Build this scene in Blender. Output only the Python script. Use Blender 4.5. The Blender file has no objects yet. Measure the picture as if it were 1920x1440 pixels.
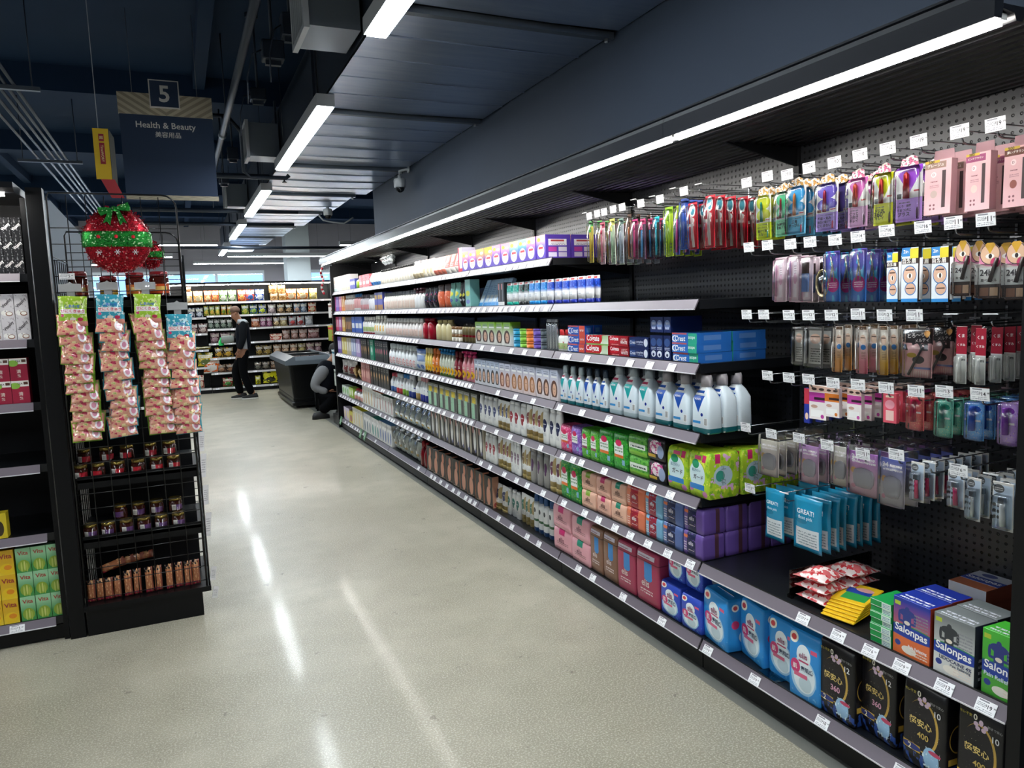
import bpy, math, random
import numpy as np
from mathutils import Matrix, Vector
random.seed(7)
SC = bpy.context.scene
COL = SC.collection
# ---------------------------------------------------------------- camera
CX, CY, FPX, CAMH = 960.0, 720.0, 1386.37, 1.507
YAW, PITCH, ROLL = math.radians(24.0256), math.radians(6.11295), math.radians(-2.05329)
_fw = np.array([math.sin(YAW)*math.cos(PITCH), math.cos(YAW)*math.cos(PITCH), -math.sin(PITCH)])
_rt = np.array([math.cos(YAW), -math.sin(YAW), 0.0])
_up = np.cross(_rt, _fw)
RT = _rt*math.cos(ROLL) + _up*math.sin(ROLL)
UP = -_rt*math.sin(ROLL) + _up*math.cos(ROLL)
FW = _fw
cam = bpy.data.cameras.new('camera')
cam.sensor_fit = 'HORIZONTAL'; cam.sensor_width = 36.0
cam.lens = 36.0*FPX/1920.0
cam.clip_start = 0.02; cam.clip_end = 200
camo = bpy.data.objects.new('camera', cam)
M = Matrix.Identity(4)
for i in range(3):
    M[i][0] = RT[i]; M[i][1] = UP[i]; M[i][2] = -FW[i]
M[2][3] = CAMH
camo.matrix_world = M
COL.objects.link(camo)
SC.camera = camo
# ---------------------------------------------------------------- world, exposure
SC.view_settings.view_transform = 'Standard'
SC.view_settings.look = 'None'
SC.view_settings.gamma = 1.0
SC.view_settings.use_curve_mapping = False
SC.view_settings.exposure = 1.25
w = bpy.data.worlds.new('daylight'); SC.world = w; w.use_nodes = True
_bg = w.node_tree.nodes['Background']
_bg.inputs[0].default_value = (0.42, 0.62, 0.95, 1); _bg.inputs[1].default_value = 1.0
LAMP_E, LED_E = 27.0, 26.0      # emission of the linear fixtures and of the shelf light strips
LAMP_C, LED_C = (0.88, 0.96, 1.0), (1.0, 0.965, 0.91)

def ray(px, py):
    return FW + RT*(px-CX)/FPX - UP*(py-CY)/FPX
def on_x(px, py, X):
    d = ray(px, py); t = X/d[0]; return (X, t*d[1], CAMH + t*d[2])
def on_y(px, py, Y):
    d = ray(px, py); t = Y/d[1]; return (t*d[0], Y, CAMH + t*d[2])
def on_z(px, py, Z):
    d = ray(px, py); t = (Z-CAMH)/d[2]; return (t*d[0], t*d[1], Z)
def y_at(px, X, Z):
    p = np.array([X, 0, Z-CAMH]); s = (px-CX)/FPX
    return (s*(FW@p) - RT@p)/(RT[1] - s*FW[1])

# ---------------------------------------------------------------- colours and materials
def C(h):
    if not isinstance(h, str): return tuple(h)[:3]
    h = h.lstrip('#'); r = []
    for i in (0, 2, 4):
        c = int(h[i:i+2], 16)/255.0
        r.append(c/12.92 if c <= .04045 else ((c+.055)/1.055)**2.4)
    return tuple(r)
MATS = {}
class NT:
    def __init__(s, mat):
        mat.use_nodes = True; s.t = mat.node_tree; s.n = s.t.nodes; s.l = s.t.links
        s.bsdf = s.n['Principled BSDF']; s._uv = None
    def node(s, typ, **kw):
        n = s.n.new(typ)
        for k, v in kw.items(): setattr(n, k, v)
        return n
    def link(s, a, b): s.l.new(a, b)
    def val(s, sock, x):
        if isinstance(x, (int, float)): sock.default_value = x
        else: s.link(x, sock)
    def math(s, op, a, b=None, c=None):
        n = s.node('ShaderNodeMath', operation=op); s.val(n.inputs[0], a)
        if b is not None: s.val(n.inputs[1], b)
        if c is not None: s.val(n.inputs[2], c)
        return n.outputs[0]
    def uv(s):
        if s._uv is None:
            u = s.node('ShaderNodeUVMap'); sp = s.node('ShaderNodeSeparateXYZ'); s.link(u.outputs[0], sp.inputs[0])
            s._uv = (u.outputs[0], sp.outputs[0], sp.outputs[1])
        return s._uv
    def mix(s, f, a, b):
        n = s.node('ShaderNodeMix', data_type='RGBA')
        s.val(n.inputs[0], f)
        for i, x in ((6, a), (7, b)):
            if isinstance(x, tuple): n.inputs[i].default_value = x[:3]+(1,)
            else: s.link(x, n.inputs[i])
        return n.outputs[2]
    def rect(s, u0, u1, v0, v1):
        _, u, v = s.uv()
        a = s.math('COMPARE', u, (u0+u1)/2, (u1-u0)/2); b = s.math('COMPARE', v, (v0+v1)/2, (v1-v0)/2)
        return s.math('MULTIPLY', a, b)
    def noise(s, scale, detail=3, vec=None, rough=.5):
        n = s.node('ShaderNodeTexNoise'); n.inputs['Scale'].default_value = scale
        n.inputs['Detail'].default_value = detail; n.inputs['Roughness'].default_value = rough
        s.link(vec if vec is not None else s.uv()[0], n.inputs['Vector']); return n.outputs[0]
    def objco(s):
        return s.node('ShaderNodeTexCoord').outputs['Object']
def P(key, base, shapes=(), rough=.42, metal=0.0, coat=0.0, bump=None, spec=.5, trans=0.0):
    """Printed surface: a base colour with flat shapes printed on it in the piece's own UV (front 0..1, side 1..2, top v 1..2)."""
    if key in MATS: return MATS[key]
    m = bpy.data.materials.new(key); t = NT(m); b = t.bsdf
    col = C(base)
    for sh in shapes:
        k = sh[0]
        if k == 'r': f = t.rect(*sh[1:5]); c = C(sh[5])
        elif k == 'e':
            cu, cv, ru, rv = sh[1:5]
            n = t.node('ShaderNodeVectorMath', operation='MULTIPLY_ADD'); t.link(t.uv()[0], n.inputs[0])
            n.inputs[1].default_value = (1/ru, 1/rv, 0); n.inputs[2].default_value = (-cu/ru, -cv/rv, 0)
            ln = t.node('ShaderNodeVectorMath', operation='LENGTH'); t.link(n.outputs[0], ln.inputs[0])
            f = t.math('LESS_THAN', ln.outputs['Value'], 1.0); c = C(sh[5])
        elif k == 's':      # speckles: scale, threshold, colour, (rect)
            f = t.math('GREATER_THAN', t.noise(sh[1], 2), sh[2]); c = C(sh[3])
            if len(sh) > 4: f = t.math('MULTIPLY', f, t.rect(*sh[4]))
        elif k == 'g':      # printed colour ramp along v
            n = t.node('ShaderNodeMapRange', clamp=True); t.link(t.uv()[2], n.inputs[0])
            n.inputs[1].default_value = sh[1]; n.inputs[2].default_value = sh[2]; f = n.outputs[0]; c = C(sh[3])
            if len(sh) > 4: f = t.math('MULTIPLY', f, t.rect(*sh[4]))
        elif k == 't':      # lines of small print: rect, lines, colour
            u0, u1, v0, v1, nl = sh[1:6]; c = C(sh[6])
            _, u, v = t.uv()
            row = t.math('LESS_THAN', t.math('FRACT', t.math('MULTIPLY', t.math('SUBTRACT', v, v0), nl/(v1-v0))), .5)
            f = t.math('MULTIPLY', row, t.rect(u0, u1, v0, v1))
            nz = t.node('ShaderNodeTexNoise'); nz.inputs['Scale'].default_value = 1.0; nz.inputs['Detail'].default_value = 0
            vm = t.node('ShaderNodeVectorMath', operation='MULTIPLY'); t.link(t.uv()[0], vm.inputs[0])
            vm.inputs[1].default_value = (26/(u1-u0), nl*1.3/(v1-v0), 0); t.link(vm.outputs[0], nz.inputs['Vector'])
            f = t.math('MULTIPLY', f, t.math('GREATER_THAN', nz.outputs[0], .44))
        elif k == 'b':      # vertical bars (bar code)
            u0, u1, v0, v1, nb = sh[1:6]; c = C(sh[6])
            row = t.math('LESS_THAN', t.math('FRACT', t.math('MULTIPLY', t.uv()[1], nb/(u1-u0))), .5)
            f = t.math('MULTIPLY', row, t.rect(u0, u1, v0, v1))
        elif k == 'y':      # printed triangle pointing down: cu, vtop, vbottom, half width
            cu, vt, vb, hw = sh[1:5]; c = C(sh[5]); _, u, v = t.uv()
            a = t.math('ABSOLUTE', t.math('SUBTRACT', u, cu))
            wd = t.math('MULTIPLY', t.math('SUBTRACT', v, vb), hw/(vt-vb))
            f = t.math('MULTIPLY', t.math('LESS_THAN', a, wd), t.math('LESS_THAN', v, vt))
        col = t.mix(f, col, c)
    if isinstance(col, tuple): b.inputs['Base Color'].default_value = col+(1,)
    else: t.link(col, b.inputs['Base Color'])
    b.inputs['Roughness'].default_value = rough; b.inputs['Metallic'].default_value = metal
    b.inputs['Specular IOR Level'].default_value = spec
    if coat: b.inputs['Coat Weight'].default_value = coat; b.inputs['Coat Roughness'].default_value = .08
    if trans: b.inputs['Transmission Weight'].default_value = trans
    if bump:
        n = t.noise(bump[0], 3, t.objco()); bp = t.node('ShaderNodeBump'); bp.inputs['Strength'].default_value = bump[1]
        bp.inputs['Distance'].default_value = bump[2] if len(bump) > 2 else .01
        t.link(n, bp.inputs['Height']); t.link(bp.outputs[0], b.inputs['Normal'])
    m.diffuse_color = (C(base)+(1,)); MATS[key] = m
    return m
def S(hexcol, rough=.42, metal=0.0, **kw):
    return P('%s_%g_%g' % (hexcol, rough, metal), hexcol, (), rough, metal, **kw)
def EMIT(key, col, e):
    if key in MATS: return MATS[key]
    m = bpy.data.materials.new(key); t = NT(m)
    t.bsdf.inputs['Base Color'].default_value = (.8, .8, .8, 1)
    t.bsdf.inputs['Emission Color'].default_value = tuple(col)+(1,); t.bsdf.inputs['Emission Strength'].default_value = e
    MATS[key] = m; return m
def CLEAR(key, tint='ffffff', gloss=.10, rough=.06, haze=0.0):
    """Thin clear plastic or pane: mostly see-through with a sheen."""
    if key in MATS: return MATS[key]
    m = bpy.data.materials.new(key); t = NT(m); out = t.n['Material Output']
    tr = t.node('ShaderNodeBsdfTransparent'); tr.inputs[0].default_value = C(tint)+(1,)
    gl = t.node('ShaderNodeBsdfGlossy'); gl.inputs['Roughness'].default_value = rough
    fr = t.node('ShaderNodeFresnel'); fr.inputs[0].default_value = 1.45
    f = t.math('ADD', fr.outputs[0], gloss-.04)
    mx = t.node('ShaderNodeMixShader'); t.link(f, mx.inputs[0]); t.link(tr.outputs[0], mx.inputs[1]); t.link(gl.outputs[0], mx.inputs[2])
    o = mx.outputs[0]
    if haze:
        df = t.node('ShaderNodeBsdfDiffuse'); df.inputs[0].default_value = (.85, .85, .85, 1)
        m2 = t.node('ShaderNodeMixShader'); m2.inputs[0].default_value = haze
        t.link(o, m2.inputs[1]); t.link(df.outputs[0], m2.inputs[2]); o = m2.outputs[0]
    t.link(o, out.inputs[0]); MATS[key] = m; return m

# ---------------------------------------------------------------- mesh building
_TXT = {}
_txc = bpy.data.curves.new('type', 'FONT'); _txo = bpy.data.objects.new('type', _txc)
def glyphs(s, bold=0.0, res=1):
    k = (s, bold, res)
    if k not in _TXT:
        _txc.body = s; _txc.offset = bold; _txc.resolution_u = res
        me = bpy.data.meshes.new_from_object(_txo)
        v = np.array([p.co[:2] for p in me.vertices]) if len(me.vertices) else np.zeros((1, 2))
        f = [tuple(p.vertices) for p in me.polygons]
        bpy.data.meshes.remove(me)
        lo, hi = v.min(0), v.max(0)
        _TXT[k] = ((v-(lo+hi)/2), f, hi-lo)
    return _TXT[k]
class MB:
    def __init__(s): s.v = []; s.f = []; s.m = []; s.sm = []; s.flat = []; s.tx = False
    def add(s, vs, fs, m=0, sm=False):
        o = len(s.v); s.v.extend([tuple(map(float, p)) for p in vs])
        for f in fs: s.f.append(tuple(i+o for i in f)); s.m.append(m); s.sm.append(sm); s.flat.append(s.tx)
        return s
    def box(s, x0, x1, y0, y1, z0, z1, m=0):
        return s.add([(x0,y0,z0),(x1,y0,z0),(x1,y1,z0),(x0,y1,z0),(x0,y0,z1),(x1,y0,z1),(x1,y1,z1),(x0,y1,z1)],
                     [(0,1,5,4),(1,2,6,5),(2,3,7,6),(3,0,4,7),(4,5,6,7),(3,2,1,0)], m)
    def cbox(s, w, d, h, m=0, z=0): return s.box(-w/2, w/2, -d/2, d/2, z, z+h, m)
    def loft(s, rings, m=0, n=16, sm=True, capb=True, capt=True):
        """rings: (z, w, d, r, xo, yo): stacked rounded rectangles."""
        vs = []; k = max(1, n//4)
        for rg in rings:
            z, w, d, r = rg[:4]; xo = rg[4] if len(rg) > 4 else 0; yo = rg[5] if len(rg) > 5 else 0
            r = min(r, w/2, d/2)
            for q, (sx, sy) in enumerate(((1,-1),(1,1),(-1,1),(-1,-1))):
                a0 = -math.pi/2 + q*math.pi/2
                for i in range(k):
                    a = a0 + (math.pi/2)*(i/(k-1) if k > 1 else .5)
                    vs.append((xo+sx*(w/2-r)+r*math.cos(a), yo+sy*(d/2-r)+r*math.sin(a), z))
        N = 4*k; fs = []
        for j in range(len(rings)-1):
            for i in range(N):
                fs.append((j*N+i, j*N+(i+1)%N, (j+1)*N+(i+1)%N, (j+1)*N+i))
        s.add(vs, fs, m, sm)
        o = len(s.v)-len(vs)
        if capb: s.f.append(tuple(o+i for i in reversed(range(N)))); s.m.append(m); s.sm.append(False); s.flat.append(s.tx)
        if capt: s.f.append(tuple(o+(len(rings)-1)*N+i for i in range(N))); s.m.append(m); s.sm.append(False); s.flat.append(s.tx)
        return s
    def rbox(s, w, d, h, r=.003, m=0, z=0, n=8, sm=False):
        return s.loft([(z, w-2*r, d-2*r, r*.6), (z+r, w, d, r), (z+h-r, w, d, r), (z+h, w-2*r, d-2*r, r*.6)], m, n, sm)
    def lathe(s, prof, m=0, n=16, x=0, y=0, sm=True):
        return s.loft([(z, 2*r, 2*r, r, x, y) for z, r in prof], m, n, sm)
    def tube(s, pts, r, m=0, n=6, sm=True):
        pts = [np.array(p, float) for p in pts]; vs = []; N = len(pts)
        for i, p in enumerate(pts):
            t = pts[min(i+1, N-1)]-pts[max(i-1, 0)]; t /= (np.linalg.norm(t)+1e-9)
            a = np.cross(t, (0, 0, 1) if abs(t[2]) < .9 else (0, 1, 0)); a /= np.linalg.norm(a); b = np.cross(t, a)
            rr = r[i] if isinstance(r, (list, tuple)) else r
            for j in range(n): vs.append(p + rr*(a*math.cos(2*math.pi*j/n)+b*math.sin(2*math.pi*j/n)))
        fs = [(i*n+j, i*n+(j+1)%n, (i+1)*n+(j+1)%n, (i+1)*n+j) for i in range(N-1) for j in range(n)]
        fs += [tuple(range(n-1, -1, -1)), tuple((N-1)*n+j for j in range(n))]
        return s.add(vs, fs, m, sm)
    def prism(s, prof, a0, a1, axis='y', m=0, sm=False):
        """extrude a closed profile: axis 'y' takes (x,z) points, 'x' takes (y,z), 'z' takes (x,y)."""
        n = len(prof); put = {'y': lambda p, a: (p[0], a, p[1]), 'x': lambda p, a: (a, p[0], p[1]), 'z': lambda p, a: (p[0], p[1], a)}[axis]
        vs = [put(p, a0) for p in prof]+[put(p, a1) for p in prof]
        fs = [(i, (i+1)%n, n+(i+1)%n, n+i) for i in range(n)]+[tuple(range(n-1, -1, -1)), tuple(range(n, 2*n))]
        return s.add(vs, fs, m, sm)
    def pillow(s, w, h, t, m=0, seal=.07, nx=8, nz=10, seed=0, wr=.12, lean=0.0, z=0, belly=0.0):
        """a sealed bag: flat seams top and bottom, swollen and creased between; stands on z, front to -y."""
        rnd = random.Random(seed); ph = [rnd.uniform(0, 6.28) for _ in range(8)]
        vs = []
        for side in (-1, 1):
            for j in range(nz+1):
                v = j/nz
                for i in range(nx+1):
                    u = i/nx
                    q = 0 if v < seal or v > 1-seal else math.sin(math.pi*(v-seal)/(1-2*seal))**.55
                    if belly: q *= 1+belly*(0.5-v)*1.6
                    e = (math.sin(math.pi*u))**.6 if 0 < u < 1 else 0
                    th = t/2*q*e
                    th *= 1+wr*(math.sin(7*u+ph[0]+5*v)+math.sin(11*v+ph[1]-4*u)+.7*math.sin(17*u+ph[2]))
                    x = (u-.5)*w*(1-.06*q*(1 if wr else 0))+.008*w*math.sin(9*v+ph[3])
                    zz = v*h+.006*h*math.sin(8*u+ph[4])
                    vs.append((x, side*max(th, .0008)+.012*t*math.sin(6*v+ph[5])+lean*v*h, z+zz))
        A = (nx+1)*(nz+1); fs = []
        for j in range(nz):
            for i in range(nx):
                a = j*(nx+1)+i; b = a+1; c = b+nx+1; d = a+nx+1
                fs.append((a, b, c, d)); fs.append((A+b, A+a, A+d, A+c))
        for j in range(nz):
            a = j*(nx+1); fs.append((a, a+nx+1, A+a+nx+1, A+a)); a += nx; fs.append((a+nx+1, a, A+a, A+a+nx+1))
        for i in range(nx):
            a = i; fs.append((a+1, a, A+a, A+a+1)); a = nz*(nx+1)+i; fs.append((a, a+1, A+a+1, A+a))
        return s.add(vs, fs, m, True)
    def text(s, body, cx, cz, w, y, m, h=None, bold=.012, rot=0.0, face='f', xs=0.0, shear=0.0, res=3):
        """flat lettering on the front (-y) face at (cx, cz), or on the +x side with face='r' (y is then x)."""
        v, f, sz = glyphs(body, min(bold, .02), res); k = w/max(sz[0], 1e-6)
        ky = k if h is None else h/max(sz[1], 1e-6)
        if h is not None and h < 0: ky = k
        p = v*np.array([k, ky]); p = p+np.stack([p[:, 1]*shear, p[:, 0]*0], 1); c, sn = math.cos(rot), math.sin(rot)
        p = np.stack([p[:, 0]*c-p[:, 1]*sn, p[:, 0]*sn+p[:, 1]*c], 1)
        s.tx = True
        if face == 'f': s.add([(cx+a, y, cz+b) for a, b in p], f, m)
        elif face == 'r': s.add([(y, cx+a, cz+b) for a, b in p], f, m)
        elif face == 't': s.add([(cx+a, cz+b, y) for a, b in p], f, m)
        s.tx = False; return s
    def xf(s, mat, start=0):
        for i in range(start, len(s.v)): s.v[i] = tuple(mat @ Vector(s.v[i]))
        return s
    def build(s, name, mats, uv='box', dims=None):
        me = bpy.data.meshes.new(name)
        me.from_pydata(s.v, [], s.f)
        if not isinstance(mats, (list, tuple)): mats = [mats]
        for q in mats: me.materials.append(q)
        me.polygons.foreach_set('material_index', [min(x, len(mats)-1) for x in s.m])
        me.polygons.foreach_set('use_smooth', s.sm)
        V = np.array(s.v); use = V
        if dims is None:
            used = sorted({i for f, fl in zip(s.f, s.flat) if not fl for i in f}) or list(range(len(V)))
            lo, hi = V[used].min(0), V[used].max(0)
        else: lo, hi = np.array(dims[0]), np.array(dims[1])
        sz = np.maximum(hi-lo, 1e-5); N = (V-lo)/sz
        nl = len(me.loops); vi = np.empty(nl, int); me.loops.foreach_get('vertex_index', vi)
        np_ = len(me.polygons); nr = np.empty(np_*3); me.polygons.foreach_get('normal', nr); nr = nr.reshape(-1, 3)
        lt = np.empty(np_, int); me.polygons.foreach_get('loop_total', lt)
        fn = np.repeat(nr, lt, 0); L = N[vi]
        uvs = np.stack([L[:, 0], L[:, 2]], 1)
        if uv == 'box':
            a = np.abs(fn); side = (a[:, 0] > a[:, 1]*1.2) & (a[:, 0] >= a[:, 2]); top = (a[:, 2] > a[:, 0]) & (a[:, 2] > a[:, 1])
            uvs[side] = np.stack([1+L[:, 1], L[:, 2]], 1)[side]; uvs[top] = np.stack([L[:, 0], 1+L[:, 1]], 1)[top]
            back = (~side) & (~top) & (fn[:, 1] > 0); uvs[back, 0] += 4
        ul = me.uv_layers.new(name='UVMap'); ul.data.foreach_set('uv', uvs.astype(np.float32).ravel())
        me.update(); return me

# ---------------------------------------------------------------- objects
ORD = ['first', 'second', 'third', 'fourth', 'fifth', 'sixth', 'seventh', 'eighth', 'ninth', 'tenth', 'eleventh', 'twelfth', 'thirteenth', 'fourteenth', 'fifteenth']
def words(*bits):
    """join a description and its place among its look-alikes, kept to sixteen words."""
    bits = [b for b in bits if b]; rest = ', '.join(bits[1:])
    base = ' '.join(bits[0].split()[:16-len(rest.split())]).rstrip(',')
    return base+(', '+rest if rest else '')
def tier(s, n): return '' if n < 2 else 'lowest tier' if s == 0 else 'topmost tier' if s == n-1 else '%s tier up' % ORD[s]
COUNT = {}
def obj(name, me, parent=None, loc=(0,0,0), rz=0.0, rot=None):
    o = bpy.data.objects.new(name, me); COL.objects.link(o)
    o.location = loc
    o.rotation_euler = rot if rot else (0, 0, rz)
    if parent is not None: o.parent = parent
    return o
def tag(o, label, cat, group=None, kind=None):
    if label: o['label'] = label
    if cat: o['category'] = cat
    if group: o['group'] = group
    if kind: o['kind'] = kind
    return o
def thing(name, label, cat, loc=(0,0,0), rz=0.0, group=None, rot=None):
    return tag(obj(name, None, None, loc, rz, rot), label, cat, group)
def struct(name, me, parent=None, loc=(0,0,0), rz=0.0):
    o = obj(name, me, parent, loc, rz)
    if parent is None: o['kind'] = 'structure'
    return o
def place(name, parts, label, cat, loc, rz=0.0, group=None, rot=None):
    """parts: [(part name, mesh)] -- a single entry makes a one-mesh thing."""
    if len(parts) == 1: return tag(obj(name, parts[0][1], None, loc, rz, rot), label, cat, group)
    t = thing(name, label, cat, loc, rz, group, rot)
    top = {}
    for pr in parts:
        par = top.get(pr[2], t) if len(pr) > 2 else t
        top[pr[0]] = obj(pr[0], pr[1], par)
    return t
# ================================================================ the setting
def floor_mat():
    m = bpy.data.materials.new('polished_concrete'); t = NT(m); co = t.objco()
    big = t.noise(.7, 4, co, .6); mid = t.noise(3.4, 5, co, .65); fine = t.noise(150, 2, co, .6); sand = t.noise(420, 2, co, .6)
    def spread(x, a, b2):
        n = t.node('ShaderNodeMapRange', clamp=True); t.link(x, n.inputs[0]); n.inputs[1].default_value = a; n.inputs[2].default_value = b2; return n.outputs[0]
    c = t.mix(spread(big, .38, .62), C('918c7a'), C('b0ab99'))
    c = t.mix(t.math('MULTIPLY', spread(mid, .42, .62), .6), c, C('8f8a79'))
    c = t.mix(t.math('MULTIPLY', spread(fine, .48, .66), .65), c, C('d2cebf'))
    c = t.mix(t.math('MULTIPLY', spread(sand, .50, .68), .50), c, C('6a655a'))
    spot = t.math('MULTIPLY', t.math('GREATER_THAN', t.noise(7.5, 4, co, .7), .672), .55); c = t.mix(spot, c, C('625e55'))
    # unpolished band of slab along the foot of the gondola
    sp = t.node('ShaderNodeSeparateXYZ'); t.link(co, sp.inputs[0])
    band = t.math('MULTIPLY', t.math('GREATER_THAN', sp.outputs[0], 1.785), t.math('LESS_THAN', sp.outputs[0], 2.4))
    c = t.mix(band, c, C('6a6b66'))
    t.link(c, t.bsdf.inputs['Base Color'])
    t.bsdf.inputs['Roughness'].default_value = .42; t.bsdf.inputs['Specular IOR Level'].default_value = .4
    cw = t.node('ShaderNodeMapRange'); t.link(mid, cw.inputs[0]); cw.inputs[3].default_value = .20; cw.inputs[4].default_value = .06
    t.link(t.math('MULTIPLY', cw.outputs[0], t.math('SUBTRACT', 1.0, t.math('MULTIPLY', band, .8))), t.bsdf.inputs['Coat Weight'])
    t.bsdf.inputs['Coat Roughness'].default_value = .10
    bp = t.node('ShaderNodeBump'); bp.inputs['Strength'].default_value = .10; bp.inputs['Distance'].default_value = .002
    t.link(t.noise(60, 3, co), bp.inputs['Height']); t.link(bp.outputs[0], t.bsdf.inputs['Coat Normal'])
    return m
def wall_mat(key, col, rough=.75):
    m = bpy.data.materials.new(key); t = NT(m); co = t.objco(); n = t.noise(1.3, 4, co)
    a = C(col); t.link(t.mix(n, tuple(x*.88 for x in a), tuple(x*1.12 for x in a)), t.bsdf.inputs['Base Color'])
    t.bsdf.inputs['Roughness'].default_value = rough; t.bsdf.inputs['Specular IOR Level'].default_value = .12; return m
NAVY = wall_mat('navy_ceiling_paint', '1d3049', .8)
SLATE = wall_mat('slate_wall_paint', '333b48', .6)
TAUPE = wall_mat('taupe_wall_paint', '97949a', .8)
WHITEP = wall_mat('white_column_paint', 'cdd6da', .6)
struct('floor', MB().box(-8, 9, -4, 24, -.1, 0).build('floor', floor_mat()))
struct('ceiling', MB().box(-8, 9, -4, 24, 4.2, 4.3).build('ceiling', NAVY))
struct('wall_right', MB().box(2.362, 2.46, -4, 9.40, 0, 4.2).build('wall_right', SLATE))
struct('wall_left', MB().box(-8.1, -8, -4, 24, 0, 4.2).build('wall_left', SLATE))
struct('wall_front', MB().box(-8, 9, -4.1, -4, 0, 4.2).build('wall_front', TAUPE))
struct('wall_far_right', MB().box(9, 9.1, -4, 24, 0, 4.2).build('wall_far_right', TAUPE))
WBY, WT, WS = 23.5, 2.80, 1.55
bw = MB().box(-8, 9, WBY, WBY+.2, 0, WS).box(-8, 9, WBY, WBY+.2, WT, 4.2)
for a, b in ((2.46, 3.20), (-8, -7.6), (8.6, 9)): bw.box(a, b, WBY, WBY+.2, WS, WT)
struct('wall_back', bw.build('wall_back', TAUPE))
GLASS = CLEAR('window_glass', 'e8f2ff', .08, .02)
FRAME = S('c9cfd4', .4)
for i, (a, b) in enumerate(((-7.6, -4.3), (-4.3, -1.6), (-1.6, 1.12), (1.12, 2.46), (3.2, 5.9), (5.9, 8.6))):
    o = struct('window_%d' % (i+1), None)
    f = MB(); y0 = WBY-.03
    f.box(a, b, y0, y0+.16, WT-.09, WT).box(a, b, y0, y0+.16, WS, WS+.07)
    f.box(a, a+.035, y0, y0+.16, WS+.07, WT-.09).box(b-.035, b, y0, y0+.16, WS+.07, WT-.09)
    obj('window_frame', f.build('window_frame', FRAME), o)
    obj('pane', MB().box(a+.035, b-.035, WBY+.05, WBY+.06, WS+.07, WT-.09).build('pane', GLASS), o)
struct('column', MB().rbox(.62, .62, 4.2, .012).build('column', WHITEP), None, (3.04, 20.8, 0))
for i, y in enumerate((2.2, 5.8, 9.35, 12.6, 16.4, 20.0)):
    struct('ceiling_beam', MB().box(-8, 9, y, y+.28, 3.93, 4.2).build('ceiling_beam', NAVY))
for x in (-2.4, .35, 3.4):
    struct('ceiling_joist', MB().box(x, x+.12, -4, 23.5, 4.06, 4.2).build('ceiling_joist', NAVY))

# ================================================================ light fixtures
GREYM = S('b9bcc0', .35); DIFF = EMIT('lamp_diffuser', LAMP_C, LAMP_E); DARKM = S('14171c', .4)
def lamp_mesh(L):
    h = MB().box(-.062, .062, 0, L, .012, .095).build('housing', GREYM)
    d = MB().box(-.050, .050, .02, L-.02, 0, .012).build('diffuser', DIFF)
    c = MB().tube([(0, .25, .095), (0, .25, 1.3)], .0022, 0, 4).build('hanging_wire', DARKM)
    c2 = MB().tube([(0, L-.25, .095), (0, L-.25, 1.3)], .0022, 0, 4).build('hanging_wire', DARKM)
    return [('housing', h), ('diffuser', d), ('hanging_wire', c), ('hanging_wire', c2)]
_lm = lamp_mesh(2.42)
def lamp(x, y, rz, label, group): return place('linear_light', _lm, label, 'light', (x, y, 2.9), rz, group)
for y in (-2.1, 1.49, 5.31, 9.05, 12.5): lamp(1.04, y, 0, 'white linear light hanging beside the metal duct, %s from the door end' % ORD[int((y+2.2)/3.6)], 'lights in a row along the duct')
lamp(1.04, 16.5, 0, 'white linear light hanging past the end of the metal duct', None)
for y in (-2.1, 1.49, 5.31, 9.05, 12.5): lamp(-3.3, y, 0, 'added unseen white linear light over the next aisle, %s from the door end' % ORD[int((y+2.2)/3.6)], 'added lights over the next aisle')  # row added out of view to give the floor ambient light
for y in (-2.1, 1.49, 5.31, 9.05, 12.5): lamp(-6.3, y, 0, 'added unseen white linear light over the outermost aisle, %s from the door end' % ORD[int((y+2.2)/3.6)], 'added lights over the outer aisle')  # second added row out of view, raising the ambient light
for x, y in ((.85, 16.2), (5.7, 16.2), (-2.5, 16.2)): lamp(x, y, math.pi/2, 'white linear light hung crosswise above the snack shelving, %s' % ('before the freezer' if x < 2 and x > 0 else 'past the gondola end' if x > 2 else 'added unseen over the corner bay'), 'crosswise lights above the snack shelving')  # the corner bay fixture is added out of view to fill light
for x, y in ((3.62, 19.35), (0, 19.35), (7.4, 19.35)): lamp(x, y, math.pi/2, 'white linear light hung crosswise, %s' % ('crossing the white column' if 1 < x < 4 else 'added unseen, ending short of the white column' if x < 1 else 'added unseen, beyond the white column'), 'crosswise lights before the column')  # the two not crossing the column are added out of view as fill
for x, y in ((2.9, 21.95), (6.6, 21.95), (-.8, 21.95)): lamp(x, y, math.pi/2, 'white linear light hung crosswise by the windows, %s' % ('behind the white column' if 1 < x < 4 else 'added unseen before the middle pane' if x < 1 else 'added unseen near the end pane'), 'crosswise lights by the windows')  # all but the one behind the column are added as fill, unseen

# ================================================================ metal duct
def duct_mat():
    m = bpy.data.materials.new('galvanised_steel'); t = NT(m); co = t.objco()
    mp = t.node('ShaderNodeMapping'); mp.inputs['Scale'].default_value = (1.0, 9.0, 1.0); t.link(co, mp.inputs[0])
    n = t.noise(2.2, 4, mp.outputs[0], .6); n2 = t.noise(.8, 3, co)
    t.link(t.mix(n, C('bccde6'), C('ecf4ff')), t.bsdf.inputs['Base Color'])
    t.bsdf.inputs['Metallic'].default_value = 1.0
    rg = t.node('ShaderNodeMapRange'); t.link(n2, rg.inputs[0]); rg.inputs[3].default_value = .24; rg.inputs[4].default_value = .42
    t.link(rg.outputs[0], t.bsdf.inputs['Roughness'])
    bp = t.node('ShaderNodeBump'); bp.inputs['Strength'].default_value = .12; bp.inputs['Distance'].default_value = .02
    t.link(t.noise(1.7, 2, co), bp.inputs['Height']); t.link(bp.outputs[0], t.bsdf.inputs['Normal']); return m
STEEL = duct_mat()
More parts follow.
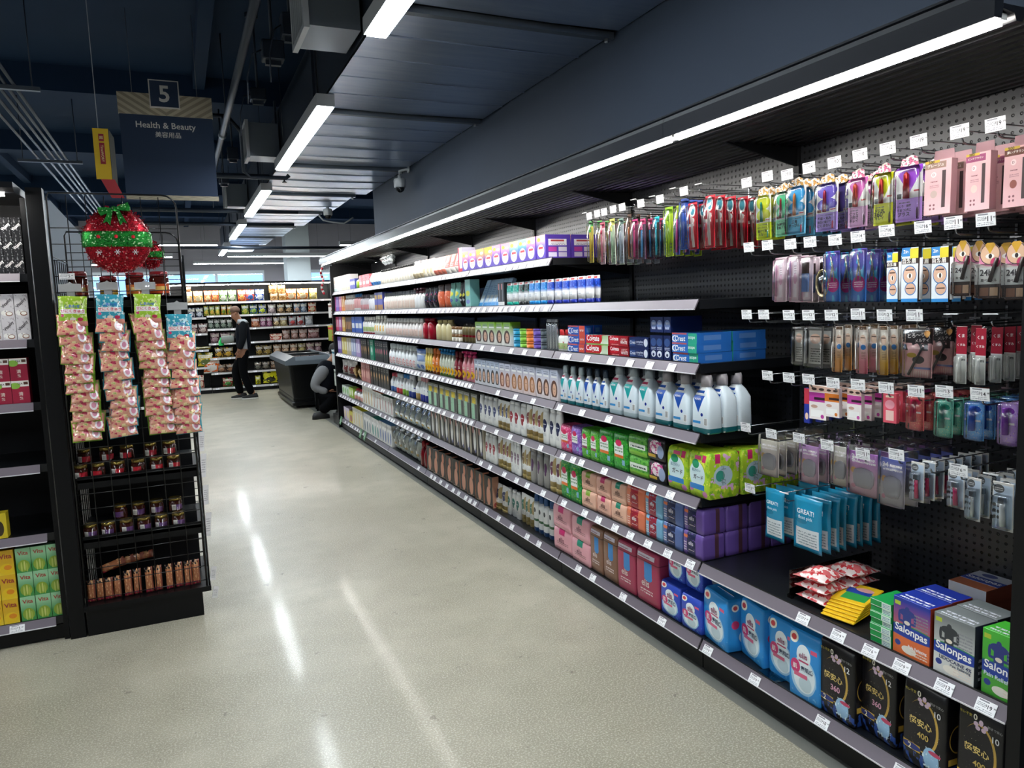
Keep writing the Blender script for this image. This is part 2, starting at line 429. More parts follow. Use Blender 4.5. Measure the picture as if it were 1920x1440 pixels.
FL = [-2.1, -.2, 1.75, 3.68, 5.69, 7.85, 9.75, 11.5, 13.4, 15.3, 17.2, 19.1]
DX0, DX1, DZ = 1.13, 2.352, 3.0
def duct_panel(L, s):
    # a sheet with a folded lip along the leading edge, bowed a little
    v = []; n = 5
    for j in (0, 1):
        for i in range(n):
            u = i/(n-1); v.append((u, j*L, -(.006+.004*s)*math.sin(math.pi*u)*(1 if j else .4)+(.010 if j == 0 else 0)))
    return v
for k in range(len(FL)-1):
    a, b = FL[k], FL[k+1]; x0 = DX0-.07; x1 = DX1 if b < 9.9 else DX1-.12*(k-5)
    t = thing('duct_section', 'galvanised ceiling duct section, %s along the run from the door end' % ORD[k], 'duct', (0, a, DZ))
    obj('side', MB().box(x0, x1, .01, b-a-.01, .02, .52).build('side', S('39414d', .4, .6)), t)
    np_ = 5 if b-a > 1.95 else 4 if b-a > 1.8 else 3
    for i in range(np_):
        L = (b-a-.06)/np_; y0 = .03+i*L; W = x1-x0
        rr = random.Random(k*9+i); tl = rr.uniform(-.006, .006); n = 7; vs = []
        for j, (yy, zz) in enumerate(((y0, .0), (y0+.002, -.007), (y0+.010, -.007), (y0+.012, .0), (y0+L, tl*.5))):
            for q in range(n):
                u = q/(n-1); vs.append((x0+u*W, yy, zz-.006*math.sin(math.pi*u)+.001*math.sin(9*u+k+i)))
        fs = [(j*n+q, (j+1)*n+q, (j+1)*n+q+1, j*n+q+1) for j in range(4) for q in range(n-1)]
        obj('panel', MB().add(vs, fs, 0, False).build('panel', STEEL), t)
    fl = MB().box(x0-.02, x1-.01, .0, .045, -.035, .0).box(x0-.02, x1-.01, .05, .07, -.02, .0)
    for xx in (x0+.02, x1-.05): fl.lathe([(-.055, .012), (-.035, .012)], 1, 8, xx, .02)
    obj('flange', fl.build('flange', [S('8d949c', .3, .9), S('c4c8cc', .3, .9)]), t)
    obj('hanger', MB().box(x0-.035, x0-.015, .0, .05, -.05, .6).build('hanger', S('3a4350', .4, .5)), t)
GRL = S('a9adb2', .4)
for i, (ya, yb) in enumerate(((4.19, 4.62), (7.75, 8.08), (11.4, 11.8))):
    t = thing('air_register', 'pale air register on the duct side, %s from the door end' % ORD[i], 'air vent', (.74, ya, 3.02))
    L = yb-ya
    obj('collar', MB().box(.02, .30, .02, L-.02, .02, .34).build('collar', S('77808b', .4, .4)), t)
    obj('frame', MB().box(-.01, .02, 0, L, 0, .03).box(-.01, .02, 0, L, .33, .36).box(-.01, .02, 0, .03, .03, .33).box(-.01, .02, L-.03, L, .03, .33).build('frame', GRL), t)
    fin = MB().box(-.006, .016, -.004, .004, .03, .33).build('fin', GRL)
    for q in range(6): obj('fin', fin, t, (0, .03+(q+.5)*(L-.06)/6, 0))

# ================================================================ ceiling services
PIPE = S('2c3543', .45, .3); PIPE2 = S('6a727c', .35, .7)
for i, x in enumerate((-1.0, -1.055, -1.11, -1.18, -1.27)):
    tag(obj('conduit', MB().tube([(x, 3.2, 3.3), (x, 14.5, 3.3)], .013, 0, 8).build('conduit', S('3f4753', .4, .3))),
        'thin steel conduit in the ceiling bundle, %s from the sprinkler pipe' % ORD[i], 'conduit', 'conduits bundled under the ceiling')
for i, (px, py) in enumerate(((75, 168), (155, 305))):
    x, y, z = on_z(px, py, 3.27)
    t = thing('strut_hanger', ['steel strut carrying the conduit bundle, above the wire rack', 'steel strut carrying the conduit bundle, behind the yellow banner'][i], 'strut', (x, y, 3.255))
    obj('channel', MB().box(-.62, 0, -.02, .02, 0, .03).build('channel', PIPE2), t)
    for xx in (-.05, -.57): obj('rod', MB().tube([(xx, 0, .03), (xx, 0, .93)], .005, 0, 6).build('rod', PIPE), t)
t = thing('sprinkler_pipe', 'dark sprinkler pipe running under the ceiling beside the duct', 'pipe', (.575, 3.5, 3.4))
obj('pipe', MB().tube([(0, 0, 0), (0, 7.1, 0)], .032, 0, 10).build('pipe', PIPE), t)
for y in (1.7, 4.4, 6.8): obj('hanger', MB().tube([(0, y, .03), (0, y, .8)], .006, 0, 6).lathe([(-.0, .04), (.03, .04)], 0, 10, 0, y).build('hanger', PIPE), t)
obj('coupling', MB().tube([(0, 5.0, 0), (0, 5.12, 0)], .042, 0, 10).build('coupling', PIPE2), t)
t = thing('branch_pipe', 'dark cross pipe with elbows below the duct between two lights', 'pipe', (0, 8.3, 2.93))
obj('pipe', MB().tube([(.15, 0, .6), (.62, 0, .6), (.74, 0, .45), (.74, 0, .05), (.80, 0, 0), (1.16, 0, 0), (1.19, 0, .03)], .022, 0, 8).build('pipe', PIPE), t)
obj('sprinkler_head', MB().lathe([(-.05, .024), (-.045, .024), (-.03, .008), (0, .012)], 0, 10, 1.14, 0).build('sprinkler_head', PIPE2), t)
def jbox(px, py, Y, w, h, label):
    x, y, z = on_y(px, py, Y); t = thing('junction_box', label, 'electrical box', (x, y, z))
    obj('box', MB().rbox(w, .12, h, .006).build('box', PIPE), t)
    obj('conduit', MB().tube([(0, 0, h), (0, 0, 4.2-z)], .011, 0, 6).build('conduit', PIPE), t)
    obj('bracket', MB().box(-w*.35, w*.35, -.02, .02, -.03, 0).build('bracket', PIPE), t)
    obj('cable', MB().tube([(-w*.4, 0, h*.6), (-w*.9, 0, h*.3), (-w*1.2, 0, -.12), (-w*1.25, 0, -.3)], .006, 0, 5).build('cable', PIPE), t)
jbox(512, 115, 5.6, .15, .13, 'dark electrical box hanging near the first register'); jbox(545, 72, 5.4, .12, .15, 'dark electrical box high beside the duct')
jbox(484, 190, 7.0, .13, .10, 'dark electrical box under the sprinkler pipe'); jbox(437, 300, 9.6, .12, .14, 'dark electrical box beyond the aisle sign')
jbox(420, 345, 10.4, .12, .12, 'dark electrical box low beyond the aisle sign')
for i, (px, py, Y, L) in enumerate(((410, 395, 11.5, 2.2), (395, 420, 13.0, 2.6), (500, 465, 14.5, 3.0), (440, 330, 8.9, 1.0))):
    x, y, z = on_y(px, py, Y)
    tag(obj('ceiling_pipe', MB().tube([(-L/2, 0, 0), (L/2, 0, 0)], .03, 0, 8).build('ceiling_pipe', PIPE), None, (x, y, z)),
        'dark pipe crossing under the ceiling, %s beyond the aisle sign' % ORD[i], 'pipe')
def cctv(x, y, z, label):
    t = thing('dome_camera', label, 'camera', (x, y, z))
    W = S('c4c6c8', .35)
    obj('housing', MB().lathe([(0, .045), (.005, .062), (.07, .066), (.09, .06), (.10, .02), (.13, .018)], 0, 16).build('housing', W), t)
    obj('dome', MB().lathe([(-.050, .006), (-.046, .022), (-.03, .042), (-.01, .050), (.0, .050)], 0, 16).build('dome', S('0e1013', .08)), t)
    obj('mount_arm', MB().tube([(0, 0, .12), (0, 0, .17), (.07, 0, .19), (.10, 0, .19)], .014, 0, 8).build('mount_arm', W), t)
    obj('wall_plate', MB().lathe([(0, .035), (.012, .035)], 0, 12).xf(Matrix.Translation((.095, 0, .19)) @ Matrix.Rotation(math.pi/2, 4, 'Y')).build('wall_plate', W), t)
x, y, z = on_x(750, 352, 2.24); cctv(x, y, z, 'white dome camera bracketed to the slate wall')
x, y, z = on_y(615, 404, 11.0); cctv(x, y, z, 'white dome camera hanging beyond the slate wall')
cab = [on_y(px, py, 11.0) for px, py in ((598, 404), (606, 413), (625, 417), (645, 419), (655, 413), (662, 408))]
tag(obj('camera_cable', MB().tube(cab, .012, 0, 6).build('camera_cable', S('9a9da0', .5))), 'pale loose cable sagging below the far dome camera', 'cable')

# ================================================================ aisle sign
def chevron():
    m = bpy.data.materials.new('chevron_print'); t = NT(m); _, u, v = t.uv()
    a = t.math('ABSOLUTE', t.math('SUBTRACT', u, .5))
    s = t.math('FRACT', t.math('MULTIPLY', t.math('SUBTRACT', v, t.math('MULTIPLY', a, 2.6)), 3.2))
    t.link(t.mix(t.math('GREATER_THAN', s, .5), C('8f8674'), C('b3a992')), t.bsdf.inputs['Base Color'])
    t.bsdf.inputs['Roughness'].default_value = .6; return m
CHEV = chevron(); SIGNB = S('1d2f49', .6); SIGNW = S('c9c6c0', .6)
t = thing('aisle_sign', 'navy hanging aisle sign with a big five and chevron band', 'sign', (0, 7.5, 0))
obj('panel', MB().box(-.335, .425, 0, .012, 2.60, 3.32).build('panel', SIGNB), t)
obj('chevron_band', MB().box(-.341, .43, -.012, .022, 3.30, 3.484).build('chevron_band', CHEV), t)
obj('chevron_strip', MB().box(-.335, .43, -.012, .022, 2.562, 2.60).build('chevron_strip', CHEV), t)
n5 = obj('number_plate', MB().box(-.085, .162, -.03, -.012, 3.362, 3.603).build('number_plate', S('c9c6c0', .6)), t)
obj('plate_face', MB().box(-.075, .152, -.033, -.0301, 3.372, 3.593).build('plate_face', SIGNB), n5)
obj('numeral', MB().text('5', .038, 3.483, .085, -.0345, 0, bold=.05, res=3).build('numeral', SIGNW), n5)
obj('lettering', MB().text('Health & Beauty', .035, 3.207, .49, -.002, 0, bold=.012, res=2).build('lettering', SIGNW), t)
obj('lettering', MB().text('美容用品', .045, 3.135, .21, -.002, 0, bold=.01, res=2).build('lettering', SIGNW), t)
for xx in (-.22, .31): obj('hanging_wire', MB().tube([(xx, .005, 3.484), (xx, .005, 4.2)], .003, 0, 5).build('hanging_wire', S('565b63', .4)), t)
# yellow banner over the rack
bx, by, bz = on_y(196, 336, 5.2)
t = thing('hanging_banner', 'yellow hanging box banner with red tail above the wire rack', 'sign', (bx, by, bz))
YB = S('d9b21c', .5); RB = S('b23138', .5)
obj('banner', MB().box(-.042, .042, 0, .004, 0, .30).build('banner', YB), t)
obj('banner_side', MB().prism([(.042, 0), (.044, 0), (.058, .25), (.056, .25)], 0, .30, 'z').build('banner_side', S('2b2a22', .8, spec=.1)), t)
obj('red_patch', MB().box(-.012, .016, -.002, 0, .225, .268).box(-.012, .016, -.002, 0, .09, .215).build('red_patch', S('9d2331', .5)), t)
obj('lettering', MB().text('TimeWORY', .002, .152, .10, -.003, 0, rot=-math.pi/2, bold=.01).text('超', .002, .246, .02, -.003, 0).build('lettering', S('e8d7a0', .5)), t)
obj('tail', MB().prism([(-.02, 0), (.055, 0), (.10, -.11), (.03, -.11)], 0, .004, 'y').build('tail', RB), t)
obj('hanging_wire', MB().tube([(-.01, 0, .30), (-.012, 0, 4.2-bz)], .0025, 0, 5).build('hanging_wire', S('8a8f96', .4)), t)

# ================================================================ the long wall gondola
XF, XR, XPEG, GY0, BAY, NB = 1.842, 1.817, 2.335, 1.10, 1.2155, 7
RB_Z = {1: 1.710, 2: 1.4645, 3: 1.214, 4: .938, 5: .6775, 6: .418, 7: .098}
DECK = {r: z+.037 for r, z in RB_Z.items()}
BY = [GY0+BAY*k for k in range(NB+1)]
BLACK = P('black_powder_coat', '090a0d', (), .40, spec=.25); BLACK2 = P('black_sheet', '0c0d11', (), .5, spec=.25)
def peg_mat():
    m = bpy.data.materials.new('pegboard'); t = NT(m); co = t.objco(); sp = t.node('ShaderNodeSeparateXYZ'); t.link(co, sp.inputs[0])
    f = [t.math('SUBTRACT', t.math('FRACT', t.math('DIVIDE', sp.outputs[i], .0254)), .5) for i in (1, 2)]
    d = t.math('SQRT', t.math('ADD', t.math('MULTIPLY', f[0], f[0]), t.math('MULTIPLY', f[1], f[1])))
    hole = t.math('LESS_THAN', d, .14)
    t.link(t.mix(hole, C('222429'), C('030303')), t.bsdf.inputs['Base Color'])
    t.bsdf.inputs['Roughness'].default_value = .34; t.bsdf.inputs['Specular IOR Level'].default_value = .7
    mr = t.node('ShaderNodeMapRange'); t.link(d, mr.inputs[0]); mr.inputs[1].default_value = .10; mr.inputs[2].default_value = .20
    bp = t.node('ShaderNodeBump'); bp.inputs['Strength'].default_value = 1.0; bp.inputs['Distance'].default_value = .010
    t.link(mr.outputs[0], bp.inputs['Height']); t.link(bp.outputs[0], t.bsdf.inputs['Normal']); return m
PEG = peg_mat()
BAYN = ['cosmetics bay', 'toothbrush bay', 'toothpaste tube bay', 'face box bay', 'sunflower bottle bay', 'white bottle bay', 'pastel box bay']
_bk = MB().box(XPEG, XPEG+.02, .004, BAY-.004, .10, 2.10).build('back_panel', PEG)
_up = MB().box(XPEG-.012, XPEG+.02, -.014, .014, .02, 2.13).build('upright', BLACK)
_kk = MB().box(XR+.02, XPEG, .003, BAY-.003, .012, .092).build('kick_plate', P('kick_plate', '0a0b0d', (), .45, spec=.25))
corr = [(1.70, 2.118)]
n = 13
for i in range(n):
    x = 1.745+i*(XPEG-1.745)/n; s = (XPEG-1.745)/n
    corr += [(x, 2.112), (x+s*.18, 2.096), (x+s*.62, 2.096), (x+s*.8, 2.112)]
corr += [(XPEG, 2.118), (XPEG, 2.128), (1.70, 2.128)]
_cp = MB().prism(corr, .002, BAY-.002).build('canopy_panel', P('canopy_black', '14151a', (), .28))
_fs = MB().prism([(1.675, 2.095), (1.70, 2.095), (1.705, 2.12), (1.705, 2.165), (1.682, 2.165), (1.675, 2.15)], .001, BAY-.001).box(1.684, 1.703, .001, BAY-.001, 2.172, 2.178).build('fascia', P('canopy_fascia', '1b1d22', (), .22))
_ls = MB().box(1.706, 1.736, .012, BAY-.012, 2.098, 2.112).build('strip_body', S('c9c9c6', .4))
_ld = MB().box(1.710, 1.732, .02, BAY-.02, 2.088, 2.098).build('light_strip', EMIT('led_strip', LED_C, LED_E))
_gs = MB().prism([(XPEG, 2.10), (XPEG, 2.02), (1.95, 2.098)], -.006, .006).build('bracket', BLACK)
for k in range(NB):
    t = thing('gondola_bay', 'black wall gondola frame and canopy of the %s' % BAYN[k], 'shelving', (0, BY[k], 0))
    obj('back_panel', _bk, t); obj('upright', _up, t); obj('kick_plate', _kk, t)
    obj('canopy_panel', _cp, t); obj('canopy_fascia', _fs, t); s = obj('strip_body', _ls, t); obj('light_strip', _ld, s)
    obj('bracket', _gs, t)
    if k == NB-1: obj('upright', _up, t, (0, BAY, 0)); obj('bracket', _gs, t, (0, BAY, 0))
for y0, lab in ((GY0-.034, 'black end panel beside the cosmetics pegboard'), (BY[NB]+.004, 'black end panel closing the end bay of pastel boxes')):
    far = y0 > 5
    t = thing('gondola_end', lab, 'panel', (0, y0, 0))
    obj('sheet', MB().box(1.835, XPEG+.02, 0, .03, .0, 2.16).build('sheet', BLACK2), t)
    obj('edge_post', MB().box(1.805, 1.835, -.002, .032, .0, 2.0 if not far else 2.08).build('edge_post', BLACK), t)
# shelves
RAILG = P('rail_insert', '6f6770', (), .38); LIP = S('d8d6da', .4)
def deck_mat():
    m = bpy.data.materials.new('shelf_deck'); t = NT(m); co = t.objco(); sp = t.node('ShaderNodeSeparateXYZ'); t.link(co, sp.inputs[0])
    f = [t.math('SUBTRACT', t.math('FRACT', t.math('DIVIDE', sp.outputs[i], .05)), .5) for i in (0, 1)]
    d = t.math('MAXIMUM', t.math('ABSOLUTE', f[0]), t.math('MULTIPLY', t.math('ABSOLUTE', f[1]), 2.0))
    t.link(t.mix(t.math('LESS_THAN', d, .12), C('15171b'), C('020202')), t.bsdf.inputs['Base Color'])
    t.bsdf.inputs['Roughness'].default_value = .33; return m
DECKM = deck_mat()
_dk = MB().prism([(XR+.022, .0), (XPEG, .0), (XPEG, .037), (XR+.022, .037)], .003, BAY-.003).box(XR+.018, XR+.022, .003, BAY-.003, .030, .042).build('deck', DECKM)
_rl = MB().prism([(XR-.004, .001), (XR+.001, .0), (XR+.022, .036), (XR+.017, .038)], .006, BAY-.006, m=0).box(XR-.006, XR+.0, .006, BAY-.006, -.002, .002, 1).build('price_rail', [RAILG, LIP])
_br = MB().prism([(XR+.05, .0), (XPEG-.002, .0), (XPEG-.002, -.055), (XPEG-.05, -.055)], -.002, .002).build('bracket', BLACK)
TAGW, TAGH = .052, .034
TAGM = P('price_tag_print', 'f2f2f4', (('r', .12, .62, .84, .95, '8a8a92'), ('t', .06, .5, .45, .78, 3, '777780'), ('t', .06, .9, .10, .36, 2, '9a9aa2')), .5)
INK = S('26262c', .5)
_TAGS = {}
def tag_mesh(price=None, w=TAGW, h=TAGH):
    k = (price, w, h)
    if k not in _TAGS:
        b = MB().box(-w/2, w/2, -.0006, .0006, 0, h)
        if price: b.text('$', w*.02, h*.62, w*.06, -.0009, 1, bold=.01).text(price[:-2], w*(.10+.05*len(price[:-2])), h*.55, w*.11*len(price[:-2]), -.0009, 1, bold=.015).text(price[-2:], w*(.24+.10*(len(price)-2)), h*.62, w*.12, -.0009, 1, bold=.01)
        _TAGS[k] = b.build('price_tag', [TAGM, INK])
    return _TAGS[k]
ROWN = {1: 'topmost shelf', 2: 'second shelf from the top', 3: 'third shelf from the top', 4: 'fourth shelf from the top', 5: 'third shelf up from the floor', 6: 'second shelf up from the floor', 7: 'bottom shelf'}
RT_TILT = math.atan2(.021, .036)
TAGPX = {3: [1057, 1067, 1102, 1147, 1183, 1220, 1261, 860, 880, 905, 925, 960, 985, 1010], 4: [935, 968, 1001, 1051, 1093, 1143, 1221],
 5: [909, 932, 958, 984, 1015, 1057, 1076, 1092, 1135, 1183, 1224, 1259], 6: [805, 903, 920, 947, 970, 990, 1020, 1059, 1098, 1124, 1155, 1184, 1217, 1254, 1296, 1508, 1574, 1634, 1693, 1773, 1851],
 7: [683, 705, 786, 798, 913, 936, 961, 990, 1012, 1051, 1086, 1113, 1170, 1243, 1329, 1417, 1544, 1693]}
PRICE = {1508: '799', 1574: '999', 1634: '699', 1693: '999', 1773: '1399', 1851: '1999', 1544: '1099', 1417: '999', 1329: '899', 1243: '899', 1296: '899', 1254: '799'}
for r in range(1, 8):
    for k in range(NB):
        if (k == 0 and r < 6) or (k == 1 and r == 1): continue
        t = thing('gondola_shelf', 'black gondola shelf, %s in the %s' % (ROWN[r], BAYN[k]), 'shelf', (0, BY[k], RB_Z[r]))
        obj('deck', _dk, t); obj('price_rail', _rl, t)
        if r < 7:
            for yy in (.012, BAY-.012): obj('bracket', _br, t, (0, yy, 0))
        ys = []
        for px in TAGPX.get(r, []):
            y = y_at(px, XR+.008, RB_Z[r]+.018)-BY[k]
            if .035 < y < BAY-.035: ys.append((y, PRICE.get(px)))
        if not ys and k > 1:
            rr = random.Random(r*31+k); y = .06
            while y < BAY-.05: ys.append((y, None)); y += rr.choice((.078, .09, .12, .15, .19) if r > 4 else (.074, .082, .095, .11))
        for y, p in ys:
            obj('price_tag', tag_mesh(p), t, (XR-.0065, y, .001), rot=(-RT_TILT, 0, -math.pi/2))
# ================================================================ products: makers return f(w, h) -> (parts, depth)
def put_texts(b, texts, w, h, y, mats, x=None, d=0):
    for tx in texts:
        body, cu, cv, wu, col = tx[:5]; o = tx[5] if len(tx) > 5 else {}
        m = S(col, .45)
        if m not in mats: mats.append(m)
        if o.get('side'): b.text(body, (cu-.5)*d, cv*h, wu*d, x+.0006, mats.index(m), bold=o.get('bold', .015), rot=o.get('rot', 0), face='r', h=(o['th']*h if 'th' in o else None))
        else: b.text(body, (cu-.5)*w, cv*h, wu*w, y-.0006, mats.index(m), bold=o.get('bold', .015), rot=o.get('rot', 0), shear=o.get('shear', 0), h=(o['th']*h if 'th' in o else None))
def carton(mat, d, texts=(), r=.0):
    def f(w, h):
        b = MB(); mats = [mat]
        if r: b.rbox(w, d, h, r)
        else: b.cbox(w, d, h)
        put_texts(b, texts, w, h, -d/2, mats, w/2, d)
        return [('carton', b.build('carton', mats, dims=((-w/2, -d/2, 0), (w/2, d/2, h))))], d
    return f
def softpack(mat, d, texts=(), r=.012, bulge=.05, flap=None, seed=1, tilt=0.0):
    """plastic-wrapped pack: rounded, slightly swollen, top film folded in; flap adds a lifted seam on top."""
    def f(w, h):
        b = MB(); mats = [mat]; rr = random.Random(seed); D = d
        rg = [(0, w*.94, D*.9, r*.7), (h*.03, w, D*.97, r)]
        for q in (.2, .4, .6, .8): rg.append((h*q, w*(1+bulge*.3*rr.uniform(.4, 1)), D*(1+bulge*rr.uniform(.5, 1)), r*1.2, rr.uniform(-.004, .004)*w, 0))
        rg += [(h*.95, w*.99, D*.95, r), (h, w*.93, D*.82, r*.6)]
        b.loft(rg, 0, 16, True)
        yf = -D*(1+bulge)/2-.0008
        put_texts(b, texts, w, h, yf, mats, w*(1+bulge*.3)/2+.001, D)
        parts = [('wrapper', b.build('wrapper', mats, dims=((-w/2, -D/2, 0), (w/2, D/2, h))))]
        if flap:
            fm = MB().prism([(-w*.40, 0), (w*.40, 0), (w*.30, .018), (-w*.34, .012)], -D*.08, -D*.08+.0015, 'y').xf(Matrix.Translation((0, 0, h-.002)) @ Matrix.Rotation(.7, 4, 'X'))
            parts.append(('top_seam', fm.build('top_seam', S(flap, .3))))
        return parts, D
    return f
def bottle(mat, cap, d=.6, sh=.70, neck=.34, caph=.18, style='oval', caplab=None, texts=(), taper=1.0, base=None, trans=None):
    """oval bottle: base, shoulder, neck and a separate cap; style 'pump' adds a pump head, 'flip' a wide flip cap."""
    def f(w, h):
        D = w*d if d < 1.5 else w; b = MB(); mats = [mat]; hb = h*(1-caph); r = min(w, D)*.48
        if style == 'flip':
            rg = [(0, w*.86, D*.86, r), (hb*.03, w*.95, D, r), (hb*.5, w, D, r), (hb*.85, w*.9*taper, D*.85, r), (hb, w*.72*taper, D*.72, r)]
        elif style == 'stand':     # stands on its cap, crimped top
            rg = [(h*caph, w*.74, D*.9, r), (h*.4, w*.90, D*.8, r), (h*.75, w, D*.45, D*.2), (h*.97, w, D*.08, D*.03), (h, w, D*.06, D*.02)]
        else:
            rg = [(0, w*.9, D*.9, r), (hb*.03, w, D, r), (hb*sh, w*taper, D*taper, r), (hb*(sh+.14), w*.82*taper, D*.85, r), (hb*.93, w*neck*1.2, w*neck*1.2, w), (hb, w*neck, w*neck, w)]
        b.loft(rg, 0, 16)
        put_texts(b, texts, w, h, -D/2, mats)
        parts = [('body', b.build('body', mats, 'planar'))]
        c = MB()
        if style == 'stand': c.loft([(0, w*.76, D*.95, r), (h*caph*.9, w*.76, D*.95, r), (h*caph, w*.72, D*.9, r)], 0, 16)
        elif style == 'flip': c.loft([(hb, w*.74*taper, D*.74, r), (h*.985, w*.68*taper, D*.68, r), (h, w*.60*taper, D*.6, r)], 0, 16)
        elif style == 'pump':
            c.lathe([(hb, w*neck*.62), (hb+h*caph*.45, w*neck*.62), (hb+h*caph*.5, w*neck*.3), (h*.93, w*neck*.25)], 0, 12)
            c.box(-w*.13, w*.13, -w*.42, w*.14, h*.93, h)
        else: c.lathe([(hb*.985, w*neck*.64), (hb+h*caph*.9, w*neck*.62), (h, w*neck*.54)], 0, 14)
        cm = c.build('cap', S(cap, .3) if isinstance(cap, str) else cap)
        parts.append(('cap', cm))
        return parts, D
    return f
def pouch(mat, d=.04, top=None, texts=(), seed=1, wr=.08):
    def f(w, h):
        b = MB(); mats = [mat]; b.pillow(w, h, d, 0, .05, 8, 10, seed, wr, belly=.7)
        put_texts(b, texts, w, h, -d*.62, mats)
        parts = [('pouch', b.build('pouch', mats, 'planar'))]
        if top: parts.append(('spout', MB().lathe([(h*.97, w*.12), (h*1.05, w*.12), (h*1.07, w*.08)], 0, 10).build('spout', S(top, .35))))
        return parts, d
    return f
def bag(mat, d=.05, seed=1, wr=.15, texts=(), seal=.07):
    def f(w, h):
        b = MB(); mats = [mat]; b.pillow(w, h, d, 0, seal, 8, 10, seed, wr)
        put_texts(b, texts, w, h, -d*.58, mats)
        return [('bag', b.build('bag', mats, 'planar'))], d
    return f
def clearbag(inner, d=.05, seed=1):
    """clear bag with a paler bulk inside and a gathered neck."""
    def f(w, h):
        a = MB().pillow(w*.84, h*.66, d*.8, 0, .04, 8, 8, seed, .16, z=h*.02, belly=.3).build('contents', inner, 'planar')
        c = MB().pillow(w, h, d, 0, .10, 8, 10, seed+5, .22).build('film', CLEAR('bag_film', 'f4f8f8', .18, .12, .10))
        return [('contents', a), ('film', c)], d
    return f
def jarstack(cols, n, d=1.0):
    def f(w, h):
        parts = []
        for i in range(n):
            z = i*h/n; q = h/n
            parts.append(('tub', MB().lathe([(z, w*.46), (z+q*.1, w*.5), (z+q*.60, w*.5)], 0, 16).build('tub', S(cols[0], .35))))
            parts.append(('lid', MB().lathe([(z+q*.60, w*.5), (z+q*.9, w*.5), (z+q*.985, w*.44)], 0, 16).build('lid', S(cols[1], .35))))
        return parts, w
    return f
USED = {}
def run(row, px0, px1, n, mk, top, name, label, cat, stack=1, deep=1, gap=.95, jit=.03, xo=0.0, lean=0.0, z0=None, rzf=0.0, dj=.006):
    """a row of n alike goods whose fronts span px0..px1 on a shelf; top = (px, py) of the goods' upper edge or a height in metres."""
    if name.endswith('bottle') and gap > .9: gap = .87
    z = DECK[row] if z0 is None else z0; X = XF+xo
    ya, yb = y_at(px0, X, z), y_at(px1, X, z)
    H = top if isinstance(top, float) else on_x(top[0], top[1], X)[2]-z
    if z0 is None and not (row == 6 and px0 > 1318): H = min(H, (RB_Z[row-1] if row > 1 else 2.08)-z-.006)
    pit = (ya-yb)/n; w = pit*gap; parts, d = mk(w, H/stack)
    grp = ' '.join(label.split()[:9]) + ' set' if n*stack*deep > 1 else None
    rr = random.Random(int(px0*7+row))
    for i in range(n):
        for s in range(stack):
            for k in range(deep):
                x = X+d/2+k*d*1.04+rr.uniform(0, dj)+lean*H*.5
                place(name, parts, words(label, '' if n < 2 else '%s from cosmetics end' % ORD[n-1-i], tier(s, stack), '' if deep < 2 else 'front one' if k == 0 else '%s behind front' % ORD[k-1] if deep > 2 else 'behind the front one'), cat, (x, ya-pit*(i+.5), z+s*H/stack+(.001 if s else 0)), 0, grp,
                      rot=(-lean, 0, -math.pi/2+rzf+rr.uniform(-jit, jit)))
# ---- print designs -------------------------------------------------------
WH = 'f1f0ee'
def pale(key, a, b2, c2): return P(key, a, (('r', .0, 1, .0, .22, b2), ('r', .15, .85, .55, .8, c2), ('t', .15, .85, .28, .5, 4, '9a9a9a')), .45)
def facebox(key, top, hair, skin='e3b79a', body='e9e7e4', band=None):
    sh = [('g', .35, .9, top), ('e', .5, .36, .42, .30, hair), ('e', .52, .36, .24, .20, skin), ('r', .2, .8, .0, .12, body), ('r', .12, .88, .74, .80, 'f4f4f4'), ('t', .15, .85, .82, .95, 2, '5d6a80'),
          ('e', .44, .385, .035, .015, '3a2a26'), ('e', .60, .385, .035, .015, '3a2a26'), ('e', .52, .27, .05, .014, 'b85f5c')]
    return P(key, body, sh, .4)
R1L, R2L, R3L, R4L, R5L, R6L, R7L = ['on topmost shelf', 'on second shelf down', 'on third shelf down', 'on fourth shelf down', 'on fifth shelf down', 'on sixth shelf down', 'on bottom shelf']
# ---- row 1 ---------------------------------------------------------------
run(1, 623, 640, 5, carton(pale('pastel_a', 'e9e6e0', 'c7d8d2', 'd8c9b8'), .10), (632, 519), 'hair_treatment_box', 'white and sage thin box '+R1L, 'box')
run(1, 640, 656, 4, carton(pale('pastel_b', 'efeadf', 'd9cfae', 'b8d4cc'), .10), (648, 515), 'hair_treatment_box', 'cream thin box with green panel '+R1L, 'box')
run(1, 656, 666, 3, carton(P('blue_violet_box', '4347a5', (('e', .5, .6, .4, .2, 'e6e3f0'),)), .10), (660, 523), 'wipes_box', 'violet blue narrow box '+R1L, 'box')
run(1, 666, 673, 1, bottle(S('9ccc32', .4), '15171a', .7), (670, 518), 'shower_bottle', 'lime bottle with a black cap '+R1L, 'bottle')
run(1, 673, 692, 3, carton(P('coral_box', 'dd6b74', (('r', .1, .9, .25, .5, 'f3dcdc'), ('s', 9, .6, 'f0a9ad'))), .10), (682, 515), 'face_mask_box', 'coral pink box with pale band '+R1L, 'box')
run(1, 693, 711, 4, bag(P('blue_white_bag', 'e9f0f6', (('r', 0, 1, 0, .3, '2f8be0'), ('s', 6, .62, '9cc7ee'))), .06), (702, 511), 'cotton_bag', 'white bag with bright blue bottom '+R1L, 'bag')
run(1, 713, 728, 3, clearbag(S('dfe5ea', .5), .09, 5), .12, 'shower_cap_bag', 'clear bag of blue and white puffs lying on bottles', 'bag', z0=DECK[1]+.205, xo=.09)
run(1, 712, 772, 13, bottle(P('cream_label_bottle', 'f0ede4', (('r', .1, .9, .1, .7, 'e6dfd0'), ('t', .2, .8, .25, .6, 5, 'b9ae98'))), '1a1b1e', .75, .80, .4, .14), (740, 500), 'body_wash_bottle', 'cream bottle with black cap '+R1L, 'bottle')
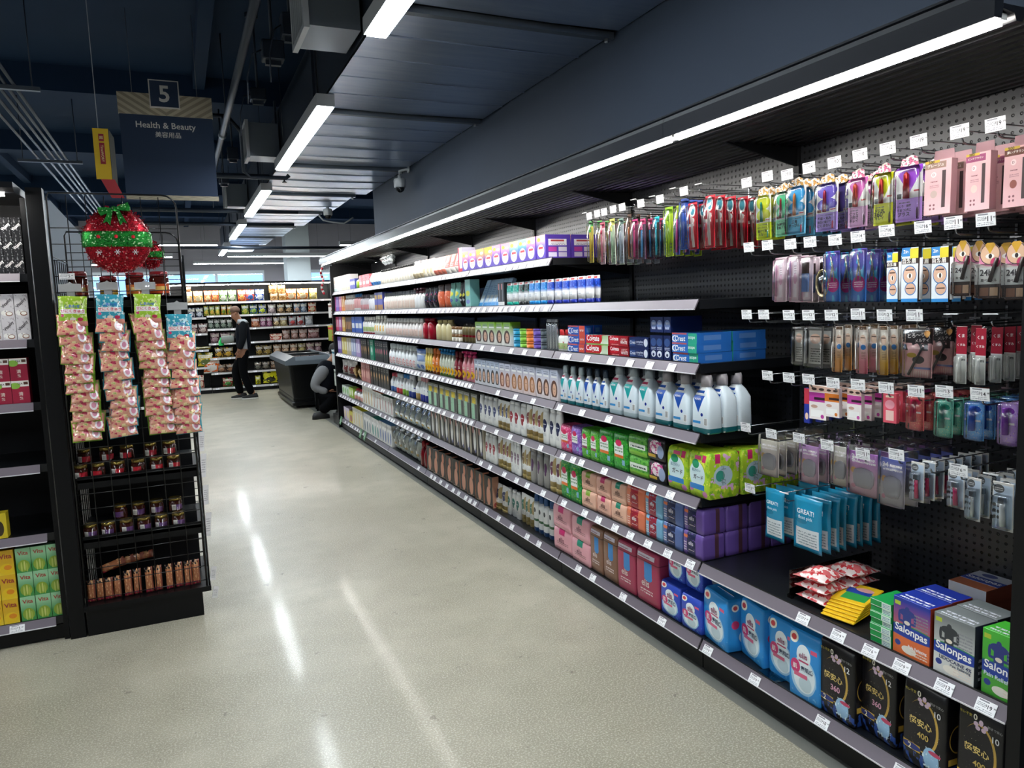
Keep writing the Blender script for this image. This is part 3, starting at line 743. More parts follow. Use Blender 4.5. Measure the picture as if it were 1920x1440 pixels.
run(1, 772, 790, 3, pouch(P('cream_pouch', 'efe7cf', (('r', 0, 1, 0, .3, 'c8b894'), ('r', 0, 1, .7, 1, 'edd3c8'))), .06), (780, 489), 'refill_pouch', 'cream refill pouch with tan foot '+R1L, 'pouch')
run(1, 790, 810, 3, pouch(P('ivory_pouch', 'f1e9d6', (('r', 0, 1, .62, 1, 'eec7bf'), ('r', .2, .8, .25, .5, 'd8cba8'))), .06, seed=3), (800, 485), 'refill_pouch', 'ivory refill pouch with blush top '+R1L, 'pouch')
run(1, 810, 832, 3, pouch(P('salmon_foot_pouch', 'f1ebe0', (('r', 0, 1, 0, .32, 'dd7d6a'), ('r', 0, 1, .66, 1, 'e6b9b6'), ('r', .2, .8, .4, .6, 'f4d9a8'))), .06, seed=4), (820, 482), 'refill_pouch', 'white refill pouch with salmon foot '+R1L, 'pouch')
run(1, 832, 858, 3, pouch(P('coral_top_pouch', 'f0ece6', (('r', 0, 1, .36, 1, 'e58a84'), ('e', .5, .75, .3, .16, 'a9c6d6'), ('t', .2, .8, .40, .55, 2, 'fbeeee'))), .06, seed=5), (845, 476), 'refill_pouch', 'coral refill pouch with white foot '+R1L, 'pouch')
run(1, 859, 867, 1, carton(P('red_white_box', 'f3f0f0', (('r', 0, 1, 0, .16, 'd3183c'), ('r', 0, .3, .16, 1, 'd83a52'))), .10), (863, 464), 'tall_box', 'tall white and red box '+R1L, 'box')
hc = [('ffb08a', 'f08aa8'), ('f7a6c4', 'e58ac0'), ('ffc06a', 'f0a040'), ('ffd23a', 'f4a63a'), ('f2a0c8', 'c08ad6'), ('f3a2b6', 'd69ad8'), ('cfe0a0', '7cc4c0'), ('a6d8b8', '4fb0c8'), ('f0b6a8', 'd08ad0'), ('f4b8c4', 'a896dc')]
hw = ['pink orange', 'rose', 'amber', 'yellow', 'pink violet', 'blush', 'lime teal', 'teal', 'peach', 'pale pink']
for i, (c1, c2) in enumerate(hc):
    pa = 867+(1022-867)*((i/10)**1.12); pb = 867+(1022-867)*(((i+1)/10)**1.12)
    mt = P('violet_hair_box_%d' % i, '5a3fb0', (('g', .35, .8, c2, (0, 1, 0, 1)), ('g', .6, 1.0, c1, (0, 1, 0, 1)), ('e', .3, .82, .18, .08, 'ffe14a'), ('e', .72, .78, .2, .07, 'f8e8f0'), ('e', .5, .36, .36, .26, 'fbf3f0'), ('e', .5, .36, .30, .22, 'f6e3da'), ('r', .26, .74, .44, .53, 'd23a44'), ('t', .3, .7, .24, .40, 3, '9a8fb0'),
        ('r', 1.12, 1.85, .56, .82, 'f1eef4'), ('r', 1.22, 1.75, .72, .79, 'c64a50'), ('t', 1.2, 1.8, .58, .68, 2, 'a8a0b8'), ('r', 1.12, 1.45, .32, .50, 'c0429a'), ('r', 1.52, 1.85, .32, .50, 'e4dcee'), ('r', 1.12, 1.45, .1, .28, 'ded6ea'), ('r', 1.52, 1.85, .1, .28, 'd8d0e8')), .35)
    run(1, pa, pb, 1, carton(mt, .155), (1022, 439), 'hair_colour_box', 'violet box with %s flower fade and oval label %s' % (hw[i], R1L), 'box', deep=3 if i == 9 else 1, jit=.01, gap=.99)
# ---- row 2 ---------------------------------------------------------------
for i, (c1, c2, nm) in enumerate((('d5527f', '8a5fae', 'magenta'), ('7a62b8', 'c9a3d8', 'purple'), ('c95a9a', 'f0c8dc', 'pink'), ('e08a3c', 'f3d9a8', 'orange'))):
    run(2, 625+i*5.3, 630+i*5.3, 2, carton(P('thin_%s' % nm, c1, (('r', .2, .8, .3, .8, c2),)), .10), (636, 556), 'face_mask_box', '%s thin box standing upright %s' % (nm, R2L), 'box')
run(2, 646, 663, 5, bottle(P('blush_bottle', 'efe3de', (('r', .1, .9, .1, .5, 'e8b8ac'),)), 'f4f2f0', .7), (655, 553), 'lotion_bottle', 'blush white lotion bottle '+R2L, 'bottle')
run(2, 663, 675, 3, bottle(P('pink_blue_bottle', 'e6a8a8', (('r', 0, 1, 0, .2, 'f2f0f0'),)), '3a86c8', .8), (668, 551), 'lotion_bottle', 'pink bottle with blue cap '+R2L, 'bottle')
run(2, 675, 690, 4, bottle(P('mauve_bottle', 'cfc4c8', (('r', .1, .9, .1, .45, 'd8959a'),)), '7c7480', .8), (683, 552), 'toner_bottle', 'mauve toner bottle with grey cap '+R2L, 'bottle')
run(2, 690, 703, 3, bottle(S('e6e4e8', .3), 'f4f4f4', .8), (697, 552), 'toner_bottle', 'plain white toner bottle '+R2L, 'bottle')
run(2, 703, 718, 3, carton(P('blue_gold_box', '4a50a8', (('r', 0, 1, .0, .3, '9a6a28'), ('r', .1, .9, .62, .85, 'c9a24a'))), .10), (711, 548), 'gift_box', 'blue and bronze box '+R2L, 'box')
run(2, 719, 776, 13, bottle(P('beige_print_bottle', 'f0e8e0', (('r', .08, .92, .08, .62, 'ecd9cc'), ('t', .15, .85, .15, .58, 7, 'd3aea0'))), '8d929a', .8, .72, .45, .2), (750, 546), 'hand_soap_bottle', 'beige soap bottle with grey cap '+R2L, 'bottle')
run(2, 776, 793, 3, bottle(S('ecebea', .35), '8a5e68', .8, .72, .4, .24, 'pump'), (785, 540), 'pump_bottle', 'white pump bottle with plum head '+R2L, 'bottle')
run(2, 793, 817, 3, pouch(P('black_art_pouch', '17171f', (('s', 5, .60, 'd0457c', (.1, .9, .1, .75)), ('s', 7, .64, '4a5ad0', (.1, .9, .1, .75)))), .05, None), (805, 538), 'refill_pouch', 'black pouch with pink and blue art '+R2L, 'pouch')
run(2, 818, 841, 2, pouch(P('orange_pouch', 'ef6f45', (('r', 0, 1, .7, 1, '55403c'), ('s', 6, .6, 'f9b08e', (.1, .9, .1, .7)))), .05, None, seed=3), (830, 533), 'refill_pouch', 'bright orange pouch with dark top '+R2L, 'pouch')
run(2, 841, 859, 2, pouch(P('mint_pouch', '7fc0b0', (('e', .5, .55, .3, .10, 'e9de3c'), ('e', .5, .3, .3, .08, '5a6fa8'))), .05, None, seed=4), (850, 530), 'refill_pouch', 'mint pouch with yellow spot '+R2L, 'pouch')
run(2, 859, 872, 2, pouch(P('black_yellow_pouch', '20242c', (('e', .5, .5, .25, .07, 'e5dc4a'), ('e', .5, .3, .2, .05, 'c8d0d4'))), .05, None, seed=5), (866, 529), 'refill_pouch', 'charcoal pouch with yellow spot '+R2L, 'pouch')
run(2, 872, 882, 1, carton(P('mint_box', '84c2bb', (('e', .5, .5, .4, .10, 'd9e03c'), ('e', .5, .2, .4, .08, '6f7fc0'))), .07), (877, 524), 'refill_box', 'tall mint box with yellow spot '+R2L, 'box')
run(2, 886, 932, 6, carton(P('sky_flat_pack', 'b4d6f4', (('r', 0, 1, .0, .12, '3c9be0'), ('r', .12, .88, .16, .4, 'e9f1f8'), ('t', .12, .88, .45, .8, 5, '6f9ac8'))), .025), .19, 'floss_pack', 'pale blue flat pack leaning back '+R2L, 'pack', lean=.42, xo=.0)
run(2, 934, 946, 2, carton(P('toothbrush_tall', '2a2c30', (('r', 0, 1, 0, .18, 'e6e6e6'), ('r', .1, .6, .7, .95, 'd07a7a'), ('r', .35, .6, .2, .95, '7d8288'))), .05), (940, 530), 'charcoal_box', 'charcoal toothpaste box with white foot '+R2L, 'box')
def tube(key, a, b2, cap, stripe='ffffff'):
    return bottle(P(key, 'f0f0f2', (('g', .38, .55, a, (0, 1, .42, 1)), ('r', 0, 1, .56, .80, a), ('s', 5, .58, b2, (0, 1, .5, .84)), ('r', 0, 1, .86, 1, 'eeeef0'), ('r', .15, .7, .88, .97, 'c23b3b'), ('t', .1, .6, .22, .38, 3, '8a94a8')), .3), cap, .5, style='stand', caph=.17)
run(2, 947, 969, 2, tube('teal_tube', '20a596', '7fe0d0', '17a894'), (960, 530), 'toothpaste_tube', 'teal and white toothpaste tube '+R2L, 'tube', gap=.86)
run(2, 970, 988, 2, tube('black_tube', '1c1f24', '3f8a80', '24262a'), (980, 528), 'toothpaste_tube', 'black and white toothpaste tube '+R2L, 'tube')
run(2, 988, 1021, 3, tube('azure_tube', '1f7fd6', '66b8f0', '1a8bd8'), (1005, 525), 'toothpaste_tube', 'azure and white toothpaste tube '+R2L, 'tube', gap=.84)
run(2, 1022, 1109, 6, tube('royal_tube', '1a3fae', '4f7be0', '1e2fa0'), (1065, 520), 'toothpaste_tube', 'royal blue and white toothpaste tube '+R2L, 'tube', gap=.82, deep=2)
# ---- row 3 ---------------------------------------------------------------
for i, (c1, c2, nm) in enumerate((('d0466e', 'f0c0cc', 'crimson'), ('b05aa0', 'e9c6e2', 'mauve'), ('e0a83c', 'f5e4b0', 'golden'))):
    run(3, 629.5+i*6, 635+i*6, 2, carton(P('slim_%s' % nm, c1, (('r', .2, .8, .3, .8, c2),)), .10), (638, 594), 'sheet_mask_box', '%s slim box standing upright %s' % (nm, R3L), 'box')
run(3, 648, 660, 4, carton(P('cocoa_slim', '4a3226', (('r', .2, .8, .2, .7, 'b07a40'),)), .10), (654, 595), 'sheet_mask_box', 'cocoa brown slim box '+R3L, 'box')
run(3, 660, 679, 3, carton(P('cobalt_box', '2c5cc0', (('r', .1, .9, .3, .6, 'e9edf6'),)), .10), (670, 594), 'serum_box', 'cobalt blue box '+R3L, 'box')
run(3, 679, 700, 5, bottle(P('white_green_bottle', 'f0eeea', (('r', .1, .9, .2, .5, 'bcd08a'), ('r', 0, 1, 0, .12, 'a82038'))), 'f4f0ea', .8), (690, 594), 'face_wash_bottle', 'white bottle with green label '+R3L, 'bottle')
run(3, 700, 720, 4, bottle(P('yellow_tip_bottle', 'f3efe6', (('r', .25, .75, .25, .6, 'f0b93a'),)), 'f6f3ea', .8, .5), (710, 592), 'face_wash_bottle', 'white cone bottle with yellow label '+R3L, 'bottle')
run(3, 721, 789, 12, bottle(P('frosted_bottle', 'e8e0dd', (('r', .1, .9, .12, .56, 'ead0c6'), ('t', .2, .8, .18, .5, 4, 'c9a498'))), 'f4f3f1', .8, .62, .42, .2), (755, 597), 'cleansing_bottle', 'frosted bottle with white cap '+R3L, 'bottle')
run(3, 790, 810, 2, bottle(S('b0102c', .25), '8a0c22', .7, .74, .4, .12), (800, 597), 'red_bottle', 'glossy red shampoo bottle '+R3L, 'bottle')
run(3, 815, 844, 3, bottle(S('e6d7a4', .35), 'd9c88e', .65, .74, .4, .12), (830, 600), 'cream_bottle', 'pale yellow shampoo bottle '+R3L, 'bottle')
run(3, 845, 863, 3, jarstack(('cfc4b4', '9a6e46'), 2), (854, 612), 'hair_wax', 'stacked hair wax tubs with bronze lids '+R3L, 'jar')
run(3, 864, 888, 4, bottle(P('gold_can', '8a7a54', (('r', 0, 1, .36, .48, 'b01c34'),), .3, .6), '2a2622', .98, .86, .5, .16), (876, 607), 'hair_spray', 'gold spray can with red band '+R3L, 'can')
run(3, 891, 957, 5, carton(facebox('green_face_box', '86b82e', '4a2a1c', body='f2efe8'), .07), (924, 604), 'hair_colour_box', 'lime and white box with brown haired face '+R3L, 'box')
for a, b2, c1, c2, nm in ((957, 970, '1f9cc8', '1684b0', 'cyan'), (970, 981, '86c83a', '6aa82c', 'lime'), (981, 994, 'ef8430', 'd86c20', 'orange'), (994, 1008, '6c4fb0', '583e98', 'purple'), (1008, 1021, '47525a', '2c353c', 'slate')):
    run(3, a, b2, 1, jarstack((c1, c2), 3), ((a+b2)/2, 616), 'hair_wax', '%s hair wax tubs stacked three high %s' % (nm, R3L), 'jar')
run(3, 1022, 1042, 4, bottle(S('b8bcc2', .22, .8), 'a8acb2', .98, .9, .6, .12), (1032, 599), 'hair_spray', 'slim silver spray can '+R3L, 'can')
run(3, 1043, 1063, 2, bottle(P('tomato_bottle', 'e9e9e4', (('r', 0, 1, .15, .5, 'b5c98a'), ('s', 5, .6, 'd05050', (0, 1, .1, .6)))), 'c8242c', .9, .8, .5, .25), (1053, 618), 'mouth_rinse_bottle', 'white rinse bottle with red cap '+R3L, 'bottle')
def crest(key, base, band, txt='Crest', sub=None):
    return P(key, base, (('r', .66, 1.0, 0, 1, band), ('e', .12, .42, .13, .33, 'f0f2f6'), ('e', .15, .42, .09, .24, base), ('r', .0, .6, .84, 1, 'c85a5a'), ('r', 1.2, 1.7, .25, .75, '5a86c8')), .3)
run(3, 1064, 1097, 1, carton(crest('crest_blue', '2358b8', 'd8503c'), .05, [('Crest', .40, .45, .42, 'ffffff', {'shear': .15}), ('tartar', .83, .5, .24, 'f4e6e0')]), (1080, 611), 'toothpaste_box', 'blue toothpaste carton with orange end panel '+R3L, 'box', stack=3, deep=2, jit=.01)
run(3, 1097, 1141, 1, carton(P('colgate_green', 'f0f0ee', (('r', 0, .66, .1, 1, 'd01828'), ('e', .60, .95, .16, .8, 'd01828'), ('r', .0, 1, 0, .14, '7cb05a'), ('g', -.4, 1.2, 'a8cc88', (.72, 1, .1, 1)), ('r', 1, 2, 0, 1, 'c8202c')), .3), .05, [('Colgate', .33, .6, .56, 'ffffff', {'bold': .03})]), (1118, 629), 'toothpaste_box', 'red and pale green toothpaste carton '+R3L, 'box', stack=2, jit=.01)
run(3, 1141, 1178, 1, carton(P('colgate_red', 'a81826', (('e', .2, .75, .3, .5, 'cf1a2a'), ('t', .1, .5, .12, .3, 1, 'e8a8a0'), ('r', 1, 2, 0, 1, '8c1420')), .3), .05, [('Colgate', .26, .7, .46, 'ffffff', {'bold': .03}), ('OPTIC', .78, .66, .3, 'f0c8c0'), ('WHITE', .78, .4, .36, 'ffffff')]), (1160, 631), 'toothpaste_box', 'deep red toothpaste carton '+R3L, 'box', stack=2, jit=.01)
run(3, 1179, 1216, 1, carton(P('crest_navy', '1b2a5c', (('r', .0, .3, .2, .75, '33508a'), ('e', .86, .5, .1, .38, 'dfe4ee'), ('r', 1, 2, 0, 1, '16224a')), .3), .05, [('Crest', .18, .5, .3, 'e8ecf4'), ('complete', .55, .55, .36, 'c8d0e4'), ('+ whitening', .55, .32, .32, '9aa8c8')]), (1198, 633), 'toothpaste_box', 'navy toothpaste carton with tooth emblem '+R3L, 'box', stack=2, jit=.01)
run(3, 1217, 1257, 3, carton(P('crest_navy_up', '1a2858', (('e', .5, .25, .34, .13, 'dfe4ee'), ('e', .5, .22, .14, .06, '1a2858'), ('e', .5, .72, .4, .16, '3a568e'), ('t', .15, .85, .42, .55, 2, 'c8d0e4'), ('r', 1, 2, 0, 1, '141f48')), .3), .045), (1237, 629), 'toothpaste_box', 'navy carton stood on end with tooth emblem '+R3L, 'box', jit=.01)
run(3, 1217, 1257, 3, carton(P('crest_navy_flat', '1c2d62', (('e', .5, .5, .4, .3, '6f86b8'), ('t', .2, .8, .2, .8, 2, 'c8d0e4')), .3), .16), .065, 'toothpaste_box', 'navy carton lying on top of upright cartons', 'box', z0=DECK[3]+.118, jit=.01)
run(3, 1259, 1308, 1, carton(crest('crest_scope', '2a6cc0', '2fa88a'), .17, [('Crest', .34, .45, .42, 'ffffff', {'shear': .15}), ('scope', .80, .5, .26, 'eafaf2')]), (1284, 625), 'toothpaste_box', 'blue and green toothpaste carton '+R3L, 'box', stack=3, deep=2, jit=.01)
# ---- row 4 ---------------------------------------------------------------
for i, (c1, c2, nm) in enumerate((('7a5cb4', 'd8c8ec', 'violet'), ('d8c050', 'f0e8b8', 'straw'), ('cfc2a8', 'ece4d4', 'oat'), ('a8b0d8', 'e2e6f4', 'periwinkle'), ('b49ad0', 'e6dcf2', 'lilac'))):
    run(4, 633.5+i*8.5, 641.5+i*8.5, 2, carton(P('slimmer_%s' % nm, c1, (('r', .15, .85, .25, .75, c2),)), .10), (655, 634), 'sheet_mask_box', '%s thin box standing upright %s' % (nm, R4L), 'box')
def dye(key, base, hair, acc): return P(key, base, (('e', .5, .45, .3, .22, hair), ('e', .5, .5, .16, .12, acc), ('t', .2, .8, .75, .92, 2, 'c8c0b0'), ('r', 1, 2, 0, 1, base)), .35)
run(4, 677, 693, 4, carton(dye('dye_dark', '1d1a18', '7a5a30', 'd8a868'), .07), (685, 636), 'hair_dye_box', 'black dye box with tan swatch '+R4L, 'box')
run(4, 694, 702, 1, carton(dye('dye_green', '1f8a6a', '7ad0b0', 'e8f0ea'), .07), (698, 637), 'hair_dye_box', 'emerald dye box '+R4L, 'box')
run(4, 703, 727, 6, carton(dye('dye_black', '17181a', '3a4a3a', 'd8788a'), .07), (715, 640), 'hair_dye_box', 'black dye box with rose swatch '+R4L, 'box')
run(4, 728, 777, 8, bottle(P('white_red_bottle', 'eef0f2', (('r', .15, .85, .15, .45, 'e8c8c8'), ('s', 6, .58, 'c84a50', (.1, .9, .1, .5))), .3), 'dfe8ea', .75, .62, .4, .2), (752, 647), 'laundry_bottle', 'white bottle with red print '+R4L, 'bottle')
run(4, 777, 795, 1, bag(P('white_blue_pack', 'e4eaf2', (('r', 0, 1, .8, 1, '3a6fc0'), ('r', .1, .9, .45, .72, '7a8fb8'), ('e', .3, .2, .15, .1, '3a6fc0'), ('e', .7, .2, .15, .1, '3a6fc0'))), .06), (786, 655), 'shampoo_refill', 'white refill bag with blue header '+R4L, 'bag')
def flower(key, base, fl, bot): return P(key, base, (('r', 0, 1, 0, .14, bot), ('e', .5, .28, .42, .17, fl), ('e', .5, .28, .16, .07, '6a3418'), ('t', .2, .8, .5, .62, 2, 'f4f0e0')), .25)
run(4, 796, 809, 3, bottle(flower('yellow_flower', 'ecd266', 'f2b418', '4a3018'), 'f0e2b0', .8, .6, .4, .2), (802, 653), 'shampoo_bottle', 'yellow bottle with sunflower print '+R4L, 'bottle')
run(4, 809, 822, 2, bottle(flower('orange_flower', 'e07a2c', 'f0a020', '7a3a14'), 'e8803c', .8, .6, .4, .2), (816, 654), 'shampoo_bottle', 'orange bottle with sunflower print '+R4L, 'bottle')
run(4, 822, 850, 5, bottle(flower('clear_flower', 'cfd2c0', 'f0b81c', '5a7a30'), '2a8ac8', .8, .6, .4, .2, 'pump'), (836, 655), 'shampoo_bottle', 'clear bottle with sunflower print and blue pump '+R4L, 'bottle')
run(4, 850, 863, 2, bottle(flower('maroon_flower', '8a1c30', 'e8a828', '5a1020'), '6a1424', .8, .6, .4, .2), (857, 660), 'shampoo_bottle', 'maroon bottle with sunflower print '+R4L, 'bottle')
run(4, 864, 888, 3, bottle(flower('pink_flower', 'e2909a', 'f0b830', 'e8909a'), 'd8407a', .8, .6, .4, .2, 'pump'), (876, 660), 'shampoo_bottle', 'pink bottle with sunflower print and rose pump '+R4L, 'bottle')
run(4, 889, 936, 6, carton(facebox('ice_face_box', 'b9c6dc', '2a2428', body='e4e2e8'), .07), (912, 676), 'hair_foam_box', 'icy box with black haired face '+R4L, 'box')
run(4, 937, 957, 2, carton(facebox('blush_face_box', 'c8ccdc', '8a4a34', body='ecd8d8'), .07), (947, 682), 'hair_foam_box', 'icy box with auburn haired face '+R4L, 'box')
run(4, 958, 1003, 4, carton(facebox('caramel_face_box', 'c4c8da', 'a86a34', body='ead6d4'), .07), (980, 686), 'hair_foam_box', 'icy box with caramel haired face '+R4L, 'box')
run(4, 1004, 1046, 3, carton(facebox('brown_face_box', 'c0c6da', '5a3424', body='e6dadc'), .07), (1025, 692), 'hair_foam_box', 'icy box with dark brown haired face '+R4L, 'box')
def mouthwash(key, tri, cap, small=False, teal='1c6f78'):
    sh = (('r', -1, 9, 0, .10, teal), ('y', .42, .66, .36, .34, tri), ('r', .08, .72, .68, .82, 'f4f6f8'), ('r', .12, .68, .70, .745, '2a56a8' if tri[0] == '1' else 'c04868'), ('r', .02, .16, .80, .88, 'efe23a'), ('e', .62, .33, .07, .03, '1d2f86'), ('r', .1, .55, .17, .215, '2d8fd6'), ('r', .74, .92, .15, .28, 'f4f6f8'), ('b', .76, .90, .16, .27, 9, '20242a'))
    mt = P(key, 'dce8f0', sh, .22)
    def f(w, h):
        D = w*.66; b = MB(); mats = [mt, S('f6f8fa', .4)]; hb = h*.82
        b.loft([(0, w*.9, D*.9, .012), (h*.03, w, D, .014), (hb*.72, w*.96, D*.96, .016), (hb*.88, w*.62, D*.74, .016, -.0*w), (hb*.96, w*.40, w*.36, w), (hb, w*.36, w*.36, w)], 0, 16)
        if not small: b.text('NONIO', -.08*w, h*.60, w*.34, -D/2-.0006, 1, bold=.03)
        body = b.build('body', mats, dims=((-w/2, -D/2, 0), (w/2, D/2, h)))
        c = MB().lathe([(hb*.985, w*.21), (h*.94, w*.21), (h, w*.17)], 0, 16).build('cap', S(cap, .3))
        return [('body', body), ('cap', c)], D
    return f
run(4, 1047, 1091, 3, mouthwash('mw_teal_s', '22a0a0', 'c4d4dc', True), (1069, 688), 'mouthwash_bottle', 'slim mouthwash bottle with teal triangle '+R4L, 'bottle')
run(4, 1091, 1137, 3, mouthwash('mw_blue_s', '1f4fa8', '3a4a5c', True, '1b5f70'), (1114, 693), 'mouthwash_bottle', 'slim mouthwash bottle with blue triangle '+R4L, 'bottle')
run(4, 1138, 1222, 3, mouthwash('mw_teal', '22a0a0', '9aa4aa', False, 'b8ccd4'), (1180, 688), 'mouthwash_bottle', 'wide mouthwash bottle with teal triangle '+R4L, 'bottle', deep=2)
run(4, 1223, 1330, 3, mouthwash('mw_blue', '1f4fa8', '9a9498', False), (1276, 701), 'mouthwash_bottle', 'wide mouthwash bottle with blue triangle '+R4L, 'bottle', deep=3)
# ---- row 5 ---------------------------------------------------------------
run(5, 643, 660, 2, bag(P('brown_white_bag', 'c8c0b8', (('r', .3, .9, .1, .6, '8a2a2c'), ('s', 6, .6, 'f0e8e0'))), .08), (651, 676), 'bath_salt_bag', 'white and maroon bag '+R5L, 'bag', rzf=.3, xo=.03)
run(5, 660, 678, 2, bag(P('ochre_bag', 'd8b070', (('r', .1, .6, .3, .7, 'f0ead0'), ('s', 6, .6, '6a4028'))), .08, 3), (669, 686), 'bath_salt_bag', 'ochre printed bag '+R5L, 'bag', rzf=-.4, xo=.03)
run(5, 678, 694, 4, carton(P('salmon_dye', 'c07a74', (('e', .5, .4, .35, .2, 'e6b0a4'), ('t', .2, .8, .75, .9, 2, 'f0e0dc'))), .07), (686, 681), 'hair_dye_box', 'salmon dye box '+R5L, 'box')
run(5, 695, 730, 7, carton(dye('dye_onyx', '191615', '6a5030', 'e0b070'), .07), (712, 684), 'hair_dye_box', 'black dye box with amber strand '+R5L, 'box')
TR = S('e9ecee', .4)
def traybottle(base, cap):
    return bottle(P('tray_%s' % base, 'f0f2f4', (('r', 0, 1, .0, .34, base), ('s', 5, .62, base, (0, 1, .3, .6))), .3), cap, .8, .6, .4, .18)
for a, b2, c1, cp, nm, q in ((731, 742, '3a6fc0', 'c84a5a', 'blue print', 2), (742, 752, 'd83a4c', 'e8f0f4', 'red print', 2), (752, 765, '8ac03a', '3a8ad0', 'green print', 2), (765, 775, '1c3a9a', 'e8e8f0', 'navy print', 2), (776, 785, 'c0a060', 'f0ece4', 'tan print', 1), (786, 801, '1d2f9e', 'd89aa0', 'indigo print', 3)):
    run(5, a, b2, q, traybottle(c1, cp), ((a+b2)/2, 700+(a-731)*.14), 'wash_bottle', 'small white bottle with %s %s' % (nm, R5L), 'bottle', gap=.9)
run(5, 803, 896, 8, carton(P('sage_tag_box', '8d8f80', (('r', .08, .55, 0, .62, 'a9d8b6'), ('r', .2, .75, .62, .86, 'e8cf2e'), ('r', .1, .9, .88, .93, 'c8c6c0'), ('r', .6, .95, .05, .6, '4a4c48'), ('s', 8, .66, '5a7a40'), ('r', 1, 2, 0, 1, '50524c'))), .06), (850, 729), 'hair_colour_box', 'sage box with yellow tag print '+R5L, 'box')
def lotion(key, oval, base=None):
    sh = [('e', .47, .60, .36, .15, oval), ('e', .47, .45, .19, .10, oval), ('t', .25, .7, .58, .64, 1, 'f0f0f4'), ('t', .25, .7, .24, .34, 3, 'b0b4bc')]
    if base: sh += [('r', -1, 2, 0, .16, base), ('e', 1.0, .62, .45, .26, 'c3ad7c')]
    return bottle(P(key, 'f2f2f0', sh, .28), base or 'f2f2f0', .55, style='stand', caph=.12) if base else bottle(P(key, 'f2f2f0', sh, .28), 'e8e8ea', .5, .84, .5, .09, 'flip')
run(5, 898, 931, 4, lotion('lot_navy_a', '1f2f66'), (915, 744), 'lotion_bottle', 'white lotion bottle with navy oval beside sage boxes', 'bottle')
run(5, 931, 953, 3, lotion('lot_navy_gold', '1f3a7a', 'a88f58'), (942, 752), 'lotion_tube', 'white lotion tube with navy oval and gold foot', 'tube')
run(5, 953, 984, 3, lotion('lot_red', '9a1f30'), (968, 755), 'lotion_bottle', 'white lotion bottle with red oval '+R5L, 'bottle')
run(5, 984, 1015, 3, lotion('lot_red_gold', '8a2a34', 'a88f58'), (1000, 763), 'lotion_tube', 'white lotion tube with red oval and gold foot '+R5L, 'tube')
run(5, 1015, 1052, 3, lotion('lot_navy_b', '1a2450'), (1033, 768), 'lotion_bottle', 'white lotion bottle with navy oval beside pink packs', 'bottle')
def pads(key, base, c2, c3, st): return P(key, base, (('s', 9, .56, c2), ('s', 14, .63, c3), ('r', .1, .75, .42, .72, 'f2f2f0'), ('e', .42, .74, .22, .09, 'd8285c'), ('t', .15, .7, .5, .66, 2, '4a8a50'), ('r', .1, .75, .34, .42, st), ('r', .65, .85, .16, .30, '8ab8d8'), ('r', 1.2, 1.8, .3, .7, c3)), .3)
run(5, 1051, 1070, 1, softpack(pads('pads_pink', 'e0407c', 'f080a8', 'f8c0d0', 'e86a3c'), .10), (1060, 797), 'pads_pack', 'hot pink flowered pack '+R5L, 'pack')
run(5, 1071, 1089, 1, softpack(pads('pads_violet', '8a5cc0', 'b890e0', 'd8c0f0', '6a3fa8'), .10), (1080, 800), 'pads_pack', 'violet flowered pack '+R5L, 'pack')
run(5, 1090, 1123, 2, softpack(pads('pads_green_a', '5cb83c', '2f8f2c', 'b8e060', '8a3a58'), .10), (1106, 806), 'pads_pack', 'green flowered pack with plum stripe '+R5L, 'pack')
run(5, 1123, 1177, 2, softpack(pads('pads_green_b', '36a83a', '1c7a2c', '7ad04c', 'e8742c'), .10), (1150, 810), 'pads_pack', 'green flowered pack with orange stripe '+R5L, 'pack')
run(5, 1178, 1214, 1, softpack(P('liner_green', '6cb84c', (('s', 9, .55, '3c8c34'), ('r', .05, .95, .36, .62, 'e4ece0'), ('t', .12, .88, .42, .58, 1, '30363a'), ('r', 0, 1, .0, .25, '8acc40')), .3), .10, r=.008), (1196, 818), 'liner_pack', 'leaf green liner pack with white band '+R5L, 'pack', stack=2)
run(5, 1214, 1248, 1, softpack(P('liner_black', '17131a', (('e', .5, .6, .34, .3, 'e8d8dc'), ('s', 7, .55, 'c84a8a', (.15, .85, .3, .9)), ('r', .05, .5, .12, .26, 'd8b03a'), ('e', .78, .42, .18, .3, '9aa8c8')), .3), .10, r=.008), (1230, 822), 'liner_pack', 'black liner pack with rose print '+R5L, 'pack', stack=2)
LAUR = P('lime_pad_print', 'b4d634', (('s', 5, .56, '8cc02c'), ('s', 7, .62, 'e4e85a'), ('e', .12, .2, .14, .08, 'd070b0'), ('e', .8, .1, .12, .07, 'd888c0'), ('e', .45, .50, .38, .30, 'd8eef2'), ('e', .38, .74, .17, .10, '2f9a6a'), ('r', .08, .8, .18, .30, '2f86d0'), ('r', .3, .62, .84, .92, 'd02c6c'), ('r', .68, .86, .80, .97, 'd02c6c'),
      ('s', 6, .6, 'e0b0d8', (1, 2, 0, 1)), ('e', 1.45, .5, .3, .22, 'b8ccd8'), ('e', 1.36, .5, .14, .12, '3f9a86'), ('r', 1.2, 1.36, .78, .98, 'd02c6c')), .28)
run(5, 1249, 1290, 1, softpack(LAUR, .155, [('ガード', .52, .46, .48, '3a4148', {'bold': .03}), ('肌きれい', .42, .60, .42, '3a7a90')], r=.010), (1270, 840), 'pads_pack', 'tall lime pads pack beside the black liner packs', 'pack', jit=.01)
run(5, 1291, 1330, 1, softpack(LAUR, .155, [('ガード', .52, .46, .48, '3a4148', {'bold': .03}), ('肌きれい', .42, .60, .42, '3a7a90'), ('ガード', .45, .52, .5, '8a9aa0', {'side': 1, 'rot': 1.57})], r=.010), (1310, 848), 'pads_pack', 'tall lime pads pack at the shelf end', 'pack', deep=3, jit=.01)
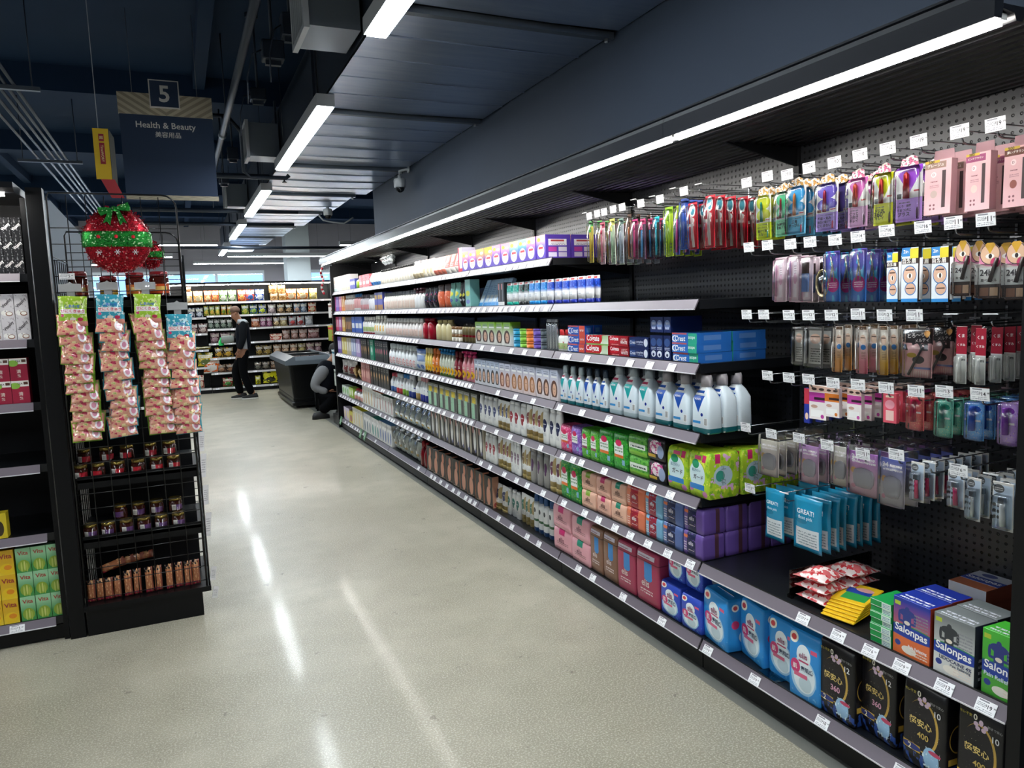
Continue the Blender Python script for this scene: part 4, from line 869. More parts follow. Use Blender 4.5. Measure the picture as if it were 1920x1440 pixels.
# ---- row 6 ---------------------------------------------------------------
run(6, 642, 654, 3, carton(P('mint_white_box', 'dfe8dc', (('e', .5, .5, .35, .3, '7ab86a'), ('t', .2, .8, .1, .25, 2, '6a6a6a'))), .08), (648, 724), 'soap_box', 'white and mint soap box '+R6L, 'box')
run(6, 654, 663, 2, carton(P('lime_box', 'a8cc4a', (('e', .5, .5, .3, .3, 'f0f2d8'),)), .08), (658, 727), 'soap_box', 'lime soap box '+R6L, 'box')
run(6, 663, 680, 3, bottle(P('white_coral_bottle', 'eceae8', (('r', 0, 1, .1, .5, 'e0a098'),)), 'd0404c', .7), (671, 731), 'lotion_bottle', 'white bottle with coral label and red cap '+R6L, 'bottle')
def tall_stripe(key, base, st, top): return P(key, base, (('r', .4, .62, .1, .75, st), ('t', .2, .8, .8, .92, 2, '9a9a94'), ('r', 1, 2, 0, 1, 'd9d8d2'), ('r', -.5, 1.5, 1, 2, top)), .4)
run(6, 680, 700, 4, carton(tall_stripe('stripe_gold', 'efece2', 'd0a040', 'efece2'), .10), (690, 727), 'face_cream_box', 'cream box with gold stripe '+R6L, 'box')
run(6, 700, 716, 3, carton(tall_stripe('stripe_orange', 'eeedea', 'a85a30', 'ee6a22'), .10), (708, 736), 'face_cream_box', 'white box with orange top '+R6L, 'box')
run(6, 716, 737, 4, carton(tall_stripe('stripe_green', 'ecebe8', '9a3a3c', '14603c'), .10), (727, 745), 'face_cream_box', 'white box with dark green top '+R6L, 'box')
run(6, 737, 807, 7, clearbag(P('cotton_white', 'dfe8e4', (('e', .5, .5, .3, .2, 'f4f6f4'), ('e', .6, .35, .1, .08, 'd8b050')), .6), .07), (772, 760), 'cotton_puff_bag', 'clear bag of white cotton puffs '+R6L, 'bag')
run(6, 807, 907, 10, carton(P('black_oval_box', '221f1e', (('e', .5, .50, .20, .36, 'ecebe8'), ('e', .30, .84, .12, .12, 'c88a80'), ('r', .82, 1.0, 0, 1, 'b9b09c'), ('e', .6, .14, .1, .06, '6a6a9a'), ('r', 1, 2, 0, 1, 'c9c0aa')), .35), .06), (857, 786), 'hair_remover_box', 'black box with white oval '+R6L, 'box', gap=.86, rzf=.06)
run(6, 908, 930, 3, lotion('lot_red_c', 'a01c2c'), (919, 815), 'lotion_bottle', 'white lotion bottle with red oval '+R6L, 'bottle')
run(6, 932, 955, 3, lotion('lot_red_gold_c', '8a1c28', 'b09a60'), (944, 822), 'lotion_tube', 'white lotion tube with red oval and gold foot '+R6L, 'tube')
run(6, 956, 975, 3, lotion('lot_lilac', '8a6a80'), (966, 830), 'lotion_bottle', 'white lotion bottle with mauve oval '+R6L, 'bottle')
run(6, 976, 992, 2, lotion('lot_bronze', '8a6a34', 'b09a60'), (984, 838), 'lotion_tube', 'white lotion tube with bronze oval and gold foot '+R6L, 'tube')
run(6, 993, 1028, 3, bottle(P('grey_plum_bottle', '8f8c8a', (('e', .45, .6, .3, .16, '4a2450'), ('e', .45, .46, .16, .1, '4a2450')), .2), '7d7a7a', .5, .84, .5, .09, 'flip'), (1010, 845), 'lotion_bottle', 'translucent grey bottle with plum oval '+R6L, 'bottle')
run(6, 1028, 1051, 2, lotion('lot_plum_gold', '6a2a50', 'b09a60'), (1040, 852), 'lotion_tube', 'white lotion tube with plum oval and gold foot '+R6L, 'tube')
run(6, 1051, 1089, 2, softpack(pads('pads_forest', '1f8a34', '2fa858', 'a8d84c', 'e8742c'), .10), (1070, 868), 'pads_pack', 'dark green flowered pack '+R6L, 'pack')
def elis(key, base, tab, side=None, tabv=(.72, 1.0)):
    return P(key, base, (('r', .32, .62, tabv[0], tabv[1], tab), ('r', .32, .62, 1, 1.5, tab), ('t', .18, .8, .30, .44, 2, '8a6058'), ('t', .12, .4, .12, .2, 1, 'a07068')), .35)
for a, b2, base, tb, nm in ((1090, 1117, 'eab8a0', '8fb03a', 'olive'), (1117, 1144, 'eeb6a2', 'c82a68', 'magenta'), (1145, 1174, 'ebb9a0', '1f8a70', 'teal')):
    run(6, a, b2, 1, softpack(elis('peach_%s' % nm, base, tb), .10, [('elis', .48, .52, .3, '6a4a44')], r=.008, bulge=.03), ((a+b2)/2, 888+(a-1090)*.36), 'pads_pack', 'peach pads pack with %s tab %s' % (nm, R6L), 'pack', stack=2)
def elis2(key, side, mid): return P(key, side, (('r', .22, .66, -.5, 1.5, mid), ('t', .02, .2, .2, .6, 4, 'f0e8e4'), ('r', .0, .25, .72, .84, 'e0784a'), ('t', .3, .6, .25, .32, 1, 'd8c8cc'), ('s', 8, .62, side), ('r', 1.55, 1.72, 0, 1, '5a3a48')), .3)
for a, b2, sd, md, nm, dp in ((1174, 1209, 'e07a58', 'a81c34', 'orange and crimson', 1), (1209, 1242, '7ab0d0', '9a1c38', 'sky and crimson', 1), (1242, 1280, '5a70a8', '17234e', 'steel blue and navy', 1), (1280, 1318, '6a4f9c', '171f4a', 'purple and navy', 4)):
    run(6, a, b2, 1, softpack(elis2('night_%s' % nm, sd, md), .115, [('elis', .44, .55, .24, 'e8e4ea')], r=.008, bulge=.02), ((a+b2)/2, 915+(a-1174)*.36), 'pads_pack', '%s night pads pack %s' % (nm, R6L), 'pack', stack=2, deep=dp, jit=.008)
# ---- row 7 ---------------------------------------------------------------
run(7, 645, 655, 2, carton(P('lilac_small', 'cfc0d4', (('e', .5, .5, .3, .3, 'e8d8a0'),)), .08), (650, 765), 'soap_box', 'small lilac box '+R7L, 'box')
run(7, 655, 662, 1, carton(P('yellow_small', 'd8c84a', (('e', .5, .4, .3, .3, 'a85a50'),)), .08), (658, 772), 'soap_box', 'small yellow and red box '+R7L, 'box')
run(7, 662, 681, 4, carton(tall_stripe('stripe_yellow', 'ece6d4', 'd8b84a', 'f0e000'), .10), (671, 768), 'face_cream_box', 'cream box with yellow top '+R7L, 'box')
def oval_white(key, ov, top): return P(key, 'ecebea', (('e', .5, .36, .26, .28, ov), ('t', .2, .8, .78, .9, 2, '9a9a9a'), ('r', -.5, 1.5, 1, 2, top), ('r', 1, 2, 0, 1, 'dcdbd8')), .4)
run(7, 682, 697, 3, carton(oval_white('oval_slate', '70808c', 'c8d8e0'), .10), (690, 778), 'face_cream_box', 'white box with slate oval '+R7L, 'box')
run(7, 697, 712, 3, carton(oval_white('oval_teal', '5aa098', '3aa898'), .10), (704, 786), 'face_cream_box', 'white box with teal oval '+R7L, 'box')
run(7, 712, 735, 5, carton(oval_white('oval_blue', '6a82b8', '7ab0e8'), .10), (724, 795), 'face_cream_box', 'white box with blue oval '+R7L, 'box')
run(7, 735, 786, 5, clearbag(P('cotton_white', 'dfe8e4'), .08, 11), (760, 805), 'cotton_puff_bag', 'clear bag of white cotton puffs '+R7L, 'bag')
run(7, 787, 800, 2, bottle(S('7a0f1c', .25), '9a1420', .8, .6, .4, .2), (793, 830), 'soap_bottle', 'dark red bottle '+R7L, 'bottle')
run(7, 801, 924, 9, carton(P('black_feet_box', '2a2624', (('e', .5, .36, .26, .30, 'd89a80'), ('e', .62, .76, .16, .18, 'd08a70'), ('t', .1, .9, .05, .1, 1, 'a09080'), ('r', 1, 2, 0, 1, 'c9967c'), ('e', 1.5, .1, .3, .08, 'b04a48')), .35), .05), (862, 866), 'foot_mask_box', 'black box with peach foot print '+R7L, 'box', gap=.74, rzf=.10)
run(7, 925, 949, 2, lotion('lot_navy_gold2', '1f3a7a', 'b09a60'), (937, 911), 'lotion_tube', 'white lotion tube with navy oval and gold foot '+R7L, 'tube', xo=.03)
run(7, 950, 975, 3, lotion('lot_teal', '1c7a70'), (962, 920), 'lotion_bottle', 'white lotion bottle with teal oval '+R7L, 'bottle', xo=.05)
run(7, 975, 999, 3, lotion('lot_teal_gold', '1c7a64', 'b09a60'), (987, 930), 'lotion_tube', 'white lotion tube with teal oval and gold foot '+R7L, 'tube', xo=.05)
run(7, 999, 1036, 4, bottle(P('milk_bottle', 'f0f2f2', (('r', -1, 2, .34, .42, '3a6a48'), ('e', .5, .7, .2, .08, '2a3038'), ('r', -1, 2, 0, .14, '1f3f6c')), .28), '1c4a7c', .7, .8, .5, .18), (1017, 934), 'lotion_bottle', 'white lotion bottle with navy cap '+R7L, 'bottle', xo=.04)
for a, b2, tb, nm, yt in ((1037, 1071, 'c8286c', 'magenta', 952), (1071, 1107, '1f8a70', 'teal', 974)):
    run(7, a, b2, 1, softpack(elis('rose_%s' % nm, 'e4a4ae', tb), .10, [('elis', .45, .50, .28, '8a5a66')], r=.010, bulge=.03), ((a+b2)/2, yt), 'pads_pack', 'rose pink pads pack with %s tab %s' % (nm, R7L), 'pack', stack=2)
def pants(key, base, dk): return P(key, base, (('r', .38, .72, .52, .80, '3a86c8'), ('e', .55, .52, .18, .08, '3a86c8'), ('r', .06, .82, .86, .94, 'd8d0dc'), ('t', .1, .6, .88, .92, 1, '8a4a60'), ('t', .2, .75, .2, .3, 2, 'e8d8d8'), ('r', .0, 2, .80, .82, dk), ('r', 1.3, 1.7, .1, .3, 'd8d4d0')), .32)
for a, b2, base, dk, nm, yt in ((1105, 1130, '8a6450', '5a3c2c', 'brown', 992), (1130, 1158, '86604c', '5a3c2c', 'chestnut brown', 1003), (1158, 1192, 'a83a58', '7a2038', 'crimson', 1019), (1193, 1236, 'ac3c5a', '7a2038', 'deep crimson', 1036)):
    run(7, a, b2, 1, softpack(pants('pants_%s' % nm, base, dk), .13, [('elis', .44, .40, .34, 'e8d4d0')], r=.010, bulge=.03, flap='d8d4d8'), ((a+b2)/2, yt), 'pads_pack', 'tall %s pads pack with blue patch' % nm, 'pack')
def gourd(key, base, oval=True): return P(key, base, (('s', 8, .60, '6ab8ea', (0, 1, 0, .35)), ('e', .5, .36, .40, .28, 'a8d4f0'), ('e', .52, .36, .34, .24, 'e8f4fa'), ('e', .5, .66, .22, .16, 'eef6fa'), ('e', .56, .26, .2, .12, 'c8dce4'), ('r', .34, .66, .56, .585, 'c03a6a'), ('e', .24, .47, .15, .105, 'd83a78'), ('r', .2, .62, .33, .39, 'e0688c'), ('e', .18, .88, .14, .08, 'f4f0e0'), ('e', .18, .88, .08, .045, 'd8484c'), ('r', .72, .92, .74, .80, 'e05a80'),
      ('e', 1.3, .84, .12, .07, 'f0e8e0'), ('e', 1.3, .84, .07, .04, 'd8484c'), ('e', 1.3, .52, .13, .08, 'd83a78'), ('e', 1.6, .28, .18, .12, 'e4eef4')), .3)
GT = [('素肌感', .62, .475, .40, '2c3a58', {'bold': .03}), ('肌', .24, .47, .14, 'ffffff'), ('elis', .50, .665, .26, '9a4a6a')]
ROY = gourd('royal_gourd', '3350c0'); SKY = gourd('sky_gourd', '2c92dc')
run(7, 1236, 1275, 1, softpack(ROY, .12, GT, r=.010, bulge=.03), (1256, 1096), 'pads_pack', 'royal blue pads pack beside the crimson pack', 'pack')
run(7, 1276, 1314, 1, softpack(ROY, .12, GT, r=.010, bulge=.03), (1295, 1120), 'pads_pack', 'royal blue pads pack beside the sky blue packs', 'pack')
run(7, 1251, 1316, 2, softpack(ROY, .12, GT, r=.010, bulge=.03), .165, 'pads_pack', 'royal blue pads pack lying on the two below', 'pack', xo=.03, z0=DECK[7]+.162)
for i, (a, b2, yt, xo, rz) in enumerate(((1313, 1372, 1115, .0, -.16), (1381, 1440, 1135, .03, -.2), (1437, 1496, 1165, .035, -.05), (1474, 1536, 1187, -.01, .02))):
    run(7, a, b2, 1, softpack(SKY, .13, GT, r=.010, bulge=.03, flap='c8ccd4', seed=i+3), ((a+b2)/2, yt), 'pads_pack', ['sky blue pads pack next to the royal blue ones', 'sky blue pads pack second from the royal blue ones', 'sky blue pads pack behind another sky blue pack', 'sky blue pads pack beside the black packs'][i], 'pack', xo=xo, rzf=rz, jit=0, gap=.92)
NIGHT = P('night_black', '121014', (('s', 7, .52, '2c4f9c', (-1, 3, 0, .18)), ('e', .5, .52, .36, .30, 'c8a24a'), ('e', .47, .52, .335, .285, '15121a'), ('r', .0, .45, .19, .27, 'c9a23c'), ('e', .25, .23, .22, .035, '2a3a80'), ('e', .70, .20, .18, .13, '9cc4e4'), ('s', 16, .62, 'd8ecf6', (.5, .9, .06, .32)), ('e', .52, .835, .045, .028, 'e4c8dc'), ('e', .42, .81, .05, .022, 'e4c8dc'), ('e', .62, .81, .05, .022, 'e4c8dc'), ('e', .46, .775, .05, .022, 'e4c8dc'), ('e', .58, .775, .05, .022, 'e4c8dc'), ('e', .78, .28, .14, .025, 'c84a6c'), ('s', 60, .73, 'f4f0d0', (.1, .9, .3, .8)),
      ('e', 1.35, .48, .24, .16, 'b08a3c'), ('e', 1.33, .48, .2, .14, '15121a'), ('r', 1.1, 1.5, .2, .27, 'b8963c'), ('s', 7, .55, '2c4f9c', (1, 2, 0, .14))), .28)
for i, (a, b2, yt, num, cnt, rz, xo) in enumerate(((1532, 1603, 1208, '360', '12', -.04, .0), (1608, 1683, 1228, '360', '12', -.10, .02), (1687, 1775, 1285, '400', '10', -.06, .0), (1786, 1882, 1318, '400', '10', -.04, .0))):
    tx = [('超安心', .46, .55, .52, 'e4c878', {'bold': .03}), (num, .52, .415, .26, 'e0a8c0' if num == '360' else 'c9ab5c', {'bold': .03}), ('0', .42, .88, .08, 'f0ecd8', {'bold': .02}), ('モレ不安', .22, .88, .26, 'b8a83c'), (cnt, .84, .74, .14, 'f0f0f0'), ('朝まで安心', .82, .84, .3, '9a9a9a'), ('2', .22, .23, .08, 'e8e0c0')]
    run(7, a, b2, 1, softpack(NIGHT, .15, tx, r=.012, bulge=.03, flap='1c1a20', seed=i+7), ((a+b2)/2, yt), 'pads_pack', 'black night pads pack, %s from the sky blue packs' % ['first', 'second', 'third', 'fourth'][i], 'pack', rzf=rz, jit=0, gap=.96, xo=xo, deep=2 if i > 1 else 1)
# ---- shelf above the bottom one, cosmetics bay ---------------------------
Z6 = DECK[6]
REDB = P('red_packet', 'd8686a', (('s', 4, .5, 'f0dcd8'), ('s', 6, .56, 'c8383c'), ('r', .2, .5, .1, .3, 'f4f0ec')), .22, coat=.4)
def flatbag(px, py, z, X, w, l, t, mat, rz, seed, label, name='snack_packet', cat='packet', txt=None):
    y = y_at(px, X, z); b = MB(); mats = [mat]
    b.pillow(w, l, t, 0, .05, 8, 10, seed, .12); b.xf(Matrix.Rotation(-math.pi/2, 4, 'X'))
    place(name, [('bag', b.build('bag', mats, dims=None))], label, cat, (X, y, z+t*.55), rz)
for s in range(3):
    flatbag(1518, 0, Z6+s*.036, 1.875, .125, .13, .045, REDB, -math.pi/2+.1*s, s+1, ['red and white flat packet at the bottom of the front pile', 'red and white flat packet mid pile', 'red and white flat packet topping the front pile'][s])
    flatbag(1572, 0, Z6+s*.036, 2.01, .125, .13, .045, REDB, -math.pi/2+.15-.1*s, s+4, ['red and white flat packet at the bottom of the rear pile', 'red and white flat packet amid the rear pile', 'red and white flat packet topping the rear pile'][s])
for s in range(3):
    y = y_at(1503, 1.858, Z6); tm = MB().box(-.018, .018, -.0006, .0006, 0, .016).text('10.1', 0, .008, .028, -.0009, 1, bold=.02).build('date_sticker', [S('f0f0ee', .5), INK])
YS = P('yellow_sachet', 'e8bc20', (('r', .2, .9, 1.15, 1.6, '2e9a48'), ('r', .15, .85, 1.5, 1.75, '2444a0'), ('e', .6, 1.75, .25, .1, 'e8a8a0')), .35)
for s in range(6):
    y = y_at(1604, 1.96, Z6)
    b = MB().rbox(.115, .14, .006, .002)
    place('patch_sachet', [('sachet', b.build('sachet', [YS]))], words('thin yellow patch sachet fanned in a pile', tier(s, 6)), 'sachet', (1.93+s*.012, y+.004*s, Z6+.012+s*.0075), -math.pi/2+.12, 'yellow sachets in a pile', rot=(.10, 0, -math.pi/2+.18+.02*s))
GB = P('green_small_box', '1d9a4c', (('r', .55, 1, 0, 1, 'd8ecdc'), ('t', .6, .95, .15, .85, 3, '4a6aa0'), ('r', 0, 1, .9, 1, 'e8f4ea'), ('r', 0, 1, 0, .06, 'e8f4ea')), .35)
run(6, 1630, 1669, 1, carton(GB, .11), (1650, 1128), 'patch_box', 'slim green and white box in a stack of seven', 'box', stack=7, jit=.015, gap=.98)
def salon(key, c1, c2, c3, mid='f2f2f2'):
    return P(key, c3, (('g', .30, .95, c1, (0, 1, .3, 1)), ('e', .5, .435, .8, .115, '2a8a50'), ('e', .5, .425, .8, .105, '2040a0'), ('r', 0, 1, .0, .22, c3), ('r', .27, .50, .53, .76, c2), ('e', .385, .76, .21, .07, c2), ('e', .385, .83, .06, .045, c2), ('e', .60, .68, .035, .10, c2), ('e', .54, .60, .085, .022, c2), ('e', .17, .68, .035, .10, c2), ('e', .23, .60, .085, .022, c2), ('e', .385, .59, .08, .035, 'e8dccc'), ('r', .04, .2, .86, .93, 'b8c83a'), ('t', .58, .95, .55, .82, 5, '8a8a90'), ('e', .14, .19, .08, .05, '2a3f90'), ('e', .45, .12, .2, .07, 'ece6da'), ('t', .5, .95, .06, .2, 3, 'e8d8cc'), ('r', -.5, 1.5, 1, 2, c1), ('t', .1, .9, 1.1, 1.5, 2, 'e8eaf4'), ('r', 1, 2, 0, 1, c2 if key != 'patch_orange' else 'a03c28'), ('t', 1.2, 1.8, .1, .5, 4, 'd0d0d0')), .32)
SB = salon('patch_orange', '2438a0', '2f3f88', 'e0703c'); SG = salon('patch_grey', '7a7f80', '33383c', 'd8d8d4'); SN = salon('patch_green', '4cbc3c', '2c3a80', '4fa83c')
run(6, 1670, 1744, 1, carton(SB, .085, [('Salonpas', .5, .44, .88, 'ffffff', {'bold': .03, 'rot': -.06}), ('Pain Relieving', .68, .19, .5, 'ffffff')], .001), (1705, 1128), 'pain_patch_box', 'blue and orange pain patch box beside the green stack', 'box', jit=0, rzf=-.04, deep=2)
run(6, 1747, 1829, 1, carton(SG, .085, [('Salonpas', .5, .44, .88, 'ffffff', {'bold': .03, 'rot': -.06}), ('LIDOCAINE 4%', .55, .275, .8, '1c2a5c', {'bold': .02, 'rot': -.05}), ('Pain Relieving', .68, .20, .5, '2a3450')], .001), (1788, 1160), 'pain_patch_box', 'grey pain patch box reading lidocaine', 'box', jit=0, rzf=-.04, deep=2)
run(6, 1835, 1925, 1, carton(SN, .085, [('Salonpas', .5, .44, .88, 'ffffff', {'bold': .03, 'rot': -.06}), ('Pain Relief Patch', .5, .31, .88, 'dce8f4', {'bold': .02, 'rot': -.05})], .001), (1868, 1187), 'pain_patch_box', 'green pain patch box against the end panel', 'box', jit=0, rzf=-.04)
def lying(px, X, z, mat, label, rz=0):
    y = y_at(px, X, z); w, l, t = .118, .155, .045
    b = MB().cbox(w, l, t); mats = [mat, S('ffffff', .45), S('2040a0', .4)]
    b.box(-w*.5, w*.5, -l*.12, l*.16, t, t+.0008, 2); b.text('Salonpas', 0, l*.02, w*.9, t+.0016, 1, face='t', bold=.03)
    place('pain_patch_box', [('carton', b.build('carton', mats))], label, 'box', (X, y, z), -math.pi/2+rz)
LB = P('patch_lying', 'c8ccd8', (('r', 0, 1, 1, 1.36, 'd87a50'), ('e', .4, 1.85, .2, .1, '2f3f88'), ('r', 0, 1, 0, 1, 'd0d4e0'), ('r', 1, 2, 0, 1, 'b8604a')), .32)
lying(1788, 2.075, Z6, LB, 'pain patch box lying flat behind the upright ones, lowest', .0); lying(1790, 2.07, Z6+.0465, LB, 'pain patch box lying flat behind the upright ones, second layer', .05)
lying(1838, 2.245, Z6, LB, 'pain patch box lying flat against the pegboard, lowest'); lying(1840, 2.245, Z6+.0465, LB, 'pain patch box lying flat against the pegboard, second layer', .04)
lying(1842, 2.24, Z6+.093, LB, 'pain patch box lying flat against the pegboard, on top', .02)
ACR = CLEAR('acrylic', 'f2f6f6', .14, .03)
for i, px in enumerate((1476, 1637)):
    y = y_at(px, 1.86, Z6)
    tag(obj('acrylic_divider', MB().box(0, .40, -.0012, .0012, 0, .10).box(0, .012, -.01, .01, 0, .012).build('acrylic_divider', ACR), None, (1.87, y, Z6+.001)), ['clear acrylic shelf divider beside the red packets', 'clear acrylic shelf divider beside the green box stack'][i], 'divider')
y = y_at(1440, 1.84, DECK[7])
tag(obj('clear_pad', MB().rbox(.12, .10, .002, .0008).build('clear_pad', CLEAR('clear_pad', 'cfd6da', .2, .05)), None, (1.90, y, DECK[7]+.001), -.2), 'clear plastic pad lying on the bottom shelf', 'pad')
# green tags at the far foot of the gondola
for i, (px, py) in enumerate(((639, 788), (676, 813), (684, 817))):
    x, y, z = on_x(px, py, XR-.012)
    tag(obj('promo_tag', MB().box(-.04, .04, -.0008, .0008, -.05, .05).build('promo_tag', P('promo_green', '5f9468', (('t', .15, .85, .2, .8, 4, 'd8e8d8'),))), None, (x, y, z), rot=(-.25, .1, -math.pi/2)), ['green promo tag on the gondola foot at its far end', 'green promo tag first of a pair on the bottom rail', 'green promo tag second of a pair on the bottom rail'][i], 'tag')
# ================================================================ pegboard hooks and hanging goods
XT = 1.93
WIRE = S('8f9296', .25, .9); TABW = S('e4e6e8', .4)
def hook_parts(L):
    arm = MB().tube([(L, 0, 0), (.02, 0, 0), (.006, 0, .004), (0, 0, .014)], .0026, 0, 6).build('wire_arm', WIRE)
    bar = MB().tube([(L, 0, .034), (-.004, 0, .034)], .0018, 0, 5).box(-.007, -.002, -.02, .02, .0325, .0355, 1).build('label_bar', [WIRE, TABW])
    clip = MB().box(L-.003, L+.003, -.004, .004, -.03, .045).box(L-.004, L-.001, -.018, .018, .004, .010).build('back_clip', WIRE)
    return [('wire_arm', arm), ('label_bar', bar), ('back_clip', clip)]
_hk = {}; HKN = {}
def hook(px, py, price, rowlab, tagged=True, X=XT):
    x, y, z = on_x(px, py, X)
    L = round(XPEG-X, 3)
    if L not in _hk: _hk[L] = hook_parts(L)
    HKN[rowlab, tagged] = HKN.get((rowlab, tagged), -1)+1
    t = place('peg_hook', _hk[L], '%s hook %s, %s along' % ('tagged wire' if tagged else 'bare wire', rowlab, ORD[HKN[rowlab, tagged]]), 'hook', (x, y, z-.032), 0, 'hooks '+rowlab+(' tagged' if tagged else ' bare'))
    if tagged: obj('price_tag', tag_mesh(price), t, (-.0085, 0, .014), rot=(.10, 0, -math.pi/2))
ROWS = [
 ('in the top row of the cosmetics pegboard', [(1404,342,'499'),(1443,330,'499'),(1480,327,'1199'),(1521,314,'1499'),(1569,304,'1099'),(1617,290,'1099'),(1669,278,'1299'),(1727,264,'1999'),(1804,246,'1999'),(1871,233,'1999')], []),
 ('in the second row of the cosmetics pegboard', [(1408,463,'699'),(1443,459,'799'),(1486,457,'1099'),(1523,453,'1099'),(1570,449,'1699'),(1613,443,'1499'),(1667,432,'1699'),(1735,425,'1699'),(1792,417,'1199'),(1853,411,'1199')], []),
 ('in the third row of the cosmetics pegboard', [(1404,589,'799'),(1436,589,'799'),(1483,590,'1299'),(1520,590,'1299'),(1563,590,'1299'),(1613,588,'1199'),(1663,590,'1299'),(1719,590,'1199')], [(1785,590),(1860,590)]),
 ('in the fourth row of the cosmetics pegboard', [(1443,703,'899'),(1483,707,'1099'),(1520,710,'1099'),(1566,717,'999'),(1613,720,'999'),(1666,726,'1199'),(1722,732,'1199'),(1775,733,'1399'),(1842,738,'1499')], []),
 ('in the fifth row of the cosmetics pegboard', [(1402,800,'599'),(1450,812,'1299'),(1502,820,'1099'),(1555,833,'1099'),(1622,850,'1199'),(1685,851,'599'),(1802,880,'699')], [(1745,868),(1860,890)]),
 ('holding the floss bags of the cosmetics pegboard', [(1410,914,'399')], [(1472,925)])]
for lab, tags, bare in ROWS:
    for px, py, p in tags: hook(px, py, p, lab)
    for px, py in bare: hook(px, py, None, lab, False)
for px, py in ((1108,405),(1123,400),(1136,397),(1153,392),(1170,388),(1205,381),(1241,373),(1286,358)): hook(px, py, None, 'above the toothbrushes')
for px, py in ((1097,400),(1189,375),(1224,369),(1263,354),(1311,346)): hook(px, py, None, 'above the toothbrushes', False)
def hang(px0, px1, pyt, pyb, n, mk, name, label, cat, xf=XT+.012, dx=.03, jit=.06, seed=0, fan=0.0):
    pm = (px0+px1)/2; _, yc, zt = on_x(pm, pyt, xf); _, _, zb = on_x(pm, pyb, xf)
    w = abs(y_at(px0, xf, (zt+zb)/2)-y_at(px1, xf, (zt+zb)/2)); parts, d = mk(w, zt-zb)
    rr = random.Random(seed+int(pm)); grp = ' '.join(label.split()[:7])+' set' if n > 1 else None
    for k in range(n):
        place(name, parts, words(label, '' if n < 2 else '%s from the hook tip' % ORD[k]), cat, (xf+d/2+k*dx, yc+(rr.uniform(-.004, .004) if k else 0)+fan*k, zb+(rr.uniform(-.004, .003) if k else 0)), 0, grp, rot=(rr.uniform(-.03, .03), 0, -math.pi/2+rr.uniform(-jit, jit)))
FILM = CLEAR('blister_film', 'f6f8f8', .08, .16)
def blister(mat, items, texts=(), r=.008, d=.016, shell=(.1, .9, .42, .92), head=None):
    """hang card with a clear blister over the goods; items: (part name, builder(w,h)->MB, material)."""
    def f(w, h):
        b = MB(); mats = [mat]; b.rbox(w, .0024, h, .001); put_texts(b, texts, w, h, -.0012, mats)
        parts = [('card', b.build('card', mats, dims=((-w/2, -.0012, 0), (w/2, .0012, h))))]
        for nm, fn, m in items: parts.append((nm, fn(w, h).build(nm, m)))
        if shell:
            u0, u1, v0, v1 = shell; sw, shh = (u1-u0)*w, (v1-v0)*h
            s = MB().loft([(v0*h, sw*.9, d*.6, r*.6, (u0+u1-1)/2*w, -d*.3), (v0*h+r, sw, d, r, (u0+u1-1)/2*w, -d/2), (v1*h-r, sw, d, r, (u0+u1-1)/2*w, -d/2), (v1*h, sw*.85, d*.6, r*.6, (u0+u1-1)/2*w, -d*.3)], 0, 12)
            parts.append(('blister', s.build('blister', FILM)))
        if head: parts.append(('header_tab', MB().prism([(-w*.34, 0), (w*.34, 0), (w*.30, .022), (w*.1, .03), (-w*.28, .022)], -.001, .001, 'y').xf(Matrix.Translation((0, 0, h))).build('header_tab', P('tab_'+head, head, (('s', 4, .5, 'f4f0e8'), ('s', 6, .6, '2a2428'), ('r', 0, 1, .0, .25, 'c03048'))))))
        return parts, .012
    return f
def pencil(cu, v0, v1, rr, lean=0.0, tip=True):
    def f(w, h):
        x = (cu-.5)*w; a = np.array([x, -.008, v0*h]); b = np.array([x+lean*w, -.008, v1*h]); r = rr*w
        pts = [a, a+(b-a)*.45, a+(b-a)*.5, a+(b-a)*.9, b]; return MB().tube(pts, [r, r, r*.9, r*.85, r*(.15 if tip else .8)], 0, 10)
    return f
def lashcard(key, c, pale_, pen, txt, tcol='3a3440'):
    m = P(key, 'eef0ee', (('e', .5, .84, .46, .17, c), ('e', .5, .55, .46, .14, c), ('r', 0, 1, 0, .38, pale_), ('r', .62, .95, .40, .47, 'f2f0f0'), ('r', .66, .92, .43, .45, 'c84a50'), ('r', .05, .24, .40, .46, '8a4a3a'), ('t', .18, .8, .33, .36, 1, '6a6470')), .3)
    tx = [(s, .40, .27-.075*i, min(.62, .15*len(s)), tcol, {'bold': .02}) for i, s in enumerate(txt)]
    return blister(m, [('pen', pencil(.45, .40, .86, .07), S(pen, .25, .3)), ('mini_print', pencil(.84, .04, .20, .03), S('c84a6a' if pen != '2a8a7a' else '2a9a80', .4))], tx, r=.012, d=.02, shell=(.02, .98, .03, .99), head='d8a04a')
hang(1416.5, 1444, 366, 449, 3, lashcard('lash_lime', 'd4dc2c', 'cfe020', '2a8a7a', ['カラーライン', '描けて消', 'えない']), 'eyeliner_card', 'lime eyeliner blister card with a teal pen', 'cosmetics')
hang(1452, 1478, 359, 443, 2, lashcard('lash_green', '4cc48c', '8ae0b0', '8a2430', ['24時間', '密着ブラ']), 'eyeliner_card', 'mint green eyeliner blister card', 'cosmetics')
hang(1474, 1508, 349, 440, 5, lashcard('lash_sky', '2a9cd8', '6cc4ec', 'e0823c', ['三角', 'すっぴん']), 'eyeliner_card', 'sky blue eyeliner blister card with an orange pen', 'cosmetics', dx=.04)
hang(1528, 1568, 343, 433, 4, lashcard('lash_violet', '6a56c8', 'b49ae8', 'b02c4c', ['多彩・丸み', '自在に描けて', 'にじまない']), 'eyeliner_card', 'violet eyeliner blister card with a crimson pen', 'cosmetics', dx=.06)
